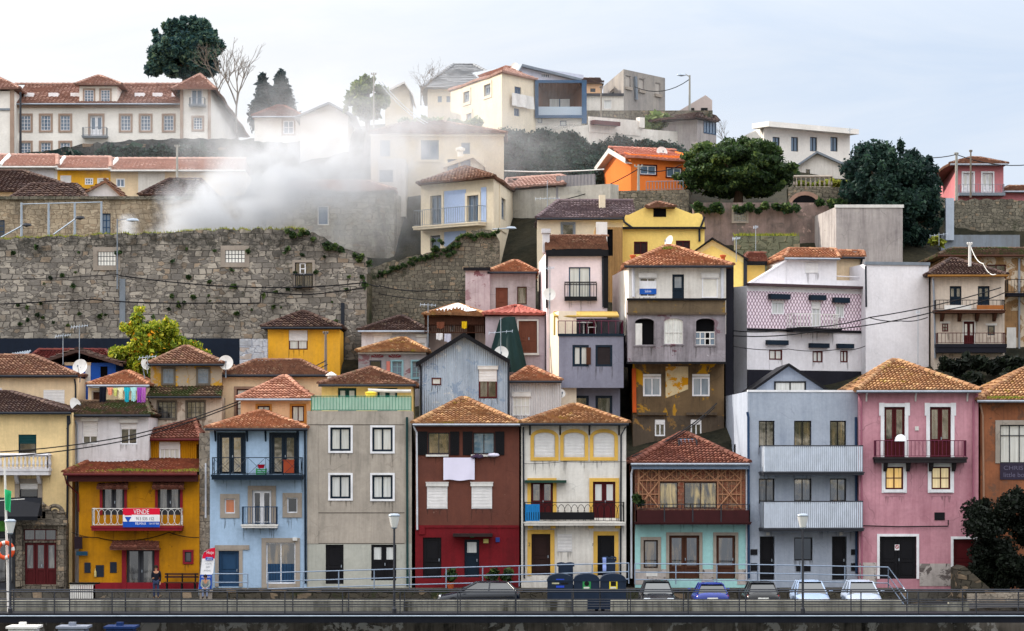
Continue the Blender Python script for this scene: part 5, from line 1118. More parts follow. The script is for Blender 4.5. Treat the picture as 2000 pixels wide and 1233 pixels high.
# stone building behind the wall
h = H('buff_stone_building', 'buff rubble stone building with blue barred windows behind the grassy wall', [(-60, 35), (470, 35)], 388, 480, M_STB, 8, cat='building')
h.win(199, 417, 216, 458, NAVY2, G_S, 2, 3, M_STB, 4); h.win(-14, 430, 9, 464, NAVY2, G_D, 2, 3); h.ledge(-60, 384, 470, 390, M_STD, 0, .2, 'coping'); h.done()
h = H('dark_red_roof_house', 'low house with long sagging dark red roof behind the buff building', [(-60, 42), (150, 42)], 374, 395, M_CRM2, 9); h.roof(-80, 168, 374, -60, 46, 336, T_DK, over=.4, gut=None, detail='fr', pitch=.3); h.done()
h = H('lean_roof_shed', 'shed with dark tiled lean roof and white rake board', [(30, 39), (160, 39)], 387, 400, M_BLK, 4); h.roof(20, 172, 388, 60, 150, 362, T_DK, over=.3, gut=None, detail='f', pitch=.3); h.done()
h = H('white_gable_shed', 'small white gabled shed below the yellow terraced house', [(152, 40), (238, 40)], 384, 400, M_WHT2, 5); h.gable(0, 205, 357); h.gable_roof(0, 140, 244, 388, 205, 353, T_OLD, over=.3, pitch=.3); h.done()
h = H('brown_roof_shed', 'shed with brown tiled hip roof beside the white smoke plume', [(276, 40), (402, 40)], 382, 400, M_BLK, 5); h.roof(270, 420, 382, 330, 392, 352, T_DK, over=.3, gut=None, pitch=.3); h.done()
# terraced houses with pink roofs
for (a, b, m, lab, y0) in ((-30, 112, M_WHT, 'white terraced house with pale pink roof at the row beginning', 329), (112, 216, M_SUNY, 'yellow terraced house with pale pink roof', 333), (216, 480, M_CRM2, 'long cream terraced house with purple door and pale pink roof', 336)):
    h = H('terraced_house', lab, [(a, 56), (b, 56)], y0, 395, m, 7)
    if m is M_SUNY: h.win(118, 343, 139, 360, WHITE, G_W, 1, 1, rec=.05, shut=.9); h.win(166, 348, 182, 361, WHITE, G_S, 3, 2, rec=.06); h.win(190, 348, 212, 362, WHITE, G_W, 1, 1, rec=.05)
    elif a > 200: h.win(227, 349, 244, 366, WHITE, G_S, 2, 1, rec=.06); h.door(272, 351, 287, 380, flat('purple_door', (72, 52, 78), .5)); h.win(294, 352, 318, 368, WHITE, G_S, 2, 1, rec=.06); h.ledge(270, 335, 322, 396, M_WHT, 0, .04, 'white_panel')
    else: h.ledge(58, 328, 106, 360, M_WHT2, 0, .04, 'white_panel'); h.win(66, 338, 82, 350, WHITE, G_W, 1, 1, rec=.05)
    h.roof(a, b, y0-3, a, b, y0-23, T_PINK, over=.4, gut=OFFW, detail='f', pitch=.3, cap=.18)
    F = h.f; u = F.u(a if a > 0 else 2); mb = MB(); mb.bar(F.p(u, .45, F.v(1, y0-4)), F.p(u, -3.4, FY(59.5).v(1, y0-25)), .16, 5); mb.build('party_kerb', OFFW, h.root); h.done()
# smoked stone building
h = H('smoky_stone_building', 'grey stone warehouse half veiled by smoke, with tiled roof', [(520, 42), (770, 42), (812, 52)], 376, 520, stone('warehouse_stone', (170, 164, 152), (184, 178, 166), (140, 134, 124), 2.2, 1.8, 0), 10, k=0, cat='building')
h.win(620, 402, 642, 440, OFFW, G_S, 1, 1); h.ledge(520, 372, 770, 377, GRANITE, 0, .2, 'cornice'); h.roof(516, 772, 372, 580, 720, 356, T_PINK, over=.3, gut=None, detail='f', pitch=.3); h.done()
# blue tiled house
M_AZ = plaster('azulejo_blue', (164, 182, 214), .06, .08, (130, 140, 170))
h = H('blue_tiled_house', 'cream house with pale blue tiled front, long balcony and receding side wall', [(822, 38.6), (964, 34), (1052, 58)], 356, 560, M_HAZC, 12, k=0)
h.ledge(868, 372, 910, 440, M_AZ, 0, .03, 'tile_panel'); h.ledge(940, 366, 950, 440, M_AZ, 0, .03, 'tile_panel'); h.ledge(868, 452, 910, 480, M_AZ, 0, .03, 'tile_panel')
for a in (841, 913): h.door(a, 382, a+22, 440, GREYP, M_HAZC, 4, glass=G_S, leafs=2, gl0=.05, handle=False)
h.win(841, 460, 861, 490, DGREY, G_S, 1, 1, M_HAZC, 4); h.balcony(824, 950, 408, 439, 446, .8, 'bars', GREYP, M_HAZC, gap=.2)
for a, y0, y1 in ((978, 388, 430), (1016, 418, 462)): h.win(a, y0, a+8, y1, GREYP, G_S, 1, 1, M_HAZC, 3, seg=1, fw=1)
for a, y0, y1 in ((1016, 488, 520), (1040, 510, 526)): h.win(a, y0, a+8, y1, NAVY2, G_S, 1, 1, M_HAZC, 2, seg=1, fw=1)
F = h.f; A, B, C = h.P; zE = h.zt+.05; D = h.close[0]; mid = ((A[0]+C[0])/2, (A[1]+C[1])/2); zR = zE+1.3; mb = MB(); e = .4
def o_(p, k=1.06): return (mid[0]+(p[0]-mid[0])*k, mid[1]+(p[1]-mid[1])*k, zE)
Q = [o_(p) for p in (A, B, C, D)]; r1 = ((Q[0][0]+Q[1][0])/2*.65+mid[0]*.35, (Q[0][1]+Q[1][1])/2*.65+mid[1]*.35, zR); r2 = ((Q[2][0]+Q[3][0])/2*.65+mid[0]*.35, (Q[2][1]+Q[3][1])/2*.65+mid[1]*.35, zR)
tile_face(mb, Q[0], Q[1], r1, r1, .3); tile_face(mb, Q[1], Q[2], r2, r1, .3); tile_face(mb, Q[2], Q[3], r2, r2, .3); tile_face(mb, Q[3], Q[0], r1, r2, .3)
mb.poly([(q[0], q[1], q[2]-.03) for q in Q]); 
for a, b in ((Q[0], r1), (Q[1], r1), (r1, r2), (Q[2], r2)): ridge(mb, a, b, .16)
mb.build('roof', T_OLD, h.root, rn=True); h.done()
# cream apartment building above
h = H('cream_block', 'large faded cream house with tiled hip roof above the smoke', [(724, 49), (984, 49)], 266, 380, M_HAZC, 10)
h.win(822, 274, 857, 312, GREYP, G_S, 2, 1, M_HAZC, 5); h.win(901, 279, 918, 301, GREYP, G_S, 1, 1); h.win(742, 274, 762, 306, GREYP, G_S, 1, 1)
h.ledge(722, 260, 986, 267, M_HAZC, 0, .35, 'cornice'); h.roof(720, 990, 261, 800, 860, 239, T_OLD, over=.5, gut=None, pitch=.3); h.done()
h = H('cream_annex', 'low cream annex with two dark panes and slanting roof edge', [(868, 45), (944, 45)], 308, 380, M_HAZC, 5)
h.win(874, 311, 895, 338, GREYP, glass('slate_glass', (66, 78, 100)), 1, 1, fw=1); h.win(899, 309, 919, 337, GREYP, MATS['slate_glass'], 1, 1, fw=1); h.gable_roof(0, 866, 948, 322, 924, 302, T_OLD, over=.3, flatm=M_HAZC, th=.2); h.gable(0, 924, 304)
mb = MB(); p = P3(899, 304, 47); mb.lathe(p, [(.2, -.6), (.2, .3), (.32, .34), (.32, .5), (0, .6)], 10); mb.build('chimney', OFFW, h.root); h.done()
h = H('white_annex', 'plain white annex veiled by smoke at the foot of cream house', [(738, 45), (792, 45)], 310, 380, M_WHT, 5, flatroof=M_WHT); h.win(741, 332, 768, 356, GREYP, G_S, 1, 1); h.done()
# white corner house and neighbours on the skyline
h = H('white_corner_house', 'tall off white corner house on the skyline with washing at its window', [(880, 66), (980, 56), (1046, 60)], 160, 268, M_HAZC, 10, k=0)
for x0, y0, x1, y1 in ((906, 179, 918, 200), (946, 165, 959, 187), (912, 222, 922, 236)): h.win(x0, y0, x1, y1, GREYP, G_S, 2, 1, M_HAZC, 2)
h.win(1005, 170, 1018, 185, NAVY2, G_S, 2, 1, seg=1); h.win(1004, 212, 1015, 227, NAVY2, G_S, 2, 1, seg=1)
mb = MB(); A, B, C = h.P; D = h.close[0]; mx_, my_ = (A[0]+C[0])/2, (A[1]+C[1])/2; zE = h.zt; Q = [(mx_+(p[0]-mx_)*1.05, my_+(p[1]-my_)*1.05, zE) for p in (A, B, C, D)]
ap = P3(984, 132, 62); ap2 = (Q[3][0]*.7+ap[0]*.3, Q[3][1]*.7+ap[1]*.3, ap[2]-.6)
for a, b, q1, q0 in ((Q[0], Q[1], ap, ap2), (Q[1], Q[2], ap, ap), (Q[2], Q[3], ap2, ap), (Q[3], Q[0], ap2, ap2)): tile_face(mb, a, b, q1, q0, .32)
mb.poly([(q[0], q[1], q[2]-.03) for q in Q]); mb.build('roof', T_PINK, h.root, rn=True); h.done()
mb = MB(); F = Fac((X(1000, 56.8), 56.8), (X(1042, 59.2), 59.2)); mb.grid(lambda u, v: F.p(F.L*u, .1*math.sin(u*14)*(1-v), F.v(1020, 210)+(F.v(1020, 185)-F.v(1020, 210))*v), 16, 3)
solo(mb, 'hanging_bedding', OFFW, 'pale bedding hung out from the window of the skyline corner house', 'bedding')
h = H('grey_roof_house', 'grey hipped villa fading in haze on the skyline', [(835, 72), (1000, 72)], 170, 260, M_HAZC, 10)
for x0 in (855, 872): h.win(x0, 188, x0+8, 200, GREYP, G_S, 1, 1, fw=1)
h.roof(822, 1010, 172, 885, 925, 128, flat('grey_slate', (136, 138, 142), .8), gut=None, over=.5, pitch=.5, detail=''); h.done()
h = H('hazy_low_house', 'low hazy house with sunlit sloping roof beside the bare tree', [(752, 66), (800, 66)], 178, 240, M_HAZC, 8); h.gable(0, 790, 164); h.gable_roof(0, 740, 806, 184, 790, 160, T_PINK, over=.5, flatm=OFFW); h.done()
# modern loggia house
h = H('loggia_house', 'modern white house with blue steel framed timber lined loggia', [(1046, 60), (1143, 60)], 157, 268, M_MANS, 9, flatroof=GREYP)
F = h.f; u0, u1, v0, v1 = F.r(1049, 163, 1139, 226); h.hole(u0, u1, v0, v1, 2.0, 0)
mb = MB(); um, w2 = (u0+u1)/2, (u1-u0)*.22; m0 = (um-w2, um+w2); va, vb = v0+.1, v0+(v1-v0)*.62
mb.q(F, [(u0, 0, v1), (u1, 0, v1), (m0[1], -2, vb), (m0[0], -2, vb)]); mb.q(F, [(u0, 0, v0), (u0, 0, v1), (m0[0], -2, vb), (m0[0], -2, v0)]); mb.q(F, [(u1, 0, v0), (u1, 0, v1), (m0[1], -2, vb), (m0[1], -2, v0)]); mb.build('timber_lining', plaster('timber_cladding', (112, 82, 68), .2, .2, (80, 58, 48), corr=1.4), h.root)
mb = MB(); mb.q(F, [(m0[0], -2, v0), (m0[1], -2, v0), (m0[1], -2, vb), (m0[0], -2, vb)]); mb.build('pane', G_C, h.root)
mb = MB()
for a, b, c, d in ((u0-.15, u0+.1, v0-.2, v1+.2), (u1-.1, u1+.25, v0-.6, v1+.2)): mb.box(F, a, b, -.1, .3, c, d)
mb.box(F, u0+.1, u1-.1, -.1, .3, v1, v1+.2); mb.box(F, u0+.1, u1-.1, -.1, .3, v0-.2, v0); mb.build('steel_frame', flat('petrol_blue_steel', (54, 82, 112), .5), h.root); mb = MB(); mb.box(F, um-.04, um+.04, -1.98, -1.9, v0, vb); mb.build('mullion', MATS[('petrol_blue_steel',)], h.root)
mb = MB(); mb.box(F, u0+.1, u1-.1, .1, .13, v0, v0+(v1-v0)*.27); mb.build('glass_balustrade', glass('pale_balustrade', (150, 164, 178)), h.root)
h.win(1050, 228, 1059, 240, NAVY2, G_C, 1, 1, fw=1); h.win(1094, 236, 1106, 246, NAVY2, G_C, 1, 1, fw=1); h.done()
h = H('long_skyline_house', 'long pale blue grey house with low roof behind the loggia house', [(1010, 70), (1140, 74)], 140, 200, plaster('blue_grey_render', (186, 190, 206), .08, .08), 8)
h.win(1058, 144, 1075, 152, WHITE, G_S, 4, 1, fw=1); h.gable(0, 1020, 128); h.gable_roof(0, 1004, 1142, 156, 1020, 126, T_DK, over=.4, flatm=GREYP, th=.15); h.done()
h = H('peach_skyline_house', 'small peach skyline house tucked behind the loggia house', [(1138, 68), (1176, 68)], 162, 200, M_PEACH, 6); h.win(1153, 173, 1163, 180, DGREY, G_D, 1, 1, fw=1); h.roof(1134, 1180, 162, 1140, 1172, 156, T_DK, gut=None, pitch=.4); h.done()
h = H('white_low_house', 'low white house with dark coping on the skyline', [(1142, 65), (1218, 65)], 186, 222, M_WHT, 5, flatroof=DGREY); h.ledge(1142, 183, 1218, 188, DGREY, 0, .2, 'coping'); h.win(1180, 196, 1194, 212, WHITE, G_W, 1, 1, fw=1); h.done()
h = H('roofless_ruin', 'roofless grey ruin with blocked up windows on the skyline', [(1178, 76), (1218, 66), (1299, 71)], 144, 225, plaster('ruin_render', (150, 144, 138), .45, .5, (96, 96, 102)), 12, k=1, cat='ruin')
for a, y0 in ((1222, 148), (1248, 154), (1280, 162)): h.win(a, y0, a+10, y0+22, M_BLK2, flat('block_infill', (164, 158, 152), .9), 1, 1, rec=.12, sill=3, fw=.6)
h.win(1191, 176, 1199, 190, M_BLK2, DARK, 1, 1, seg=0, fw=.5); h.pipe([(1239, 150), (1241, 195)], GREYP, .16); h.done()
# long white low range, terrace wall
h = H('retaining_wall', 'dark rubble retaining wall below the skyline ruin', [(1140, 63), (1392, 63)], 216, 300, M_STD, 1, cat='wall', group=None); h.done()
h = H('white_range', 'long low white building with wine red lean roof and chimney', [(1150, 54.5), (1360, 60)], 252, 300, M_WHT, 4, flatroof=OFFW)
h.ledge(1150, 232, 1250, 262, M_WHT, -.1, .05, 'upper_wall'); h.ledge(1152, 238, 1202, 246, DRED, 0, .6, 'lean_canopy'); h.ledge(1246, 230, 1256, 250, M_WHT, -.2, .2, 'chimney'); h.win(1290, 274, 1302, 284, DRED, G_B, 1, 1, fw=1); h.win(1324, 278, 1337, 296, WHITE, G_S, 1, 1, fw=1); h.done()
mb = MB(); F = FY(55.5); u0, u1, v0, v1 = F.r(1160, 264, 1190, 272); mb.grid(lambda a, b: F.p(u0+(u1-u0)*a, -2+2*b, v0+(v1-v0)*(1-b)+.15*math.sin(a*9)), 12, 4); solo(mb, 'blue_tarpaulin', flat('royal_blue_tarp', (30, 92, 176), .6), 'bright blue tarpaulin at the ivy edge before the low white building', 'tarpaulin')
h = H('beige_monopitch_house', 'beige house with sharp monopitch gable on the skyline', [(1308, 72), (1391, 72)], 232, 260, plaster('beige_render', (186, 172, 168), .08, .1), 8)
F = h.f; mb = MB(); T_ = [(1308, 232), (1391, 232), (1391, 196), (1378, 186), (1312, 225)]
for d in (.0, -6): mb.poly([F.p(F.u(a), d, F.v(a, b)) for a, b in T_])
for i in range(5): a, b = T_[i], T_[(i+1) % 5]; mb.poly([F.p(F.u(a[0]), 0, F.v(*a)), F.p(F.u(b[0]), 0, F.v(*b)), F.p(F.u(b[0]), -6, F.v(*b)), F.p(F.u(a[0]), -6, F.v(*a))])
mb.build('gable_wall', MATS['beige_render'], h.root); h.ledge(1369, 211, 1382, 226, DARK, 0, .05, 'window_opening'); h.ledge(1350, 211, 1356, 216, DARK, 0, .05, 'window_opening'); h.done()
h = H('glazed_porch', 'grey house end with blue glazed veranda below the beige house', [(1362, 58), (1399, 60)], 232, 300, M_BLK2, 5); h.win(1374, 236, 1398, 262, NAVY2, G_S, 4, 1, rec=.05, fw=1); h.roof(1358, 1404, 234, 1364, 1396, 226, T_DK, gut=None, pitch=.4); h.done()
# orange house
h = H('orange_house', 'bright orange house with white verge gable and two sliding windows', [(1166, 53), (1232, 42.5), (1344, 44)], 303, 400, M_OR, 14, k=1)
h.win(1250, 324, 1281, 341, WHITE, G_S, 2, 1, DRED, 2, rec=.08, fw=1.4); h.win(1302, 329, 1330, 346, WHITE, G_S, 2, 1, DRED, 2, rec=.08, fw=1.4)
h.dep = math.hypot(h.P[2][0]-h.P[1][0], h.P[2][1]-h.P[1][1]); h.gable(0, 1202, 293); A, B = h.P[0], h.P[1]; C = h.P[2]; D = h.close[0]; zE = h.zt-.1; F0 = h.F[0]; um = F0.u(1202); zR = F0.v(1202, 290)
def gx(p, u, z, ov): q = F0.p(u, ov, z); return q
mb = MB(); W_ = (C[0]-B[0], C[1]-B[1]); n_ = math.hypot(*W_); wv = (W_[0]/n_, W_[1]/n_)
def sh_(p, k): return (p[0]+wv[0]*k, p[1]+wv[1]*k, p[2])
e0, e1, rr = F0.p(-.5, 0, zE-.25), F0.p(F0.L+.5, 0, zE-.25), F0.p(um, 0, zR)
s0, s1 = -.5, n_+.3
tile_face(mb, sh_(e1, s0), sh_(e1, s1), sh_(rr, s1), sh_(rr, s0), .3); tile_face(mb, sh_(e0, s1), sh_(e0, s0), sh_(rr, s0), sh_(rr, s1), .3); ridge(mb, sh_(rr, s0), sh_(rr, s1), .16)
rf = mb.build('roof', tiles('roof_tiles_salmon', [(160, 100, 86), (176, 118, 102), (190, 138, 122)], 0, lichen=.1, dark=.15), h.root, rn=True); mb = MB()
for a in (e0, e1):
    p, q = sh_(a, s0-.02), sh_(rr, s0-.02); mb.poly([p, q, (q[0], q[1], q[2]-.35), (p[0], p[1], p[2]-.35)]); p2, q2 = sh_(a, .0), sh_(rr, .0); mb.poly([(p[0], p[1], p[2]-.35), (q[0], q[1], q[2]-.35), (q2[0], q2[1], q2[2]-.35), (p2[0], p2[1], p2[2]-.35)])
mb.build('verge_board', OFFW, rf); h.done()
h = H('stone_terrace_wall', 'low rubble terrace wall with railing in front of the orange house', [(1180, 40), (1345, 39)], 372, 430, M_STD, 1, cat='wall', group=None)
mb = MB(); railing(mb, h.f, h.f.u(1262), h.f.u(1334), -.1, -.05, h.zt, h.f.v(1300, 354), 'bars', .2, .02, .03); mb.build('railing', GREYP, h.root); h.done()
h = H('concrete_fence_wall', 'stained concrete wall with tiled coping beside the orange house', [(984, 44), (1192, 39)], 366, 470, plaster('pale_stained_concrete', (176, 172, 164), .4, .4, (108, 110, 102)), 1, cat='wall', group=None)
h.roof(984, 1100, 364, 990, 1096, 348, T_PINK, over=.3, gut=None, dep=3, detail='f', pitch=.3); h.done()
h = H('corrugated_fence', 'grey corrugated fence panel climbing towards the orange house', [(1086, 41.5), (1160, 40)], 342, 385, plaster('grey_sheeting', (128, 126, 130), .1, .2, corr=1.4), .2, cat='fence', group=None); h.done()
# cream low house in the middle
h = H('slate_roof_house', 'cream house with dull slate brown roof and one grey window', [(1050, 31), (1242, 31)], 428, 540, M_HAZC, 7)
h.win(1098, 437, 1121, 466, GREYP, G_B, 1, 1, GREYP, 3); h.roof(1048, 1244, 427, 1090, 1236, 394, tiles('roof_tiles_slaty', [(84, 72, 78), (104, 90, 94), (116, 100, 102)], .05, lichen=.05), gut=PIPED, detail='f'); mb = MB(); F = FY(33); mb.box(F, F.u(1170), F.u(1182), -.4, .4, F.v(1, 415), F.v(1, 382)); mb.build('chimney', M_HAZC, h.root); h.done()
h = H('timber_shack', 'weathered timber shack with dark doorway beside the yellow parapet house', [(1163, 25), (1216, 25)], 444, 560, plaster('weathered_boards', (150, 118, 76), .3, .4, (80, 60, 44), corr=1.6), 4, flatroof=WOODB); h.door(1186, 448, 1197, 500, DARK, handle=False); h.ledge(1164, 434, 1186, 500, OFFW, 0, .1, 'white_board'); h.done()
# right hand walls and houses
h = H('grey_concrete_block', 'bare concrete block building with rain streaks and sunlit end', [(1558, 43), (1633, 30), (1763, 30)], 404, 560, M_BLK2, 8, k=1, cat='building', flatroof=M_BLK2)
h.ledge(1631, 400, 1765, 406, OFFW, -.2, .06, 'coping'); h.done()
h = H('pink_stone_wall', 'tall pinkish weathered retaining wall with barred window', [(1355, 37), (1664, 37)], 396, 520, M_PST, 1.5, cat='wall', group=None)
h.win(1433, 406, 1458, 432, GREYP, G_B, 5, 3, GRANITE, 4, fw=.8); h.done()
h = H('arched_wall', 'rubble garden wall with brick arch and balustrade above the weathered wall', [(1540, 38.5), (1700, 38.5)], 366, 430, M_STD, 1.2, cat='wall', group=None); F = h.f; mb = MB()
for i in range(12):
    g0, g1 = math.pi*i/12, math.pi*(i+1)/12; u, v = F.u(1572), F.v(1572, 404)
    mb.q(F, [(u+.9*math.cos(g0), .06, v+.75*math.sin(g0)), (u+1.15*math.cos(g0), .06, v+1.0*math.sin(g0)), (u+1.15*math.cos(g1), .06, v+1.0*math.sin(g1)), (u+.9*math.cos(g1), .06, v+.75*math.sin(g1))])
mb.build('brick_arch', flat('arch_brick', (150, 122, 108), .8), h.root); mb = MB(); mb.poly([F.p(F.u(1572)+.9*math.cos(math.pi*i/12), .03, F.v(1572, 404)+.75*math.sin(math.pi*i/12)) for i in range(13)]); mb.build('arch_recess', DARK, h.root)
mb = MB(); railing(mb, F, F.u(1552), F.u(1625), -.4, -.3, h.zt, h.zt+.7, 'balusters', .2, .02, .05); mb.build('balustrade', GRANITE, h.root); h.done()
h = H('green_stone_wall', 'low greenish stone wall with grassy top by the concrete block', [(1436, 29), (1562, 29)], 461, 540, stone('greenish_stone', (110, 112, 92), (130, 130, 108), (78, 80, 62), 1.8, 1.6, .2), 1, cat='wall', group=None); h.done()
h = H('hill_villa', 'white modern villa with overhanging flat roof and solar panels', [(1438, 75), (1492, 66), (1660, 71)], 254, 330, M_MANS, 9, k=1, flatroof=OFFW)
for a in (1509, 1545, 1582, 1622): h.win(a, 268, a+14, 296, DGREY, G_S, 2, 1, rec=.15, fw=1)
h.ledge(1486, 247, 1662, 257, M_MANS, -1, .9, 'roof_slab'); mb = MB(); F = h.f
for a in (1553, 1568): mb.box(F.back(2), F.u(a), F.u(a+13), -.4, .1, F.v(1, 248), F.v(1, 243))
mb.build('solar_panel', flat('red_brown_panel', (120, 62, 64), .4), h.root); h.done()
h = H('white_gable_house', 'white gabled house with tiny blue window below the modern villa', [(1556, 58), (1662, 58)], 322, 370, M_WHT, 8); h.gable(0, 1596, 299); h.win(1574, 331, 1582, 341, NAVY2, G_D, 1, 1, fw=.6); h.gable_roof(0, 1545, 1672, 330, 1596, 296, T_DK, over=.4, flatm=GREYP); h.done()
h = H('pink_hill_house', 'dusty pink hilltop house with two white balcony doors and tiled roof', [(1834, 66), (1868, 50), (1960, 50)], 323, 400, plaster('dusty_pink_render', (186, 116, 122), .1, .12), 12, k=1)
for a in (1881, 1919): h.door(a, 338, a+20, 377, WHITE, WHITE, 3, glass=G_C, leafs=2, gl0=.3, handle=False)
mb = MB(); F = h.f; railing(mb, F, F.u(1872), F.u(1958), 0, .7, F.v(1, 378), F.v(1, 362), 'bars', .25, .012, .02); mb.box(F, F.u(1870), F.u(1960), 0, .75, F.v(1, 384), F.v(1, 378)); mb.build('balcony', GREYP, h.root)
h.roof(1856, 1968, 321, 1896, 1912, 310, T_OLD, over=.5, gut=GUT, pitch=.3); h.done()
h = H('pink_annex', 'low dusty pink annex with tile eaves beside the pink hilltop house', [(1958, 51), (2040, 51)], 376, 420, MATS['dusty_pink_render'], 6); h.roof(1956, 2050, 374, 1970, 2040, 366, T_OLD, gut=GUT, pitch=.3); h.done()
root, F, _ = ragged('hill_stone_wall', 'rough overgrown stone wall below the pink hilltop house', 'stone wall', [(1850, 398), (1880, 390), (1930, 388), (2060, 392)], 480, 41, M_STD, 1.5, (), 9)
h = H('concrete_terrace', 'pale blue grey concrete terrace wall under the overgrown wall', [(1838, 37), (1992, 37)], 459, 520, plaster('blue_grey_concrete', (124, 132, 142), .3, .3), 1, cat='wall', group=None); h.ledge(1846, 388, 1862, 470, plaster('pale_pillar', (170, 180, 194), .1, .1), -.2, .3, 'pillar'); h.done()
# mansion
T_MAN = tiles('roof_tiles_mansion', [(116, 86, 78), (134, 102, 92), (148, 116, 104), (164, 134, 122)], .0, lichen=.1, dark=.2)
h = H('mansion', 'long white mansion with red tiled roof, dormer and stone framed sash windows', [(28, 75), (356, 75)], 208, 300, M_MANS, 10, cat='mansion')
for a in (40, 79, 117, 235, 274, 319):
    h.win(a+1, 226, a+20, 255, WHITE, G_S, 3, 4, flat('mansion_stone', (160, 138, 124), .8), 4, fw=1.2, rec=.1)
    if a < 120: h.win(a+1, 279, a+20, 299, WHITE, G_S, 3, 3, MATS[('mansion_stone',)], 4, fw=1.2, rec=.1)
h.door(176, 226, 200, 266, WHITE, MATS[('mansion_stone',)], 4, glass=G_S, leafs=2, gl0=.3); h.balcony(163, 211, 251, 267, 271, .8, 'bars', GREYP, GREYP, gap=.25)
h.roof(26, 360, 203, 30, 356, 167, T_MAN, over=.5, gut=GUT, pitch=.32, detail='f', cap=.18); h.ledge(28, 205, 356, 211, MATS[('mansion_stone',)], 0, .25, 'cornice')
for a in (48, 96, 139, 264, 299, 336):
    mb = MB(); F = FY(76.6); u, v = F.u(a), F.v(a, 190); mb.box(F, u, u+.75, -.5, .35, v, v+.3); mb.build('roof_light', WHITE, h.root)
h.done()
h = H('mansion_dormer', 'white dormer with two sash windows and pyramid roof on the mansion', [(155, 74.9), (229, 74.9)], 169, 203, M_MANS, 5, ext=.1, group=None, cat='dormer')
for a in (164, 196): h.win(a+1, 176, a+19, 199, WHITE, G_S, 3, 4, MATS[('mansion_stone',)], 3, fw=1.2, rec=.08)
h.roof(146, 238, 166, 190, 196, 150, T_MAN, over=.5, gut=None, pitch=.32); h.done()
h = H('mansion_wing', 'white mansion wing with small balcony window and receding gable side', [(353, 74), (411, 74), (466, 92)], 175, 300, M_MANS, 12, k=0, cat='mansion wing')
h.win(373, 175, 396, 206, WHITE, G_S, 2, 1, rec=.1); h.balcony(371, 402, 193, 206, 210, .7, 'bars', GREYP, GREYP, gap=.25); h.win(378, 230, 395, 253, WHITE, G_S, 3, 4, MATS[('mansion_stone',)], 4, fw=1.2, rec=.1); h.ledge(352, 173, 358, 272, MATS[('mansion_stone',)], 0, .12, 'quoin'); h.ledge(406, 173, 412, 272, MATS[('mansion_stone',)], 0, .12, 'quoin')
mb = MB(); A, B, C = h.P; D = h.close[0]; zE = h.zt-.1; Q0 = (A[0]-.7, A[1]-.7, zE); Q1 = (B[0]+.5, B[1]-.7, zE); Q2 = (C[0]+.8, C[1], zE-1.6); Q3 = (D[0], D[1], zE-1.6); ap = P3(391, 146, 80)
for a, b in ((Q0, Q1), (Q1, Q2), (Q2, Q3), (Q3, Q0)): tile_face(mb, a, b, ap, ap, .32)
for a in (Q0, Q1, Q2): ridge(mb, a, ap, .16)
mb.build('roof', T_MAN, h.root, rn=True); h.done()
h = H('mansion_end', 'left white pavilion end of the mansion cut by the frame', [(-60, 73.5), (28, 73.5)], 178, 310, M_MANS, 10, cat='mansion wing'); h.root['label'] = 'white pavilion end of the mansion with hip roof and stone quoin'
h.ledge(20, 172, 28, 305, MATS[('mansion_stone',)], 0, .12, 'quoin'); h.ledge(-60, 212, 20, 216, GREYP, 0, .1, 'band_course'); h.roof(-80, 38, 173, -30, -10, 150, T_MAN, over=.5, gut=None, pitch=.32); h.done()
root, F, _ = ragged('mansion_terrace_wall', 'long dark ivy grown terrace wall below the mansion', 'stone wall', [(10, 306), (60, 298), (160, 282), (260, 273), (350, 270), (470, 272), (560, 280)], 345, 66, stone('ivy_dark_stone', (70, 74, 76), (92, 94, 92), (48, 52, 54), 2.4, 1.8, .45, (26, 44, 44)), 1.2, (), 7)
h = H('red_roof_lodge', 'small white lodge with red hip roof beside two cypress trees', [(497, 68), (588, 68)], 228, 300, M_MANS, 7); h.win(553, 236, 574, 262, WHITE, G_S, 2, 2, MATS[('mansion_stone',)], 3, rec=.1); h.roof(492, 592, 228, 540, 556, 209, T_RED, over=.4, gut=GUT, pitch=.3); h.done()
h = H('ghost_gable_house', 'pale gabled house dissolving in smoke', [(586, 64), (680, 64)], 226, 320, M_MANS, 8); h.gable(0, 642, 203); h.gable_roof(0, 576, 696, 228, 642, 200, GREYP, over=.4, flatm=GREYP, th=.12); h.done()
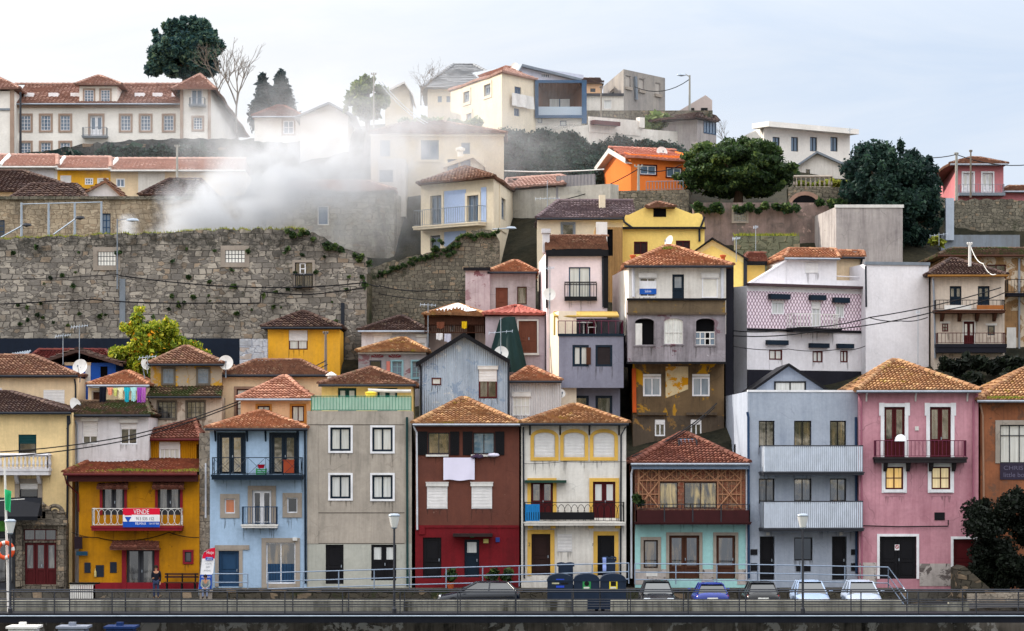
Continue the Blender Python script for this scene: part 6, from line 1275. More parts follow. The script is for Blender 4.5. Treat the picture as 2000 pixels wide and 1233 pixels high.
# ================================================================ TERRAIN, RIVER, FAR BANK
def earth(name, c1, c2, sc=.6, rough=.95):
    m, nt, bs = newmat(name); v = mapped(nt)
    f = ramp(nt, noise(nt, v, sc, 9, .7, .5), .35, .65); c = mix(nt, f, alb(c1, 1), alb(c2, 1))
    c = mix(nt, ramp(nt, noise(nt, v, sc*6, 6, .7), .4, .7, 0, .6), c, tuple(x*.35 for x in alb(c1, 1)))
    nt.links.new(c, bs.inputs['Base Color']); bs.inputs['Roughness'].default_value = rough; bump(nt, bs, noise(nt, v, sc*8, 6, .7), .8, .08); return m
TP = [-260, 400, 735, 740, 980, 1200, 1450, 1700, 1900, 2260]
TY = {-260: [(2.6, 1140), (8, 870), (14, 790), (20, 745), (23.6, 730), (25, 500), (34, 476), (42, 408), (56, 392), (64.5, 350), (67, 315), (76, 306), (110, 306), (220, 330)],
      400: [(2.6, 1140), (8, 870), (14, 790), (20, 740), (23.6, 720), (25, 500), (34, 476), (42, 408), (56, 392), (64.5, 350), (67, 285), (76, 276), (110, 276), (220, 300)],
      735: [(2.6, 1140), (8, 870), (14, 770), (20, 700), (23.6, 680), (28, 640), (36, 540), (42, 500), (49, 380), (58, 300), (64, 280), (72, 240), (110, 240), (220, 260)],
      740: [(2.6, 1140), (8, 870), (14, 770), (20, 690), (24, 660), (28, 640), (36, 540), (42, 500), (49, 380), (56, 300), (60, 262), (72, 236), (110, 236), (220, 260)],
      980: [(2.6, 1140), (8, 870), (14, 770), (20, 640), (24, 620), (28, 600), (34, 560), (42, 440), (47, 385), (51, 358), (57, 270), (60, 264), (75, 236), (220, 260)],
      1200: [(2.6, 1140), (8, 900), (12, 860), (20, 680), (26, 560), (31, 520), (38.5, 430), (42, 388), (47, 378), (51, 350), (57, 300), (62, 285), (66, 226), (220, 250)],
      1450: [(2.6, 1140), (8, 850), (14, 780), (20, 740), (28, 560), (36.5, 500), (38.8, 396), (44, 390), (50, 352), (57, 320), (66, 306), (80, 300), (220, 330)],
      1700: [(2.6, 1140), (8, 830), (13, 770), (20, 690), (29, 540), (34, 500), (38.2, 440), (40, 392), (50, 370), (57, 350), (66, 330), (90, 340), (220, 380)],
      1900: [(2.6, 1140), (7, 830), (11, 765), (15.5, 698), (22, 690), (30, 540), (36.5, 500), (40.5, 478), (42.3, 394), (50, 388), (60, 396), (90, 420), (220, 500)],
      2260: [(2.6, 1140), (7, 830), (11, 765), (15.5, 698), (22, 690), (30, 540), (36.5, 500), (40.5, 478), (42.3, 396), (50, 392), (60, 400), (90, 430), (220, 500)]}
def ground_py(px, Y):
    v = [np.interp(Y, [a for a, _ in TY[t]], [b for _, b in TY[t]]) for t in TP]; return float(np.interp(px, TP, v))
def ground_z(px, Y): return Z(ground_py(px, Y), Y)
YS = sorted(set([2.6, 5, 8, 11, 14, 17, 20, 22, 23.6, 24.2, 25, 28, 31, 34, 36.5, 38.2, 38.8, 40, 42, 44, 47, 49, 51, 53, 55, 57, 60, 62, 64.5, 66, 67, 70, 75, 80, 90, 110, 150, 220])); XS = list(range(-260, 2261, 30))
mb = MB(); nx = len(XS)
for Y in YS:
    for px in XS: mb.V.append((X(px, Y), Y, ground_z(px, Y)-.25+R.uniform(-.12, .12)))
for j in range(len(YS)-1):
    for i in range(nx-1): k = j*nx+i; mb.Fc.append((k, k+1, k+nx+1, k+nx)); mb.M.append(0); mb.Rn.append(.5)
struct(mb, 'hillside', earth('dark_hill_soil', (30, 32, 26), (58, 54, 42), .5))
ASP = plaster('asphalt', (46, 46, 48), .3, .0, (44, 44, 44), rough=.85); PAVE = stone('terrace_paving', (84, 80, 74), (98, 94, 86), (60, 58, 54), 2, 1.2, .1)
def street_z(px): return float(np.interp(px, [-200, 330, 620, 1760, 1880, 2300], [-.42, -.42, -.8, -.8, -.55, -.5]))
mb = MB(); xs = list(range(-300, 2301, 50))
for Y in (-9.6, -2.3):
    for p in xs: mb.V.append((X(p, -5), Y, street_z(p)))
n = len(xs)
for i in range(n-1): mb.Fc.append((i, i+1, n+i+1, n+i)); mb.M.append(0); mb.Rn.append(.5)
struct(mb, 'street', ASP)
mb = MB(); mb.box(WF, X(415, 0), X(1760, 0), -12, 2.3, -.9, 0); struct(mb, 'pavement', PAVE)
mb = MB(); mb.box(WF, X(-300, 0), X(415, 0), -12, 1.2, -.9, -.12); mb.box(WF, X(1760, 0), X(2300, 0), -12, 1.0, -.9, -.14); struct(mb, 'forecourt', PAVE)
M_RET = stone('mossy_retaining', (66, 62, 54), (86, 80, 70), (38, 36, 30), 1.7, 1.6, .45, (46, 52, 30))
mb = MB(); mb.box(WF, X(417, -2.4), X(1755, -2.4), 2.303, 2.62, -.95, .05); solo(mb, 'retaining_wall', M_RET, 'long dark mossy retaining wall along the raised pavement behind parked cars', 'wall')
# river, quay, far bank behind the viewer
mb = MB(); mb.box(WF, -400, 400, 13.6, 138, -6.2, -6.0); wm, nt_, bs_ = newmat('river_water'); bs_.inputs['Base Color'].default_value = (.02, .035, .03, 1); bs_.inputs['Roughness'].default_value = .08; bump(nt_, bs_, noise(nt_, mapped(nt_, (1, .4, 1)), 1.2, 4, .6), .3, .1); struct(mb, 'river', wm)
mb = MB(); mb.box(WF, -90, 90, 9.7, 10.3, -6.5, -.86); solo(mb, 'quay_wall', plaster('quay_stained', (120, 112, 104), .6, .7, (24, 22, 22), (((168, 164, 160), .6, .8),)), 'dark stained quay wall with pale lime streaks under the walkway', 'quay wall')
mb = MB()
def fb_(u, v):
    x = -420+840*u; y = -139-260*v; h_ = 4.9 if v < .12 else 4.9+(v-.12)**.8*62*(1+.25*math.sin(x*.02)+.1*math.sin(x*.07+v*9)); return (x, y, h_)
mb.grid(fb_, 60, 26)
m_, nt_, bs_ = newmat('far_bank_cover'); vo = N(nt_, 'ShaderNodeTexVoronoi', feature='F1'); vo.inputs['Scale'].default_value = .12; nt_.links.new(mapped(nt_, (1, .7, 1)), vo.inputs['Vector'])
sp_ = N(nt_, 'ShaderNodeSeparateColor'); nt_.links.new(vo.outputs['Color'], sp_.inputs[0]); c_ = mix(nt_, ramp(nt_, sp_.outputs[0], .2, .8), alb((60, 64, 40), 1), alb((190, 168, 130), 1.0)); c_ = mix(nt_, ramp(nt_, sp_.outputs[1], .72, .76), c_, alb((214, 206, 190), 1.2))
c_ = mix(nt_, ramp(nt_, noise(nt_, mapped(nt_), .4, 6, .7), .45, .6, 0, .7), c_, alb((50, 52, 34), 1)); nt_.links.new(c_, bs_.inputs['Base Color']); bs_.inputs['Roughness'].default_value = .9; struct(mb, 'far_bank', m_)

# ================================================================ VEGETATION
def leaf_mesh(name, parent, blobs, n, size, mat, seed=1, shape=1.0, asp=1.7, core=.3, clump=.35):
    rg = np.random.RandomState(seed); B = np.array(blobs, float); wt = (B[:, 3]*B[:, 4]+B[:, 3]*B[:, 5]+B[:, 4]*B[:, 5]); bi = rg.choice(len(B), n, p=wt/wt.sum())
    d = rg.normal(size=(n, 3)); d /= np.linalg.norm(d, axis=1)[:, None]; r = np.where(rg.rand(n) < core, rg.rand(n)**.5*.8, .5+.72*rg.rand(n)**1.15)
    c = B[bi, :3]+d*r[:, None]*B[bi, 3:6]
    nrm = d*.35+rg.normal(size=(n, 3))*.8+np.array([0, 0, .25]); nrm /= np.linalg.norm(nrm, axis=1)[:, None]
    t = np.cross(nrm, rg.normal(size=(n, 3))); t /= np.linalg.norm(t, axis=1)[:, None]; b = np.cross(nrm, t); s = size*np.exp(rg.normal(size=n)*.4)[:, None]
    V = np.stack([c+t*s*asp*.5, c+b*s*.5, c-t*s*asp*.5, c-b*s*.5], 1).reshape(-1, 3)
    off = np.array(parent['_o']) if parent is not None else 0
    me = bpy.data.meshes.new(name); me.vertices.add(4*n); me.loops.add(4*n); me.polygons.add(n)
    me.vertices.foreach_set('co', (V-off).ravel()); me.loops.foreach_set('vertex_index', np.arange(4*n)); me.polygons.foreach_set('loop_start', np.arange(0, 4*n, 4))
    me.update(calc_edges=True); a = me.attributes.new('rnd', 'FLOAT', 'FACE'); cl = rg.rand(len(B)); a.data.foreach_set('value', np.clip(rg.rand(n)*(1-clump)+cl[bi]*clump, 0, 1))
    me.materials.append(mat); o = bpy.data.objects.new(name, me); COL.objects.link(o); CLEAN.append(o)
    if parent is not None: o.parent = parent
    return o
def crown(c, rad, nb, seed, lo=.13, hi=.34, flat_=.8):
    rg = random.Random(seed); out = []
    while len(out) < nb:
        p = [rg.uniform(-1, 1) for _ in range(3)]; q = sum(x*x for x in p)
        if q > 1 or (q < .25 and rg.random() < .5): continue
        r = rg.uniform(lo, hi)*(1.1-.3*q); out.append((c[0]+p[0]*rad[0]*(1-r*.6), c[1]+p[1]*rad[1]*(1-r*.6), c[2]+p[2]*rad[2]*(1-r*.6), r*rad[0], r*rad[1], r*rad[2]*flat_))
    for _ in range(nb//2):                    # sprigs beyond the outline
        a, z = rg.uniform(0, 6.283), rg.uniform(-.75, 1); q = math.sqrt(max(0, 1-z*z))*rg.uniform(.98, 1.12); r = rg.uniform(.05, .1); out.append((c[0]+math.cos(a)*q*rad[0], c[1]+math.sin(a)*q*rad[1], c[2]+z*rad[2]*1.04, r*rad[0], r*rad[1], r*rad[2]*1.5))
    return out
BARK = plaster('bark', (84, 70, 58), .4, .4, (50, 42, 36)); BARKG = plaster('grey_bark', (118, 110, 102), .3, .3)
L_DK = leafmat('evergreen_leaf', [(16, 26, 18), (30, 46, 26), (46, 64, 32), (84, 96, 48)], 1.7); L_TE = leafmat('teal_evergreen', [(12, 24, 26), (22, 40, 38), (34, 54, 46), (52, 74, 56)], 1.5)  # L_TE: darker, bluer leaf tones than L_DK
L_CIT = leafmat('citrus_leaf', [(40, 58, 18), (86, 106, 26), (140, 146, 40), (190, 180, 60)], 1.35); L_FRT = leafmat('citrus_fruit', [(206, 128, 20), (222, 152, 30), (232, 178, 50)], 1.1, 0)
L_IVY = leafmat('ivy_leaf', [(12, 26, 26), (20, 40, 38), (32, 54, 46), (44, 66, 54)], 1.5); L_GRS = leafmat('grass_blade', [(66, 84, 26), (110, 122, 38), (146, 150, 56), (120, 104, 58)], 1.0); L_PINE = leafmat('pine_needle', [(20, 40, 50), (34, 58, 62), (56, 80, 70), (92, 106, 80)], 1.5)
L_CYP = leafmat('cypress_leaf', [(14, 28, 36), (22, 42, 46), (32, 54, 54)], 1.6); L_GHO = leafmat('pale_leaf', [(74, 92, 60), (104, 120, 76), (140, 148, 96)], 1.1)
def tree(name, label, cat, px, py, Y, rpx, rpy, n, size, mat, seed, nb=26, base=None, trunk_r=.3, depth=.8, bark=None, group=None, extra=(), **kw):
    s = (Y-CY)/FOC; c = P3(px, py, Y); zb = base if base is not None else ground_z(px, Y)
    root = thing(name, label, cat, (c[0], Y, zb), group); rad = (rpx*s, rpx*s*depth, rpy*s); bl = crown(c, rad, nb, seed)
    for (ex, ey, er) in extra: e = P3(ex, ey, Y); bl.append((e[0], e[1], e[2], er*s, er*s*.9, er*s*.8))
    leaf_mesh('crown', root, bl, n, size, mat, seed, **kw); mb = MB(); rg = random.Random(seed); zt = c[2]-rad[2]*.35
    mb.tube([(c[0], Y, zb-.3), (c[0]+.1, Y, (zb+zt)/2), (c[0], Y, zt), (c[0]+rad[0]*.1, Y, c[2]+rad[2]*.3)], trunk_r, 8, r2=trunk_r*.35)
    for b in rg.sample(bl, min(14, len(bl))): m_ = ((c[0]+b[0])/2, (Y+b[1])/2, (zt+b[2])/2-.1*rad[2]); mb.tube([(c[0], Y, zt-.1*rad[2]), m_, (b[0], b[1], b[2])], trunk_r*.4, 5, r2=.03)
    mb.build('trunk', bark or BARK, root); return root, bl
tree('evergreen_tree', 'broad dark green evergreen tree beside the bright orange house', 'tree', 1441, 334, 41, 108, 56, 90000, .115, L_DK, 21, nb=80, trunk_r=.35, extra=((1360, 350, 30), (1525, 340, 30), (1375, 300, 26), (1480, 296, 28), (1430, 292, 26)))
tree('evergreen_tree', 'tall dark teal evergreen tree behind the bare concrete block', 'tree', 1742, 392, 37, 96, 104, 100000, .115, L_TE, 22, nb=84, trunk_r=.4, extra=((1780, 306, 16), (1690, 300, 26), (1720, 296, 26), (1670, 330, 26), (1800, 330, 22), (1815, 400, 24), (1790, 460, 26), (1665, 380, 24)))
root, bl = tree('citrus_tree', 'leafy citrus tree full of yellow orange fruit in front of the rubble wall', 'tree', 292, 680, 12.5, 68, 62, 24000, .1, L_CIT, 23, nb=52, base=8.5, trunk_r=.14, extra=((272, 606, 10), (268, 624, 14), (330, 640, 18), (378, 680, 18), (400, 692, 12), (232, 690, 18), (350, 670, 18)), asp=1.5)
fb2 = [(b[0], b[1]-.1, b[2], b[3]*.95, b[4]*.95, b[5]*.95) for b in bl]
o = leaf_mesh('fruit', root, fb2, 260, .13, L_FRT, 9, asp=1.0, core=0); o['kind'] = 'stuff'
tree('pine_tree', 'huge dark umbrella pine rising behind the mansion roof', 'tree', 364, 100, 92, 68, 58, 60000, .16, L_PINE, 24, nb=46, trunk_r=.6, extra=((300, 135, 16), (316, 120, 24), (420, 90, 18), (345, 60, 22), (390, 56, 22), (405, 130, 22)))
def cypress(label, px, y0, y1, Y, w_, mat, seed):
    s = (Y-CY)/FOC; zb = ground_z(px, Y); zt = Z(y0, Y); root = thing('cypress_tree', label, 'tree', (X(px, Y), Y, zb), 'cypress trees beside the lodge'); rg = random.Random(seed); bl = []
    for i in range(40):
        t = rg.random()**.8; r = w_*s*(1-t)**.75*.5+.12; a = rg.uniform(0, 6.3); q = r*rg.uniform(.2, .75); bl.append((X(px, Y)+math.cos(a)*q, Y+math.sin(a)*q, zb+.6+(zt-zb-.9)*t, r*.6+.1, r*.6+.1, r*.8+.35))
    leaf_mesh('crown', root, bl, 16000, .13, mat, seed, asp=2.2); mb = MB(); mb.tube([(X(px, Y), Y, zb-.2), (X(px, Y), Y, zt-.4)], .2, 6, r2=.03); mb.build('trunk', BARK, root)
cypress('shorter blunt cypress tree with smoke veiled crown near the white lodge', 513, 146, 260, 74, 44, L_CYP, 31); cypress('taller pointed dark blue green cypress tree near the white lodge', 549, 138, 250, 73, 48, L_CYP, 32)
tree('leafy_tree', 'pale green bushy tree dissolving in smoke on the hill crest', 'tree', 716, 196, 60, 42, 44, 20000, .14, L_GHO, 33, nb=36, trunk_r=.25)
def bare(name, label, px, pyb, pyt, Y, spread, seed, group='bare winter trees on the skyline', lv=5):
    rg = random.Random(seed); s = (Y-CY)/FOC; b = P3(px, pyb, Y); H_ = (pyb-pyt)*s; root = thing(name, label, 'tree', b, group); mt, mc = MB(), MB()
    def grow(p, d, ln, r, k):
        q = tuple(p[i]+d[i]*ln for i in range(3)); mid_ = tuple(p[i]+d[i]*ln*.5+rg.uniform(-.05, .05)*ln for i in range(3)); (mt if k < 1 else mc).tube([p, mid_, q], r, 5 if k < 2 else 3, r2=r*.68)
        if k >= lv: return
        for _ in range(3 if k < 3 else 2):
            e = [d[i]+rg.uniform(-1, 1)*spread for i in range(3)]; e[2] += .18; l_ = math.sqrt(sum(x*x for x in e)); grow(q if rg.random() < .7 else mid_, [x/l_ for x in e], ln*rg.uniform(.62, .84), r*.66, k+1)
    grow(b, [0, 0, 1], H_*.3, H_*.014, 0); mt.build('trunk', BARKG, root); mc.build('crown', BARKG, root)
bare('bare_tree', 'tall bare branching tree rising beside the mansion gable', 462, 262, 76, 84, .62, 3); bare('bare_tree', 'bushy bare grey tree close to the umbrella pine', 425, 215, 84, 88, .7, 8, lv=6)
bare('bare_tree', 'rounded bare tree beside the hazy skyline villa', 822, 206, 112, 68, .8, 5, lv=6); bare('bare_tree', 'thin bare tree against the sky beside the glazed veranda', 1417, 300, 226, 70, .6, 6)
def patch(name, label, cat, pts, n, size, mat, seed, kind=None, asp=1.6, r=.5, group=None, zs=.8):
    """bush / ivy: pts = (px,py,Y,radius px)"""
    bl = []; 
    for px, py, Y, rp in pts: c = P3(px, py, Y); s = (Y-CY)/FOC*rp; bl.append((c[0], c[1], c[2], s, s*.8, s*zs))
    A = np.array(bl); root = thing(name, label, cat, (A[:, 0].mean(), A[:, 1].mean(), (A[:, 2]-A[:, 5]).min()), group) if not kind else None
    o = leaf_mesh('foliage' if not kind else name, root, bl, n, size, mat, seed, asp=asp)
    if kind: o['kind'] = kind; o['label'] = label; o['category'] = cat
    return o
rg = random.Random(5)
pts = []
for i in range(330):
    px = rg.uniform(978, 1375); t = rg.random(); top = np.interp(px, [978, 1040, 1150, 1250, 1375], [262, 262, 270, 278, 306]); py = top+(352-top)*t; pts.append((px, py, 56-5.2*t, rg.uniform(11, 20)))
patch('ivy', 'dark ivy covering the steep slope under the skyline houses', 'ivy', pts, 90000, .12, L_IVY, 41, kind='stuff')
pts = [(rg.uniform(40, 420), rg.uniform(292, 322), 65.2, rg.uniform(8, 14)) for _ in range(60)]; pts = [p for p in pts if p[1]-p[3]*.8 > np.interp(p[0], [10, 160, 260, 350], [306, 284, 276, 274])]
patch('ivy', 'dark ivy hanging over the mansion terrace wall', 'ivy', pts, 5000, .28, L_IVY, 42, kind='stuff')
pts = [(px, np.interp(px, [735, 800, 860, 905, 960], [528, 504, 486, 458, 447])+rg.uniform(1, 14), 26.85, rg.uniform(2, 4.5)) for px in np.arange(738, 975, 4)]
patch('ivy', 'ivy and moss along the sloping crest of the ruined wall', 'ivy', pts, 3000, .09, L_DK, 43, kind='stuff')
pts = [(rg.uniform(840, 905), rg.uniform(470, 500), 26.8, 4) for _ in range(10)]+[(rg.uniform(560, 735), 0, 21.8, 5) for _ in range(22)]; pts = [(a, b or np.interp(a, [590, 640, 690, 714, 740], [452, 474, 495, 503, 530])+rg.uniform(-2, 12), c, d) for a, b, c, d in pts]
patch('ivy', 'moss and creepers on the rubble wall shoulder', 'ivy', pts, 2600, .09, L_DK, 44, kind='stuff')
pts = [(900+rg.uniform(-120, 40), 245+rg.uniform(-6, 8), 54, 10) for _ in range(24)]
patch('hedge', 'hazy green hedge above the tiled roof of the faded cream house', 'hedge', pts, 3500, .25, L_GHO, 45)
patch('bush', 'sunlit rounded bush on the terrace under the skyline ruin', 'bush', [(1287, 238, 60, 18), (1270, 240, 60, 13), (1304, 240, 60, 14)], 1600, .25, L_GHO, 46)
pts = [(1955+rg.uniform(-52, 60), 1062+rg.uniform(-88, 92), -1.5-rg.random()*2.0, rg.uniform(16, 26)) for _ in range(60)]+[(1905, 1075, -2, 10), (1925, 985, -2, 14), (1985, 965, -2, 16)]
patch('bush', 'large very dark bush filling the corner beside the pink house', 'bush', pts, 44000, .09, leafmat('dark_bush_leaf', [(12, 18, 14), (22, 30, 22), (34, 44, 30)], .9), 47)
patch('bush', 'scrubby dark bush under the balcony house', 'bush', [(1850+i*22, 712+6*math.sin(i*2), 13.5, 16) for i in range(7)]+[(1980, 740, 11, 24), (1900, 745, 11, 20)], 3600, .18, MATS['dark_bush_leaf'], 48)
patch('bush', 'small leafy plant in the corner of the maroon balcony', 'plant', [(1243, 972, -.6, 9), (1250, 982, -.6, 7)], 260, .12, L_DK, 49)
patch('bush', 'yellow green weeds on the terrace near the white gabled house', 'weeds', [(1568+i*13, 362+3*math.sin(i), 41, 8) for i in range(8)], 1300, .2, L_GRS, 50)
patch('bush', 'bright weeds at the foot of the teal evergreen tree', 'weeds', [(1826, 470, 33, 9), (1838, 474, 33, 7)], 300, .18, L_GRS, 51)
rg = random.Random(77)
pts = [(rg.uniform(20, 715), rg.uniform(480, 640), 21.85, rg.uniform(1.5, 4)) for _ in range(70)]
patch('ivy', 'small weeds rooted in the joints of the rubble wall', 'weeds', pts, 2600, .1, L_DK, 52, kind='stuff')
pts = [(rg.uniform(1360, 1560), rg.uniform(398, 412), 36.6, rg.uniform(4, 9)) for _ in range(26)]+[(rg.uniform(1600, 1660), rg.uniform(395, 420), 36.6, 8) for _ in range(8)]
patch('ivy', 'creepers spilling over the tall pinkish retaining wall', 'ivy', pts, 3600, .16, L_DK, 53, kind='stuff')
# grass along wall tops and mossy eaves
def blades(name, label, line, n, h_, mat, seed, w_=.03, dj=.4):
    rg2 = np.random.RandomState(seed); mb = MB(); L_ = np.array(line); 
    for _ in range(n):
        k = rg2.rand()*(len(L_)-1); i = int(k); p = L_[i]*(1-k+i)+L_[i+1]*(k-i); p = p+np.array((rg2.normal()*.05, rg2.rand()*dj, 0)); hh = h_*(.3+rg2.rand()); a = rg2.normal(size=2)*.4*hh
        mb.poly([(p[0]-w_, p[1], p[2]-.05), (p[0]+w_, p[1], p[2]-.05), (p[0]+a[0], p[1]+a[1]*.4, p[2]+hh)], 0, float(rg2.rand()))
    o = mb.build(name, mat, None, rn=True); o['kind'] = 'stuff'; o['label'] = label; o['category'] = 'grass'; return o
Fw = FY(22); blades('grass', 'sunlit grass tufts along the top of the rubble stone wall', [Fw.p(u, 0, t) for u, t in WTOP if u < Fw.u(600)], 2600, .16, L_GRS, 1, .035, 2.2)
blades('grass', 'weeds growing on the mustard house skirt roof', [P3(px, 921+1.5*math.sin(px), -.62) for px in range(172, 386, 6)], 900, .13, L_GRS, 2, .04)
blades('grass', 'moss and weeds along the eave of the weathered orange house', [P3(px, 779, -.1) for px in range(1930, 2020, 6)], 700, .14, L_GRS, 3, .04)
blades('grass', 'moss tuft on the ridge of the derelict house roof', [P3(px, 488+abs(px-1306)*.25, 13.7) for px in range(1290, 1325, 3)], 500, .22, L_GRS, 4, .05, .8)
blades('grass', 'grassy edge on the low greenish wall', [P3(px, 461, 29) for px in range(1436, 1560, 8)], 700, .2, L_GRS, 5, .04, .8)
# ================================================================ WALKWAY, RAILINGS, LAMPS
STEEL = flat('dark_steel', (58, 60, 66), .4, .5); BEAM = flat('black_beam', (24, 26, 34), .5, .2); PAR = plaster('parapet_concrete', (142, 140, 130), .45, .85, (60, 58, 50))
mb = MB(); mb.box(WF, -80, X(1147, -10.4), 10.2, 10.6, -1.2, Z(1173, -10.6)); mb.box(WF, X(1193, -10.4), X(1760, -10.4), 10.2, 10.6, -1.2, Z(1173, -10.6)); mb.box(WF, X(1852, -10.4), X(1892, -10.4), 10.2, 10.6, -1.2, Z(1176, -10.6))
mb.box(WF, X(1760, -10.4), X(1852, -10.4), 10.2, 10.58, -1.2, Z(1181, -10.6))
solo(mb, 'parapet', PAR, 'long low concrete parapet between the parking street and steel walkway', 'parapet')
zd = Z(1199, -13.4)
mb = MB(); mb.box(WF, -80, 80, 11.0, 13.3, zd-.12, zd); mb.box(WF, -80, 80, 13.3, 13.5, zd-.42, zd+.02); mb.box(WF, -80, 80, 11.0, 11.2, zd-.4, zd-.12); 
o = solo(mb, 'walkway', BEAM, 'dark steel riverside walkway deck with edge beam', 'walkway')
wk = o; wk['_o'] = tuple(wk.location)
mb = MB(); mb.tube([(-80, -13.54, zd-.10), (80, -13.54, zd-.10)], .035, 5); mb.build('edge_strip', GALV, wk)
zr = Z(1156, -13.4)
def walk_rail(y, lab, x0, ph, lit):
    root = thing('steel_railing', lab, 'railing', (0, y, zd), 'railings of the riverside walkway'); mb = MB()
    for z_ in (zr, zd+(zr-zd)*.55, zd+(zr-zd)*.32): mb.tube([(-80, y, z_), (80, y, z_)], .024 if z_ < zr else .034, 5)
    mb.build('rail', STEEL, root); mb = MB(); p = x0
    while p < 2150:
        if p > -100: mb.box(FY(y), X(p, y)-.025, X(p, y)+.025, -.05, .05, zd, zr)
        p += ph
    mb.build('post', STEEL, root)
walk_rail(-13.35, 'dark steel railing on the river edge of the walkway', -6, 112.5, 0); walk_rail(-11.2, 'dark steel railing on the street edge of the walkway', 27, 109, 0)
PG = flat('painted_grey_rail', (132, 146, 166), .4, .3)
def grey_rail(lab, pts, Y, rows=(0, .42, .78), hgt=1.05, gap=84):
    """pts: px,py of the top rail"""
    root = thing('grey_railing', lab, 'railing', P3(pts[0][0], pts[0][1]+38, Y), 'grey railings on the raised pavement'); mb = MB(); F = FY(Y)
    T = [P3(a, b, Y if len(q) == 0 else q[0]) for a, b, *q in pts]
    for r_ in rows: mb.tube([(x, y, z-hgt*r_) for x, y, z in T], .032, 6)
    for i in range(len(T)-1):
        n = max(1, round(abs(pts[i+1][0]-pts[i][0])/gap))
        for k in range(n+1): x, y, z = lp(T[i], T[i+1], k/n); mb.tube([(x, y, z), (x, y, z-hgt)], .034, 6)
    mb.build('rail_frame', PG, root)
grey_rail('short grey railing before the low navy door of the blue house', [(415, 1121), (484, 1121)], -1.9, gap=60); grey_rail('long grey railing sloping up in front of grey and red houses', [(523, 1119), (800, 1111), (1228, 1100)], -2.2, gap=77)
grey_rail('grey railing by the mint and modern houses ending in a stair rail', [(1240, 1101), (1480, 1103), (1735, 1108), (1772, 1158, -4.5)], -2.2, gap=75)
def street_lamp(lab, px, Y, pole=STEEL, y0=1003, y1=1199):
    x = X(px, Y); zb = Z(y1, Y); zt = Z(y0, Y); s = (Y-CY)/FOC; root = thing('street_lamp', lab, 'street lamp', (x, Y, zb), 'street lamps on the walkway'); hh = zt-zb
    mb = MB(); mb.lathe((x, Y, zb), [(.11, 0), (.11, .25), (.06, .3), (.05, hh-.72), (.05, hh-.7)], 10); mb.build('pole', pole, root)
    mb = MB(); mb.lathe((x, Y, zb+hh), [(.05, -.74), (.14, -.70), (.15, -.66)], 14); mb.build('lamp_neck', GALV, root, smooth=True); mb = MB(); mb.lathe((x, Y, zb+hh), [(.27, -.14), (.29, -.12), (.27, -.06), (.18, -.01), (0, .0)], 16); mb.build('lamp_cap', GALV, root, smooth=True)
    mb = MB(); mb.lathe((x, Y, zb+hh), [(.13, -.67), (.18, -.5), (.25, -.2), (.27, -.13)], 16); mb.build('lamp_glass', glass('frosted_lamp', (206, 206, 204), .3), root, smooth=True)
    mb = MB(); mb.lathe((x, Y, zb+hh), [(.09, -.6), (.09, -.2), (0, -.18)], 8); mb.build('bulb', OFFW, root)
street_lamp('street lamp with glass bell head in front of the grey house', 770, -12.9); street_lamp('street lamp with glass bell head in front of the modern building', 1568, -12.9); street_lamp('street lamp with glass bell head beside the orange lifebuoy', 20, -12.9, y0=1014)
# flag pole with lifebuoy
x = X(13, -11.8); root = thing('flag_pole', 'leaning white pole beside the lamp carrying a green flag and lifebuoy', 'pole', (X(16, -11.8), -11.8, Z(1199, -11.8)))
mb = MB(); mb.tube([P3(17, 1199, -11.8), P3(9, 900, -11.8)], .07, 8, r2=.05); mb.tube([P3(-20, 979, -11.8), P3(48, 975, -11.8)], .02, 5); mb.build('pole', OFFW, root)
F = FY(-11.95); mb = MB(); u0, v0 = F.u(9), F.v(9, 955); mb.grid(lambda a, b: F.p(u0+a*.34*(1-b*.3)+.05*b, .1*math.sin(a*7+b*2), v0-b*1.0-a*.12), 10, 10); solo(mb, 'flag', flat('green_flag', (52, 178, 118), .8), 'limp green flag on the leaning white pole', 'flag', smooth=True)
mb = MB(); c = P3(11, 1075, -12.0); n = 32
def tor(u, v): a, b = u*6.2832, v*6.2832; rr = .36+.1*math.cos(b); return (c[0]+rr*math.cos(a), c[1]-.1+.1*math.sin(b), c[2]+rr*math.sin(a))
mb.grid(tor, 32, 8); mb.M = [1 if (i % 32) % 8 < 2 else 0 for i in range(256)]; solo(mb, 'lifebuoy', [flat('buoy_orange', (206, 78, 40), .5), OFFW], 'orange and white lifebuoy hung on the leaning pole', 'lifebuoy', smooth=True)

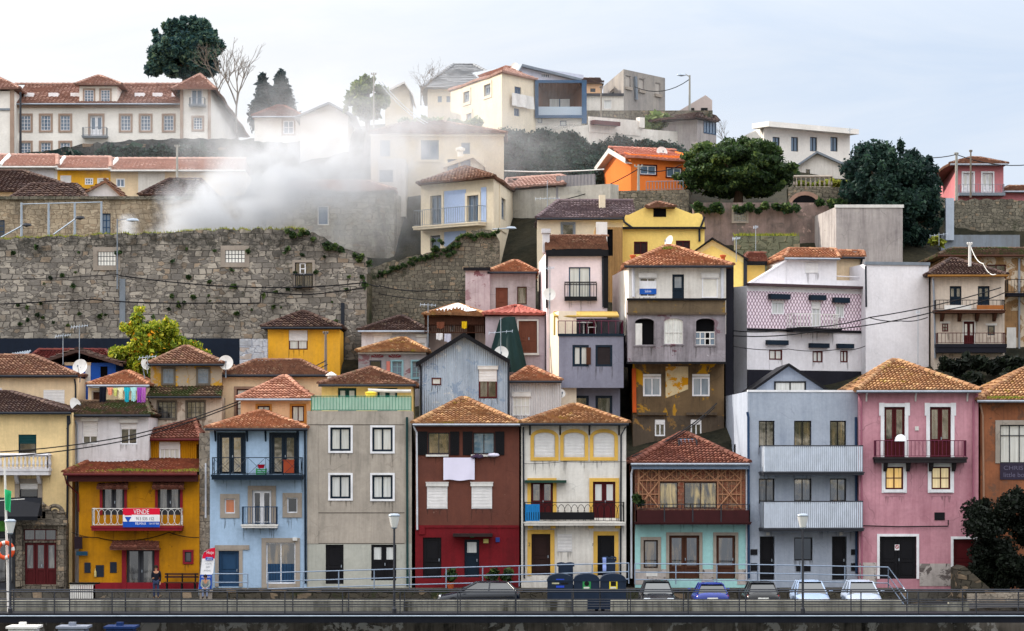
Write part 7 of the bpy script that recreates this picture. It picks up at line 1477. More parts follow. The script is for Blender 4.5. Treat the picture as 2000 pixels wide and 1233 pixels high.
# ================================================================ CARS AND BINS
TYRE = flat('tyre_rubber', (24, 24, 26), .8); CGL = glass('car_glass', (12, 22, 28), .05, 1.9); CHR = flat('hub_silver', (170, 172, 176), .3, .7); RLAMP = flat('tail_lamp_red', (170, 28, 34), .3); HLAMP = flat('headlamp_clear', (214, 222, 232), .15); PLATE = flat('number_plate', (214, 216, 214), .5)
CARS = 'cars parked on the street'
def car(lab, px, yfront, paint, rear=False, side=False, W_=1.74, L_=4.1, H_=1.46, hatch=True):
    Y = yfront; x0 = X(px, Y); zg = street_z(px); sg = 1
    def tr(s, w_, z):                      # s from the end that faces the viewer
        if side: return (x0-L_/2+s, Y+W_/2+w_, zg+z)
        q = L_-s if rear else s
        return (x0+(w_ if not rear else -w_), Y+q, zg+z)
    def T(s, w_, z): return tr(s, w_, z)
    root = thing('parked_car', lab, 'car', T(L_/2, 0, 0), CARS); w2 = W_/2
    st = [(0, .74, .30, .58), (.06, .86, .24, .64), (.3, .95, .2, .70), (.8, .99, .2, .80), (1.15, 1, .2, .90), (1.9, 1, .2, .93), (2.8, 1, .2, .95), (3.5, .99, .2, .97), (3.85, .96, .22, .96 if hatch else .9), (4.03, .9, .26, .9), (4.1, .8, .34, .8)]
    mb = MB(); n = 16; b = 0
    for s, wf, z0, z1 in st:
        for k in range(n):
            a = 2*math.pi*(k+.5)/n; ca, sa = math.cos(a), math.sin(a); ex = .5
            mb.V.append(T(s*L_/4.1, w2*wf*math.copysign(abs(ca)**ex, ca), (z0+z1)/2+(z1-z0)/2*math.copysign(abs(sa)**ex, sa)))
    for i in range(len(st)-1):
        for k in range(n): mb.Fc.append((i*n+k, i*n+(k+1) % n, (i+1)*n+(k+1) % n, (i+1)*n+k)); mb.M.append(0); mb.Rn.append(.5)
    mb.Fc += [tuple(range(n)), tuple((len(st)-1)*n+k for k in range(n))]; mb.M += [0, 0]; mb.Rn += [.5, .5]
    body = mb.build('body', paint, root, smooth=True); zb, zr_ = .9, H_
    A = [(1.05, .86, zb-.05), (3.92, .84, zb), (3.5, .62, zr_-.04), (1.95, .64, zr_-.04)]
    P_ = [T(s*L_/4.1, w2*f*sd, z) for sd in (-1, 1) for s, f, z in A]; mb = MB()
    for f in ((0, 1, 2, 3), (4, 5, 6, 7), (0, 3, 7, 4), (1, 2, 6, 5)): mb.poly([P_[i] for i in f])
    mb.build('car_windows', CGL, root); mb = MB()
    for a, c_ in ((0, 3), (1, 2), (4, 7), (5, 6)): mb.tube([P_[a], P_[c_]], .045, 5)
    for sd in (-1, 1): mb.tube([T(2.55*L_/4.1, w2*.855*sd, zb-.02), T(2.6*L_/4.1, w2*.64*sd, zr_-.04)], .04, 5)
    mb.grid(lambda u, v: T((1.85+1.75*u)*L_/4.1, w2*.67*(2*v-1), zr_-.05+.07*(1-(2*v-1)**4)*(1-(2*u-1)**4)), 8, 8); mb.build('car_roof', paint, root, smooth=True)
    for sd in (-1, 1):
        for s in (.78, 3.3):
            c_ = T(s*L_/4.1, (w2-.12)*sd, .3); d_ = T(s*L_/4.1, (w2+.01)*sd, .3); mb = MB(); mb.tube([c_, d_], .3, 16); wh = mb.build('wheel', TYRE, root)
            mb = MB(); mb.tube([d_, T(s*L_/4.1, (w2+.02)*sd, .3)], .19, 12); mb.build('rim', CHR, wh)
        mb = MB(); q = T(1.3*L_/4.1, (w2+.1)*sd, .98); mb.lathe((q[0], q[1], q[2]-.07), [(.03, 0), (.1, .04), (.1, .12), (.02, .15)], 8); mb.build('wing_mirror', paint, root)
        mb = MB(); F_ = T(.1, w2*.62*sd, .6)
        mb.grid(lambda u, v: T(.015+.1*u+.05*v, w2*(.48+.36*u)*sd, .52+.17*v), 5, 4); mb.build('headlight', HLAMP, root)
        mb = MB(); mb.grid(lambda u, v: T(L_-.02-.05*u-.06*v, w2*(.56+.33*u)*sd, .62+.22*v), 4, 4); mb.build('tail_light', RLAMP, root)
    for s, z in ((-.012, .46), (L_+.012, .66)):
        mb = MB(); q = [T(s, w_, zz) for w_, zz in ((-.26, z-.055), (.26, z-.055), (.26, z+.055), (-.26, z+.055))]; mb.poly(q); mb.build('number_plate', PLATE, root)
    mb = MB(); mb.grid(lambda u, v: T(-.004+.02*v, w2*.42*(2*u-1), .3+.1*v), 4, 2); mb.build('grille', BLACKM, root); return root
def paintm(name, c): return flat(name, c, .22, .1, var=.04)
car('near black car with clear headlights parked nose out by the recycling bins', 1287, -9.1, paintm('paint_black', (24, 28, 36)))
car('bright blue car parked tail out with silver number plate', 1392, -9.1, paintm('paint_blue', (24, 44, 120)), rear=True, H_=1.4); car('very dark estate car parked tail out between blue and silver cars', 1491, -9.1, paintm('paint_dark', (20, 22, 26)), rear=True)
car('silver blue car parked nose out behind the lamp post', 1590, -9.1, paintm('paint_silver', (142, 160, 188))); car('pale silver car parked nose out nearest the stair rail', 1692, -9.1, paintm('paint_pale', (156, 168, 188)), W_=1.72)
car('dark blue car standing lengthwise below the red ground floor', 935, -6.2, paintm('paint_navy', (10, 18, 30)), side=True, H_=1.36)
BIN = flat('bin_dark_blue', (28, 40, 58), .5); BINS = 'recycling containers on the street'
def container(lab, px, kind):
    Y = -8.6; x = X(px, Y); zg = street_z(px); h_ = Z(1121, Y)-zg; root = thing('recycling_container', lab, 'recycling bin', (x, Y+.6, zg), BINS); w2 = .62; mb = MB(); n = 12
    prof = [(-w2, .12), (-w2*1.02, h_*.55), (-w2, h_*.86)]+[(w2*math.sin(-math.pi/2+math.pi*k/n)*.98, h_*.86+h_*.14*math.cos(-math.pi/2+math.pi*k/n)) for k in range(1, n)]+[(w2, h_*.86), (w2*1.02, h_*.55), (w2, .12)]
    f_ = [(x+a, Y, zg+z) for a, z in prof]; b_ = [(x+a*.97, Y+1.2, zg+z) for a, z in prof]; mb.poly(f_); mb.poly(b_)
    for i in range(len(prof)): j = (i+1) % len(prof); mb.poly([f_[i], f_[j], b_[j], b_[i]])
    mb.build('body', BIN, root); F = FY(Y); mb = MB()
    for c in (-.5, .5): mb.box(F, x+c-.08, x+c+.08, -1.0, -.2, zg, zg+.13)
    mb.build('foot', BLACKM, root); mb = MB(); mb.box(F, x-w2*1.03, x+w2*1.03, -1.22, .03, zg+h_*.8, zg+h_*.84); mb.build('lid_rim', BIN, root)
    z0 = zg+h_*.72
    if kind == 'blue':
        for a, b, c, d, m in ((-.2, .2, .18, .27, flat('label_blue', (40, 70, 180), .5)), (-.4, -.05, .02, .09, flat('label_cream', (170, 168, 140), .5)), (.06, .4, .02, .09, BLACKM), (-.2, .2, -.16, -.06, flat('label_blue', (40, 70, 180), .5))): mb = MB(); mb.box(F, x+a, x+b, .0, .02, z0+c, z0+d); mb.build('panel', m, root)
    else:
        m = flat('label_green', (44, 128, 72), .5) if kind == 'green' else flat('label_yellow', (206, 186, 50), .5); mb = MB(); mb.box(F, x-.2, x+.2, .0, .02, z0-.22, z0+.2); pn = mb.build('panel', m, root); mb = MB()
        if kind == 'green': mb.poly([F.p(x+.12*math.cos(a*.4), .025, z0+.04+.12*math.sin(a*.4)) for a in range(16)])
        else: mb.box(F, x-.13, x+.13, .02, .026, z0-.08, z0+.14)
        mb.build('slot', BLACKM, pn); mb = MB(); mb.box(F, x-.15, x+.13, .02, .025, z0-.2, z0-.12); mb.build('sticker', OFFW, pn)
container('dark blue recycling container with blue paper labels', 1094, 'blue'); container('dark recycling container with green glass panel', 1146, 'green'); container('dark recycling container with yellow packaging panel', 1198, 'yellow')
def wheelie(lab, px, Y, y0, w_):
    x = X(px, Y); zg = 0.0; zt = Z(y0, Y); root = thing('wheeled_bin', lab, 'bin', (x, Y, zg), None); mb = MB(); F = FY(Y); h_ = zt-zg
    for (a, b, c, d) in ((w_*.42, w_*.42, .05, h_*.9), (w_*.5, w_*.5, h_*.9, h_*.96)): mb.box(F, x-a, x+b, -.5, 0, zg+c, zg+d)
    mb.build('body', BIN, root); mb = MB(); mb.grid(lambda u, v: F.p(x+w_*.5*(2*u-1), -.52*v+.02, zg+h_*.96+.1*math.sin(math.pi*v)+.05*abs(math.sin(math.pi*2*u))), 8, 6); mb.build('lid', BIN, root)
    for c in (-1, 1): mb = MB(); mb.tube([F.p(x+c*w_*.42, -.42, zg+.1), F.p(x+c*(w_*.42+.05), -.42, zg+.1)], .1, 10); mb.build('wheel', TYRE, root)
wheelie('dark blue twin lidded wheeled bin behind the recycling containers', 1105, -1.2, 1102, .9)
wheelie('black wheeled bin in the dark doorway of the arched house', 1190, -1.0, 1090, .75)
F = FY(-1.05); mb = MB(); u0, u1, v0, v1 = F.r(1177, 1089, 1184, 1116); mb.grid(lambda a, b: F.p(u0+(u1-u0)*a, .06+.02*math.sin(b*9), v0+(v1-v0)*b), 3, 8); solo(mb, 'striped_towel', flat('pale_blue_cloth', (140, 160, 220), .9), 'pale blue striped towel over the black wheeled bin', 'towel')

# ================================================================ BANNERS, LAUNDRY, SMALL THINGS
REDB, BLUB = flat('banner_red', (206, 22, 54), .6), flat('banner_blue', (24, 74, 168), .6)
F = FY(-.95); u0, u1, v0, v1 = F.r(240, 993, 312, 1030); root = thing('sale_banner', 'red white and blue sale banner tied to the ring railing balcony', 'banner', F.p((u0+u1)/2, 0, v0)); dv = v1-v0
for a, b, m, nm in ((.66, 1, REDB, 'red_stripe'), (.30, .66, WHITE, 'white_stripe'), (0, .30, BLUB, 'blue_stripe')): mb = MB(); mb.box(F, u0, u1, -.01, .01, v0+dv*a, v0+dv*b); mb.build(nm, m, root)
mb = MB(); text_mesh(mb, 'VENDE', F, u0+.55, u0+1.35, v0+dv*.70, v0+dv*.94, .016); text_mesh(mb, 'RE/MAX', F, u0+.65, u0+1.2, v0+dv*.13, v0+dv*.26, .016); text_mesh(mb, '224 057 008', F, u0+1.35, u1-.05, v0+dv*.15, v0+dv*.24, .016); mb.build('white_lettering', WHITE, root)
mb = MB(); text_mesh(mb, '913 535 152', F, u0+.68, u0+1.6, v0+dv*.37, v0+dv*.53, .016); mb.build('phone_number', DGREY, root)
c = (u0+.27, v0+dv*.62)
for a0, a1, m, nm in ((-.15, .95, REDB, 0), (1.05, 2.1, WHITE, 0), (0, 0, BLUB, 1)): pass
mb = MB(); mb.poly([F.p(c[0]+.19*math.cos(a*.314), .018, c[1]+.19*math.sin(a*.314)) for a in range(11)]); mb.build('balloon_red', REDB, root)
mb = MB(); mb.poly([F.p(c[0]+.19*math.cos(-a*.314), .0165, c[1]-.19*math.sin(a*.314)*.45) for a in range(11)]); mb.build('balloon_white', WHITE, root)
mb = MB(); mb.poly([F.p(c[0]-.17, .019, c[1]-.07), F.p(c[0]+.17, .019, c[1]-.07), F.p(c[0]+.03, .019, c[1]-.32), F.p(c[0]-.03, .019, c[1]-.32)]); mb.build('balloon_blue', BLUB, root)
# feather flag
F = FY(-1.7); u0, u1, v0, v1 = F.r(388, 1070, 420, 1152); root = thing('feather_flag', 'feather shaped advertising flag with red top standing by the granite wall', 'flag', F.p((u0+u1)/2, 0, v0-.25)); du, dv = u1-u0, v1-v0
def ff(a, v): lean = .28*v; top = 1 if v < .8 else math.sqrt(max(.02, 1-((v-.8)/.2)**2)); l_ = u0+du*(lean+.0); r_ = u0+du*(.78+.22*min(1, v*1.2)); w_ = (r_-l_); return F.p(r_-w_*top*(1-a), .03*math.sin(v*6), v0+dv*v)
for a, b, m, nm in ((0, .36, BLUB, 'blue_field'), (.36, .74, WHITE, 'white_field'), (.74, 1, REDB, 'red_field')): mb = MB(); mb.grid(lambda p, q: ff(p, a+(b-a)*q), 6, 10); mb.build(nm, m, root)
mb = MB(); mb.tube([F.p(u0+du*.02, -.03, v0-.3)]+[F.p(ff(0, k/10)[0]-.01, -.03, v0+dv*k/10) for k in range(11)], .018, 5); mb.build('pole', GALV, root)
mb = MB(); text_mesh(mb, 'Hoje', F, u0+.42, u0+.78, v0+dv*.83, v0+dv*.92, .045); text_mesh(mb, 'RE/MAX', F, u0+.16, u0+.62, v0+dv*.28, v0+dv*.33, .05); mb.build('white_lettering', WHITE, root)
mb = MB(); text_mesh(mb, 'VISITE', F, u0+.34, u0+.66, v0+dv*.60, v0+dv*.64, .05); text_mesh(mb, 'SEM', F, u0+.38, u0+.58, v0+dv*.52, v0+dv*.56, .05); text_mesh(mb, 'AVISAR', F, u0+.26, u0+.62, v0+dv*.44, v0+dv*.48, .05); mb.build('grey_lettering', GREYP, root)
mb = MB(); mb.box(F, u0+.36, u0+.74, .04, .046, v0+dv*.70, v0+dv*.78); bb = mb.build('blue_bubble', BLUB, root); mb = MB(); text_mesh(mb, 'OPEN', F, u0+.42, u0+.7, v0+dv*.745, v0+dv*.775, .05); text_mesh(mb, 'HOUSE', F, u0+.42, u0+.7, v0+dv*.705, v0+dv*.735, .05); mb.build('lettering', WHITE, bb)
def cloth(name, lab, cat, x0, y0, x1, y1, Y, m, wav=5, amp=.05, taper=0, group=None, sleeves=False):
    F = FY(Y); u0, u1, v0, v1 = F.r(x0, y0, x1, y1); um = (u0+u1)/2; mb = MB()
    def f(a, b):
        w_ = (1-taper*b) if not sleeves else (1.0 if b < .3 else .68); return F.p(um+(u1-u0)*(a-.5)*w_, amp*math.sin(a*wav*3.1+b*1.5)*(.3+b), v1-(v1-v0)*b+.03*math.sin(a*9)*b)
    mb.grid(f, 14, 10); return solo(mb, name, m, lab, cat, group, smooth=True)
SHEETM = flat('lilac_white_cloth', (212, 208, 228), .9, var=.05); cloth('bed_sheet', 'large lilac white sheet hung under the shuttered windows of the brown house', 'bed sheet', 866, 894, 927, 938, -.16, SHEETM, 3, .02)
def ln(): return 'clothes on the washing line'
for nm, lab, a, b, c, d, col, sl in (('vest', 'black printed vest on the washing line', 194, 756, 208, 789, (20, 22, 34), 0), ('shirt', 'peach shirt on the washing line beside the black vest', 209, 757, 221, 772, (226, 152, 124), 1), ('shirt', 'pale yellow green shirt on the washing line', 221, 758, 230, 774, (206, 206, 130), 1), ('shirt', 'cream shirt on the washing line', 230, 757, 242, 779, (224, 216, 186), 1), ('shirt', 'turquoise shirt with trailing hem on the washing line', 242, 757, 254, 788, (40, 172, 192), 1), ('shirt', 'white and aqua top on the washing line', 255, 757, 267, 784, (170, 212, 214), 1), ('tunic', 'purple tunic on the washing line', 268, 757, 277, 789, (150, 70, 168), 0), ('tunic', 'violet pink tunic last on the washing line', 277, 757, 285, 788, (176, 104, 180), 0)):
    cloth(nm, lab, 'garment', a, b, c, d, 4.9, flat('cloth_%d_%d_%d' % col, col, .9, var=.08), 4, .05, .1, ln(), sl)
mb = MB(); mb.tube([P3(180, 757, 4.95), P3(235, 758, 4.95), P3(289, 756, 4.95)], .015, 4); solo(mb, 'washing_line', GREYP, 'thin washing line holding coloured garments before the small cream house', 'washing line')
for lab, a, b, c, d, col in (('yellow towel hanging in the open porch', 902, 628, 912, 642, (216, 180, 30)), ('brown shirt hanging in the open porch', 853, 629, 868, 642, (110, 66, 50)), ('white cloth over the porch railing', 852, 651, 865, 664, (210, 208, 210)), ('striped pale cloth over the porch railing', 868, 652, 881, 668, (188, 188, 204))): cloth('towel', lab, 'laundry', a, b, c, d, 16.2, flat('cloth_%d_%d_%d' % col, col, .9), 3, .04, 0, 'washing in the porch house')
mb = MB(); p = P3(964, 889, -.2); mb.lathe(p, [(0, -.1), (.2, -.07), (.26, 0), (.2, .08), (0, .11)], 12, sx=1.2, sy=.5); solo(mb, 'pillow', SHEETM, 'white pillow lying on the window ledge of the brown house', 'pillow', smooth=True)
mb = MB(); p = P3(932, 889, -.18); 
for k in range(5): mb.lathe((p[0]+(-.2+.1*k), p[1]-.02*(k % 2), p[2]-.1+.03*(k % 3)), [(0, -.1), (.12, -.04), (.1, .06), (0, .1)], 8)
solo(mb, 'clothes_bundle', flat('plum_cloth', (70, 56, 78), .9), 'plum coloured bundle of clothes on the brown house window ledge', 'clothes')
# balcony clutter of the blue house
mb = MB(); p = P3(510, 915, -.5); mb.lathe(p, [(.13, -.0), (.2, .18), (.22, .2), (.2, .2), (.1, .03)], 14); solo(mb, 'plastic_basin', flat('crimson_plastic', (176, 26, 52), .4), 'crimson plastic basin stacked on the green crate', 'basin')
mb = MB(); F = FY(-.6); u0, u1, v0, v1 = F.r(500, 915, 520, 927)
for k in range(3): mb.box(F, u0, u1, -.3, 0, v0+(v1-v0)*k/3+.01, v0+(v1-v0)*(k+.6)/3)
for a in (u0, u1-.05): mb.box(F, a, a+.05, -.301, .001, v0, v1)
solo(mb, 'plastic_crate', flat('green_plastic', (30, 140, 60), .4), 'green plastic crate on the navy balcony', 'crate')
mb = MB(); F = FY(-.5); u0, u1, v0, v1 = F.r(553, 900, 574, 924); mb.box(F, u0, u1, -.2, 0, v0, v1); mb.box(F, u0-.02, u1+.02, -.22, .02, v1, v1+.05); solo(mb, 'balcony_cabinet', flat('rust_red_cabinet', (150, 66, 40), .6), 'rust red cabinet on the navy balcony', 'cabinet')
# yellow parasol etc. on the green terrace
root = thing('parasol', 'closed yellow parasol behind the green terrace railing', 'parasol', P3(724, 803, 1.5)); mb = MB(); p = P3(724, 803, 1.5); mb.lathe(p, [(.02, 0), (.02, .25), (.3, .95), (.34, .97), (0, 1.05)], 12); mb.build('canopy', flat('yellow_canvas', (226, 200, 70), .7), root)
# pink balcony: white open umbrella drying on the rail
F = FY(-.85); c = (F.u(1759), F.v(1759, 862)); mb = MB(); mb.grid(lambda a, b: F.p(c[0]+.30*math.cos(math.pi*a)*math.sin(math.pi*.5*b)*1.05, .2*math.sin(math.pi*a)*b, c[1]+.36*math.cos(math.pi*.5*b)*1.0), 16, 6)
solo(mb, 'umbrella', WHITE, 'white domed umbrella drying on the narrow pink house balcony', 'umbrella', smooth=True)
# blackboards, signs, bench by the mustard house
F = FY(0); MU = 'menu boards on the mustard wall'
for lab, a, b, c, d in (('small blackboard on the mustard wall nearest the corner', 165, 1099, 177, 1119), ('larger blackboard on the mustard wall with bottle cutout', 187, 1104, 203, 1127), ('small blackboard on the mustard wall nearest the red door', 215, 1098, 228, 1119)):
    mb = MB(); u0, u1, v0, v1 = F.r(a, b, c, d); mb.box(F, u0, u1, .0, .03, v0, v1); root = solo(mb, 'blackboard', flat('slate_board', (34, 40, 52), .7), lab, 'blackboard', MU); 
mb = MB(); p = F.p(F.u(186.5), .06, F.v(186, 1127)); mb.lathe(p, [(.05, 0), (.06, .05), (.06, .25), (.02, .36), (.02, .44), (0, .44)], 10); solo(mb, 'bottle_cutout', flat('pale_bottle', (190, 176, 120), .5), 'pale bottle cutout in front of the larger blackboard', 'bottle')
mb = MB(); u0, u1, v0, v1 = F.r(147, 1048, 162, 1072); mb.box(F, u0, u1, .2, .32, v0, v1); mb.tube([F.p(u1, .26, v1-.05), F.p(u1+.3, .1, v1-.05)], .02, 5); solo(mb, 'hanging_sign', flat('black_red_sign', (34, 22, 30), .4), 'black hanging box sign at the mustard house corner', 'sign')
mb = MB(); u0, u1, v0, v1 = F.r(150, 1077, 172, 1085); mb.box(F, u0, u1, .15, .2, v0, v1); mb.tube([F.p(u1-.1, .0, v1-.1), F.p(u1-.1, .17, v1-.1)], .02, 5); solo(mb, 'street_sign', flat('teal_sign', (26, 62, 84), .4), 'teal street sign below the black hanging sign', 'sign')
root = thing('bench', 'long dark wooden bench against the mustard wall', 'bench', P3(354, 1152, -.8)); F = FY(-.5); u0, u1 = F.u(322), F.u(388); zs = .28; mb = MB()
for k in range(3): mb.box(F, u0, u1, .1+.15*k, .22+.15*k, zs, zs+.05)
mb.build('seat', WOODB, root); mb = MB(); mb.box(F, u0, u1, .02, .06, zs+.25, zs+.36); mb.box(F, u0, u1, .02, .06, zs+.4, zs+.5); mb.build('backrest', WOODB, root)
for u in (u0+.1, (u0+u1)/2, u1-.2): mb = MB(); mb.box(F, u, u+.07, .0, .07, -.12, zs+.5); mb.box(F, u, u+.07, .4, .47, -.12, zs); mb.box(F, u, u+.07, .07, .5, zs-.06, zs); mb.build('leg', BLACKM, root)
root = thing('cafe_counter', 'white slatted counter with dark top outside the stone portal', 'counter', P3(160, 1165, -3)); F = FY(-3); u0, u1, v0, v1 = F.r(137, 1140, 183, 1172); mb = MB(); railing(mb, F, u0, u1, -.5, 0, v0, v1-.05, 'slats', .11); mb.build('slatted_panel', OFFW, root); mb = MB(); mb.box(F, u0-.05, u1+.25, -.55, .05, v1-.03, v1+.04); mb.build('top', DARK, root)
# people
SKIN = flat('skin', (190, 140, 112), .6, k=1.0); HAIR = flat('dark_hair', (34, 26, 22), .7)
def skinned(name, V, E, Rr, m, parent, root_i=0):
    off = Vector(parent['_o']); me = bpy.data.meshes.new(name); me.from_pydata([tuple(Vector(v)-off) for v in V], E, []); o = bpy.data.objects.new(name, me); COL.objects.link(o); o.parent = parent; CLEAN.append(o); me.materials.append(m)
    sk = o.modifiers.new('Skin', 'SKIN'); sk.use_smooth_shade = True
    for i, s in enumerate(me.skin_vertices[0].data): s.radius = Rr[i] if isinstance(Rr[i], tuple) else (Rr[i], Rr[i]); s.use_root = i == root_i
    sb = o.modifiers.new('Sub', 'SUBSURF'); sb.levels = 1; sb.render_levels = 2; return o
def person(lab, base, h_, J, top, legs_m, face=1, hair=HAIR):
    """J: joints as (right, forward, up) fractions of the height"""
    root = thing('person', lab, 'person', base); B = Vector(base)
    def W_(k): a, f, u = J[k]; return (B.x+a*h_, B.y-f*h_*face, B.z+u*h_)
    K = ['pelvis', 'waist', 'chest', 'neck', 'chin', 'head', 'crown', 'shl', 'ell', 'wrl', 'hal', 'shr', 'elr', 'wrr', 'har', 'hil', 'knl', 'anl', 'tol', 'hir', 'knr', 'anr', 'tor']
    E = [('pelvis', 'waist'), ('waist', 'chest'), ('chest', 'neck'), ('neck', 'chin'), ('chin', 'head'), ('head', 'crown'), ('chest', 'shl'), ('shl', 'ell'), ('ell', 'wrl'), ('wrl', 'hal'), ('chest', 'shr'), ('shr', 'elr'), ('elr', 'wrr'), ('wrr', 'har'), ('pelvis', 'hil'), ('hil', 'knl'), ('knl', 'anl'), ('anl', 'tol'), ('pelvis', 'hir'), ('hir', 'knr'), ('knr', 'anr'), ('anr', 'tor')]
    rr = dict(pelvis=.075, waist=.068, chest=.085, neck=.032, chin=.04, head=.052, crown=.04, shl=.04, ell=.027, wrl=.02, hal=.018, shr=.04, elr=.027, wrr=.02, har=.018, hil=.055, knl=.036, anl=.025, tol=.022, hir=.055, knr=.036, anr=.025, tor=.022)
    skinned('body', [W_(k) for k in K], [(K.index(a), K.index(b)) for a, b in E], [rr[k]*h_*.93 for k in K], SKIN, root)
    def sub(name, ks, es, m, k_=1.12): skinned(name, [W_(k) for k in ks], [(ks.index(a), ks.index(b)) for a, b in es], [rr[k]*h_*k_ for k in ks], m, root)
    sub('jacket', ['waist', 'pelvis', 'chest', 'shl', 'ell', 'wrl', 'shr', 'elr', 'wrr'], [('waist', 'pelvis'), ('waist', 'chest'), ('chest', 'shl'), ('shl', 'ell'), ('ell', 'wrl'), ('chest', 'shr'), ('shr', 'elr'), ('elr', 'wrr')], top, 1.2)
    sub('shoes', ['anl', 'tol'], [('anl', 'tol')], BLACKM, 1.3); sub('shoes', ['anr', 'tor'], [('anr', 'tor')], BLACKM, 1.3); sub('trousers', ['pelvis', 'hil', 'knl', 'anl', 'hir', 'knr', 'anr'], [('pelvis', 'hil'), ('hil', 'knl'), ('knl', 'anl'), ('pelvis', 'hir'), ('hir', 'knr'), ('knr', 'anr')], legs_m, 1.15)
    c = W_('head'); r = .06*h_; mb = MB(); mb.lathe((c[0], c[1]+.012*face, c[2]-r*.1), [(r*1.02, 0), (r*1.08, r*.5), (r*.85, r*1.1), (r*.4, r*1.42), (0, r*1.5)], 12); mb.build('hair', hair, root, smooth=True)
    cf = Vector((0, -face, 0)); mb = MB(); n_ = Vector(c)+cf*r*.95; mb.tube([tuple(n_+Vector((0, 0, r*.1))), tuple(n_+cf*r*.18+Vector((0, 0, -r*.22)))], r*.1, 5)
    for sd in (-1, 1): q = n_+Vector((sd*r*.36, 0, r*.12))-cf*r*.06; mb.lathe(tuple(q), [(0, -r*.1), (r*.1, 0), (0, r*.1)], 6)
    q = n_+Vector((0, 0, -r*.5)); mb.box(FY(q.y), q.x-r*.25, q.x+r*.25, -.01, .012, q.z-r*.04, q.z+r*.04); mb.build('face', flat('face_tone', (150, 96, 80), .6, k=1.0), root)
    for k, kw in (('hal', 'wrl'), ('har', 'wrr')):
        a, b = Vector(W_(kw)), Vector(W_(k)); d = (b-a).normalized(); sidev = d.cross(Vector((0, 1, .2))).normalized(); mb = MB()
        for f in range(4): o0 = b+sidev*(f-1.5)*.012*h_*.7; mb.tube([tuple(o0), tuple(o0+d*.025*h_), tuple(o0+d*(.042-.004*abs(f-1.5))*h_+Vector((0, -.006*face, 0)))], .006*h_, 5, r2=.004*h_)
        o0 = a+(b-a)*.6+sidev*.016*h_; mb.tube([tuple(o0), tuple(o0+d*.02*h_+sidev*.014*h_)], .0065*h_, 5, r2=.005*h_); mb.build('fingers', SKIN, root)
STAND = dict(pelvis=(0, 0, .52), waist=(0, .0, .61), chest=(0, -.005, .745), neck=(0, .012, .845), chin=(0, .02, .88), head=(0, .025, .925), crown=(0, .02, .965), shl=(-.105, -.005, .80), ell=(-.125, .03, .635), wrl=(-.085, .12, .60), hal=(-.06, .155, .615), shr=(.105, -.005, .80), elr=(.13, -.01, .63), wrr=(.125, .04, .49), har=(.122, .055, .45), hil=(-.052, 0, .50), knl=(-.06, .015, .275), anl=(-.06, -.01, .045), tol=(-.068, .075, .02), hir=(.052, 0, .5), knr=(.058, .02, .275), anr=(.062, -.005, .045), tor=(.075, .08, .02))
def jk(name, c): return flat(name, c, .85, var=.1)
person('person in dark jacket and jeans standing before the red framed shop door', (X(305, -2.6), -2.6, street_z(305)), 1.68, STAND, jk('dark_jacket', (22, 24, 34)), jk('blue_jeans', (48, 56, 82)))
SIT = dict(STAND); SIT.update(pelvis=(0, 0, .27), waist=(0, .01, .36), chest=(0, .04, .48), neck=(0, .075, .57), chin=(0, .1, .595), head=(0, .115, .635), crown=(0, .12, .675), shl=(-.105, .05, .53), ell=(-.12, .12, .38), wrl=(-.05, .2, .32), hal=(-.03, .22, .30), shr=(.105, .05, .53), elr=(.12, .12, .38), wrr=(.05, .2, .32), har=(.03, .22, .30), hil=(-.05, .02, .27), knl=(-.065, .24, .29), anl=(-.06, .25, .045), tol=(-.066, .33, .02), hir=(.05, .02, .27), knr=(.065, .24, .29), anr=(.06, .25, .045), tor=(.066, .33, .02))
person('person in pale grey top sitting on a block below the feather flag', (X(402, -3.2), -3.2, street_z(402)+.12), 1.7, SIT, jk('pale_grey_top', (120, 126, 124)), jk('light_trousers', (110, 120, 146)))
mb = MB(); F = FY(-3.0); u = F.u(402); mb.box(F, u-.3, u+.3, -.3, .12, street_z(402), street_z(402)+.42); mb.box(F, u-.33, u+.33, -.33, .15, street_z(402)+.42, street_z(402)+.5); solo(mb, 'stone_block', GRANITE, 'low granite block seat below the feather flag', 'block')
# planters before the red house
for lab, px in (('potted shrub beside the navy door of the red ground floor', 880), ('potted leafy plant under the yellow sign', 962), ('potted trailing plant by the end of the red wall', 990)):
    x = X(px, -1); root = thing('potted_plant', lab, 'plant', (x, -1, 0), 'potted plants before the red wall'); mb = MB(); mb.lathe((x, -1, 0), [(.14, 0), (.2, .32), (.22, .34), (.18, .34), (.0, .3)], 12); mb.build('pot', flat('terracotta', (176, 86, 48), .7), root); leaf_mesh('foliage', root, [(x, -1, .6, .28, .28, .3), (x+.1, -1, .85, .2, .2, .22)], 260, .12, L_DK, px)
# ramp wall in the corner, steps
mb = MB(); F = FY(-4.2); pr = [(1872, 1200), (1872, 1112), (1884, 1106), (1955, 1168), (1962, 1200)]; f_ = [F.p(F.u(a), 0, F.v(a, b)) for a, b in pr]; b_ = [F.p(F.u(a), -2.6, F.v(a, b)) for a, b in pr]; mb.poly(f_); mb.poly(b_)
for i in range(5): j = (i+1) % 5; mb.poly([f_[i], f_[j], b_[j], b_[i]])
solo(mb, 'ramp_wall', M_RET, 'sloping stone ramp wall beside the large dark bush', 'wall')
mb = MB(); F = FY(-4.5); mb.box(F, F.u(1890), F.u(2060), -3, 0, -1.2, F.v(1950, 1160)); solo(mb, 'stone_block_wall', M_PALEST, 'pale stone block wall at the frame edge below the dark bush', 'wall')
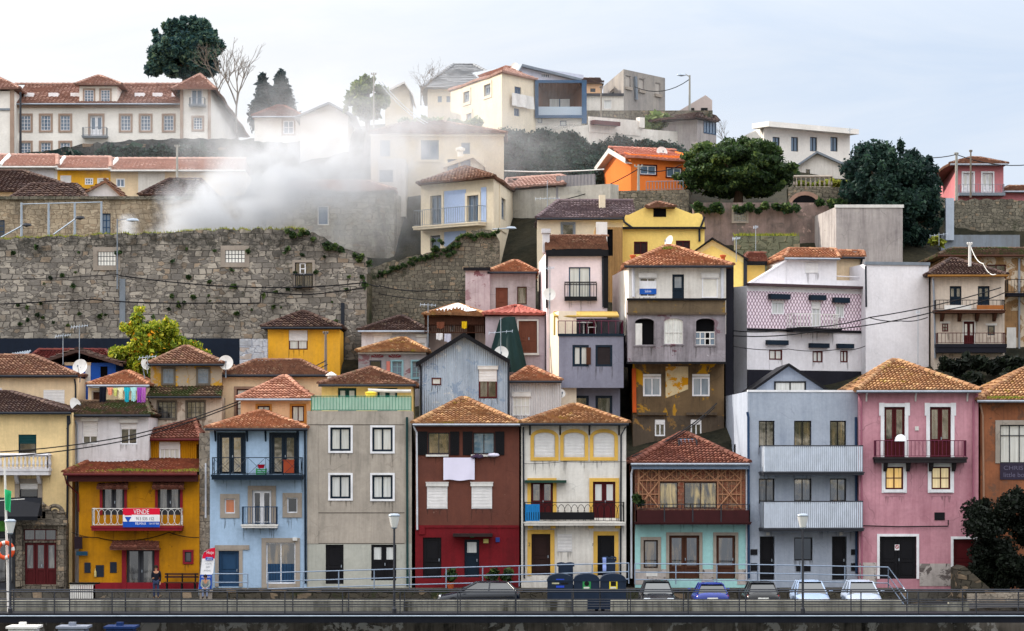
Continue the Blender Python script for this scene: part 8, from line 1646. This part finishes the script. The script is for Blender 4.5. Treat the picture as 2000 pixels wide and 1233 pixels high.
# moored boats under the walkway
def boat(lab, px, Y, hull, cab, L_=5.5, W_=2.0):
    x = X(px, Y); zw = -6.0; root = thing('moored_boat', lab, 'boat', (x, Y, zw), 'boats moored under the walkway'); mb = MB(); n = 8; st = [(0, .75, .1), (.25, .95, .05), (.55, 1, 0), (.8, .7, .12), (1, .04, .35)]
    for s, wf, lift in st:
        for k in range(n+1): a = math.pi*k/n; mb.V.append((x-L_/2+L_*s, Y+W_/2*wf*math.cos(a), zw+.9+lift-math.sin(a)**.6*(1.2+lift*.5)))
    for i in range(len(st)-1):
        for k in range(n): q = i*(n+1)+k; mb.Fc.append((q, q+1, q+n+2, q+n+1)); mb.M.append(0); mb.Rn.append(.5)
    mb.build('hull', hull, root, smooth=True); F = FY(Y); mb = MB(); mb.box(F, x-L_*.4, x+L_*.25, -W_*.42, W_*.42, zw+.8, zw+.9); mb.build('deck', WOODB, root)
    zt = Z(1224, Y-.8); mb = MB(); mb.box(F, x-.8, x+.4, -.75, .75, zw+.9, zt-.1); mb.box(F, x-.9, x+.55, -.85, .85, zt-.1, zt); mb.box(F, x-.4, x-.1, -.2, .2, zt, zt+.16); cb = mb.build('cabin', cab, root); mb = MB(); mb.box(F, x-1.0, x+.4, .75, .77, zt-1.3, zt-.5); mb.build('cabin_window', G_D, cb)
boat('white cabin boat moored under the walkway by the lifebuoy', 55, -16, flat('boat_blue', (36, 70, 140), .4), OFFW); boat('white and blue cabin boat moored before the stone portal', 152, -16, WHITE, flat('boat_white', (120, 126, 140), .4)); boat('small blue cabin boat moored below the mustard house', 245, -16, flat('boat_navy', (24, 44, 92), .4), flat('boat_azure', (24, 46, 90), .4), 4.5, 1.7)

# ================================================================ DISHES, AERIALS, POLES, CABLES
def dish(lab, px, py, Y, r, yaw=.3, tilt=.35, base=(0, 0)):
    c = Vector(P3(px, py, Y)); root = thing('satellite_dish', lab, 'satellite dish', tuple(c), 'satellite dishes'); ax = Vector((math.sin(yaw), -math.cos(yaw)*math.cos(tilt), math.sin(tilt))).normalized(); s = ax.cross(Vector((0, 0, 1))).normalized(); u = s.cross(ax); mb = MB()
    mb.grid(lambda a, b: tuple(c+(s*math.cos(a*6.2832)+u*math.sin(a*6.2832)*1.05)*(r*b)+ax*(r*.22*b*b-r*.22)), 20, 4); mb.build('reflector', OFFW, root, smooth=True)
    mb = MB(); f = c+ax*r*.75-u*r*.25; mb.tube([tuple(c-u*r*.9), tuple(f)], .015, 4); mb.tube([tuple(c-ax*r*.22), tuple(c-ax*.25-u*r*.5), tuple(c-ax*.3-u*(r+.4))], .03, 5); mb.lathe(tuple(f), [(.04, -.05), (.04, .06), (0, .07)], 6); mb.build('arm', GREYP, root)
for a in (('large white satellite dish above the cream cottage roof', 156, 716, 8.5, .42, -.2), ('grey satellite dish on the corner of the peeling yellow attic', 284, 712, 7, .3, .8), ('cream satellite dish behind the long cream roof', 441, 708, 7.2, .4, .1), ('pale satellite dish against the green tarpaulin', 979, 690, 8.2, .4, .0), ('pale satellite dish on the pinkish white house', 1073, 575, 13.4, .36, .1), ('white satellite dish on the orange house roof', 1293, 297, 45, .38, .2), ('grey satellite dish on the skyline behind the corner house', 1003, 133, 66, .42, -.6), ('white satellite dish above the mossy derelict roof', 1306, 471, 22, .35, -.9), ('tilted satellite dish under the cream cottage eave', 148, 792, 4, .42, .9), ('dark satellite dish behind the pinkish white house railing', 1096, 768, 9.2, .25, .3)): dish(*a)
def aerial(lab, px, y0, y1, Y, boom=40, n=7, ang=.15, boom_y=None):
    root = thing('aerial', lab, 'aerial', P3(px, y1, Y), 'television aerials'); s = (Y-CY)/FOC; mb = MB(); mb.tube([P3(px, y1, Y), P3(px, y0, Y)], .022, 5); mb.build('mast', GALV, root); c = Vector(P3(px, boom_y or y0+4, Y)); d = Vector((math.cos(ang), -.3, math.sin(ang)*.6)); L_ = boom*s; mb = MB(); mb.tube([tuple(c-d*L_/2), tuple(c+d*L_/2)], .016, 4)
    for i in range(n): q = c+d*L_*(i/(n-1)-.5); k = .28-.02*i; mb.tube([tuple(q-Vector((.05, .5, 0))*k-Vector((0, 0, k*.4))), tuple(q+Vector((.05, .5, 0))*k+Vector((0, 0, k*.4)))], .01, 4)
    mb.build('boom', GALV, root)
for a in (('tall aerial mast above the cream cottage ridge', 123, 652, 712, 9, 30), ('tall aerial mast with dish cable behind the cream cottage', 155, 634, 730, 9.2, 34), ('aerial on a long mast before the green tarpaulin', 978, 620, 690, 8, 46, 5, .12, 649), ('aerial beside the porch house roof', 836, 592, 690, 16, 30, 5, -.1), ('aerial on the pinkish white house front', 1074, 520, 680, 12.6, 16, 5), ('aerial in front of the blue tiled house', 1069, 352, 470, 33, 46, 6, .0, 388), ('thin aerial mast over the slim gabled house', 1438, 462, 512, 18, 14), ('aerial on the white blank wall', 1793, 606, 720, 12.8, 6, 3), ('aerial mast by the greenish wall', 1476, 440, 490, 27, 8, 4), ('aerial on the peeling attic roof', 288, 694, 730, 6.5, 34, 6), ('aerial mast at the concrete block foot', 1834, 455, 480, 32, 34, 5, .2), ('roof aerial on the hill villa', 1660, 250, 262, 68, 8, 3)): aerial(*a)
def pole(lab, px, y0, y1, Y, r, m, arm=None, lamp=None):
    root = thing('utility_pole', lab, 'pole', P3(px, y1, Y), 'utility poles'); mb = MB(); mb.tube([P3(px, y1, Y), P3(px, y0, Y)], r, 8, r2=r*.75); mb.build('pole', m, root)
    if arm: mb = MB(); mb.tube([P3(px-arm, y0+4, Y), P3(px+arm, y0+4, Y)], r*.4, 5); [mb.lathe(P3(px+q, y0+4, Y), [(.03, 0), (.05, .05), (.05, .12), (0, .15)], 6) for q in (-arm, 0, arm)]; mb.build('crossarm', m, root)
    if lamp: mb = MB(); e = P3(px+lamp[0], y0+lamp[1], Y); mb.tube([P3(px, y0+3, Y), P3(px+lamp[0]*.5, y0+lamp[1]*.8, Y), e], r*.4, 5); mb.build('arm', m, root); mb = MB(); mb.lathe((e[0], e[1], e[2]-.1), [(0, -.08), (.22, 0), (.16, .12), (0, .16)], 10, sx=1.8, sy=.9); mb.build('lamp_head', GALV, root)
CONP = flat('concrete_pole', (150, 148, 142), .8)
for a in (('concrete pole before the ivy grown terrace wall', 346, 283, 352, 54, .09, CONP, 4), ('worn wooden pole beside the golden house', 636, 648, 728, 14, .09, BARKG, 4), ('skyline street light beside the beige house', 1347, 147, 236, 69, .09, CONP, None, (-16, -2)), ('concrete pole beside the bright orange house', 1247, 322, 398, 40.5, .1, CONP, 7), ('tall concrete pole before the pink hilltop house', 1868, 298, 392, 46, .11, CONP, 3), ('thin pole close to the pink hilltop house balcony', 1896, 293, 386, 46, .07, BARKG, 2), ('dark lamp post before the mansion', 40, 180, 305, 69, .1, DGREY), ('white pole with cable bundle by the balcony house roof', 1894, 474, 536, 17.5, .1, OFFW, 4), ('slim pole among smoke on the hill crest', 730, 142, 250, 58, .06, CONP, 4), ('pole beside the loggia house', 1174, 168, 264, 58, .06, BARKG, 2), ('grey lamp pole on the rubble wall top', 229, 428, 565, 21.7, .05, GREYP, None, (30, 0))): pole(*a)
for k, c in enumerate((42, 95, 146, 198)): pole(('galvanised fence post nearest the frame edge on the grassy wall', 'second galvanised post along the grassy wall', 'third galvanised post along the grassy wall', 'galvanised post before the blue barred window')[k], c, 396, 462, 24, .08, GALV, None, ((-32, 62), None, (-40, 56), None)[k] if False else None)
mb = MB(); mb.tube([P3(40, 399, 24), P3(200, 395, 24)], .03, 5); solo(mb, 'fence_rail', GALV, 'thin galvanised rail linking the posts on the grassy wall', 'rail')
for lab, a, b in (('slanting lamp arm rising from the grassy wall near the frame edge', (2, 464), (46, 440)), ('slanting lamp arm rising from the grassy wall', (105, 458), (150, 426))):
    root = thing('lamp_arm', lab, 'lamp', P3(*a, 23)); mb = MB(); mb.tube([P3(*a, 23), P3(*b, 23)], .05, 5); mb.build('arm', GALV, root); mb = MB(); e = P3(b[0]+6, b[1], 23); mb.lathe(e, [(0, -.12), (.2, -.02), (.14, .1), (0, .12)], 8, sx=1.6); mb.build('lamp_head', DGREY, root)
mb = MB(); F = FY(22); mb.box(F, F.u(234), F.u(245), 0, .14, F.v(240, 642), F.v(240, 545)); solo(mb, 'cable_duct', GREYP, 'grey cable duct fixed to the rubble stone wall', 'cable duct')
mb = MB(); mb.box(F, F.u(666), F.u(673), 0, .14, F.v(669, 720), F.v(669, 592)); solo(mb, 'cable_duct', PIPED, 'dark pipe duct fixed to the rubble wall above the golden house', 'cable duct')
root = thing('wall_lamp', 'bracket street lamp on the corner of the blue tiled house', 'lamp', P3(985, 446, 31)); mb = MB(); mb.tube([P3(962, 448, 32), P3(992, 446, 31)], .04, 5); mb.build('arm', GALV, root); mb = MB(); mb.lathe(P3(998, 446, 31), [(0, -.12), (.22, -.02), (.15, .1), (0, .13)], 10, sx=1.6); mb.build('lamp_head', GALV, root)
CAB = flat('black_cable', (20, 20, 24), .6)
def cable(lab, pts, r=.02, sag=0, m=CAB):
    P_ = [Vector(P3(*p)) for p in pts]; out = []
    for i in range(len(P_)-1):
        for k in range(8 if sag else 3): t = k/(8 if sag else 3); q = P_[i].lerp(P_[i+1], t); q.z -= sag*4*t*(1-t); out.append(tuple(q))
    out.append(tuple(P_[-1])); mb = MB(); mb.tube(out, r, 4); solo(mb, 'cable', m, lab, 'cable', 'overhead cables')
for c in (('lower of two cables crossing the white narrow house', [(0, 893, -1), (240, 862, -1), (430, 803, 3), (640, 712, 13)], .03, .1), ('upper of two cables crossing the white narrow house', [(0, 883, -1), (240, 854, -1), (430, 798, 3), (636, 705, 13)], .03, .1), ('long cable sagging across the rubble wall below the barred windows', [(0, 594, 21.6), (105, 588, 21.6), (180, 585, 21.6), (280, 591, 21.6), (430, 592, 21.6), (508, 592, 21.6), (510, 570, 21.6), (600, 576, 21.6), (714, 562, 21.6)], .035, .03), ('cable running from the duct along the rubble wall to its corner', [(232, 538, 21.6), (400, 557, 21.6), (570, 562, 21.6), (714, 552, 21.6), (740, 560, 24)], .035, .05), ('thin cable on the rubble wall towards the frame edge', [(0, 546, 21.6), (232, 536, 21.6)], .02, .05), ('upper cable spanning from derelict house past the diamond tiles', [(1430, 646, 11), (1560, 640, 9), (1700, 620, 9), (1955, 562, 12)], .03, .15), ('lower cable spanning from derelict house past the diamond tiles', [(1430, 656, 11), (1600, 646, 9), (1830, 608, 10), (1962, 572, 12)], .03, .15), ('cable drooping across the white blank wall', [(1696, 620, 13.4), (1760, 627, 13.4), (1812, 620, 13.4)], .025, .1), ('low cable looped along the lavender wall', [(1430, 676, 11), (1540, 682, 13.6), (1640, 682, 13.6), (1690, 676, 13.6)], .02, .12), ('thick cable on the pink house ground floor', [(1685, 1027, -.1), (1755, 1029, -.1), (1852, 1028, -.1), (1852, 1016, -.1)], .03), ('cable across the ruined wall', [(740, 558, 26), (860, 566, 26), (1050, 550, 22)], .03, .2), ('second cable across the ruined wall', [(740, 574, 26), (900, 586, 22)], .025, .15), ('pale cable over the ivy slope', [(985, 334, 44), (1180, 331, 41)], .04, .1, OFFW), ('cable from the concrete pole over the orange house', [(1090, 392, 40), (1247, 330, 40.5), (1330, 322, 40.5)], .03, .3), ('cable between skyline street light and ruin', [(1240, 170, 66), (1347, 155, 69)], .03, .6), ('cable from tree to the hilltop pole', [(1745, 297, 37), (1868, 302, 46), (2010, 322, 48)], .03, .3), ('wire crossing below the sale banner', [(140, 1040, -.2), (190, 1050, -.1), (255, 1056, -.1), (330, 1040, -.1), (389, 1050, -.1)], .02, .08), ('wire along the arched house at first floor', [(1024, 906, -.1), (1100, 902, -.1), (1222, 902, -.1)], .012, .03), ('cable descending past the derelict lower storeys', [(1400, 788, 6), (1320, 850, 3), (1235, 892, .5)], .04, .1), ('second cable descending past the derelict lower storeys', [(1396, 796, 6), (1318, 856, 3), (1235, 898, .5)], .03, .1), ('cable over the hazy crest to the tiled roof', [(740, 160, 58), (830, 243, 50)], .03, .3, GREYP), ('second pale cable over the hazy crest', [(746, 160, 58), (836, 241, 50)], .03, .3, GREYP), ('pale cable bundle dropping from the white pole', [(1896, 482, 17.5), (1920, 515, 16), (1945, 536, 15)], .03, .25, OFFW)): cable(*c)

# ================================================================ SMOKE AND HAZE
def smoke():
    x0, x1, y0, y1, z0, z1 = X(120, 40), X(1450, 46), 25.6, 60, Z(520, 27), Z(150, 52)
    mb = MB(); mb.box(WF, x0, x1, -y1, -y0, z0, z1)
    m = bpy.data.materials.new('smoke_volume'); m.use_nodes = True; nt = m.node_tree; nt.nodes.clear(); out = N(nt, 'ShaderNodeOutputMaterial'); vol = N(nt, 'ShaderNodeVolumePrincipled'); vol.inputs['Color'].default_value = (.65, .67, .705, 1); vol.inputs['Anisotropy'].default_value = .1
    geo = N(nt, 'ShaderNodeNewGeometry'); pos = geo.outputs['Position']; tot = None
    nzn = N(nt, 'ShaderNodeTexNoise'); nzn.inputs['Scale'].default_value = .22; nzn.inputs['Detail'].default_value = 3; nzn.inputs['Roughness'].default_value = .6
    nt.links.new(pos, nzn.inputs['Vector'])
    wv = N(nt, 'ShaderNodeVectorMath', operation='MULTIPLY_ADD'); wv.inputs[1].default_value = (5.2, 5.2, 5.2); nt.links.new(nzn.outputs['Color'], wv.inputs[0]); sub = N(nt, 'ShaderNodeVectorMath', operation='SUBTRACT'); nt.links.new(pos, sub.inputs[0]); sub.inputs[1].default_value = (2.6, 2.6, 2.6); nt.links.new(sub.outputs[0], wv.inputs[2])
    for (px, py, Y, rx, ry, rz, st) in SMK:
        c = P3(px, py, Y); mp_ = N(nt, 'ShaderNodeVectorMath', operation='SUBTRACT'); nt.links.new(wv.outputs[0], mp_.inputs[0]); mp_.inputs[1].default_value = c
        s = (Y-CY)/FOC; sc = N(nt, 'ShaderNodeVectorMath', operation='MULTIPLY'); nt.links.new(mp_.outputs[0], sc.inputs[0]); sc.inputs[1].default_value = (1/(rx*s), 1/ry, 1/(rz*s)); l_ = N(nt, 'ShaderNodeVectorMath', operation='LENGTH'); nt.links.new(sc.outputs[0], l_.inputs[0])
        f = ramp(nt, l_.outputs['Value'], 1, .25, 0, st); tot = f if tot is None else math_(nt, 'ADD', tot, f)
    er = ramp(nt, noise(nt, pos, .36, 6, .68, .6), .42, .60, .03, 1.35); d = math_(nt, 'MULTIPLY', tot, er)
    nt.links.new(d, vol.inputs['Density']); nt.links.new(vol.outputs[0], out.inputs['Volume']); m.cycles.volume_step_rate = .35
    o = struct(mb, 'smoke', m, kind='stuff'); o['label'] = 'white chimney smoke drifting over the hillside roofs'; o['category'] = 'smoke'
#      px   py   Y  rx  ry(m) rz  density per metre
SMK = [(395, 428, 29, 92, 4.5, 84, 1.05), (480, 400, 31, 130, 5, 92, .78), (570, 345, 33, 170, 7, 108, .38), (690, 315, 36, 170, 7, 104, .22), (430, 275, 44, 105, 8, 80, .1), (640, 240, 44, 195, 9, 115, .09), (790, 330, 38, 185, 8, 140, .12), (655, 455, 33, 225, 6, 78, .09), (860, 225, 46, 175, 9, 95, .065), (240, 440, 27, 30, 2, 24, .9), (960, 320, 42, 170, 7, 120, .05), (760, 260, 48, 760, 11, 150, .022)]
smoke()

mb = MB(); p = P3(647, 748, 4.5); mb.lathe(p, [(.2, -.8), (.2, .35), (.3, .37), (.3, .42), (.12, .55), (0, .6)], 10); solo(mb, 'roof_vent', OFFW, 'round cream roof vent on the hip roof above the green terrace', 'roof vent')
root = thing('terrace_table', 'small round table on the violet grey roof terrace', 'table', P3(1140, 655, 11)); mb = MB(); p = P3(1140, 655, 11); mb.lathe((p[0], p[1], p[2]+.68), [(0, 0), (.5, 0), (.5, .04), (0, .04)], 14); mb.build('tabletop', OFFW, root); mb = MB(); mb.tube([p, (p[0], p[1], p[2]+.7)], .04, 6); mb.build('leg', OFFW, root)
root = thing('terrace_chair', 'cream chair with curved back on the violet grey roof terrace', 'chair', P3(1156, 655, 11)); p = P3(1156, 655, 11); mb = MB(); mb.box(FY(11), p[0]-.22, p[0]+.22, -.22, .22, p[2]+.42, p[2]+.46); mb.build('seat', OFFW, root)
mb = MB(); mb.tube([(p[0]+.24*math.cos(math.pi*k/8), 11.2, p[2]+.45+.5*math.sin(math.pi*k/8)) for k in range(9)], .03, 5); mb.build('backrest', OFFW, root)
for a in (-1, 1):
    for b in (-1, 1): mb = MB(); mb.tube([(p[0]+.2*a, 11+.2*b, p[2]), (p[0]+.2*a, 11+.2*b, p[2]+.43)], .02, 5); mb.build('leg', OFFW, root)
for o in CLEAN:
    if '_o' in o: del o['_o']
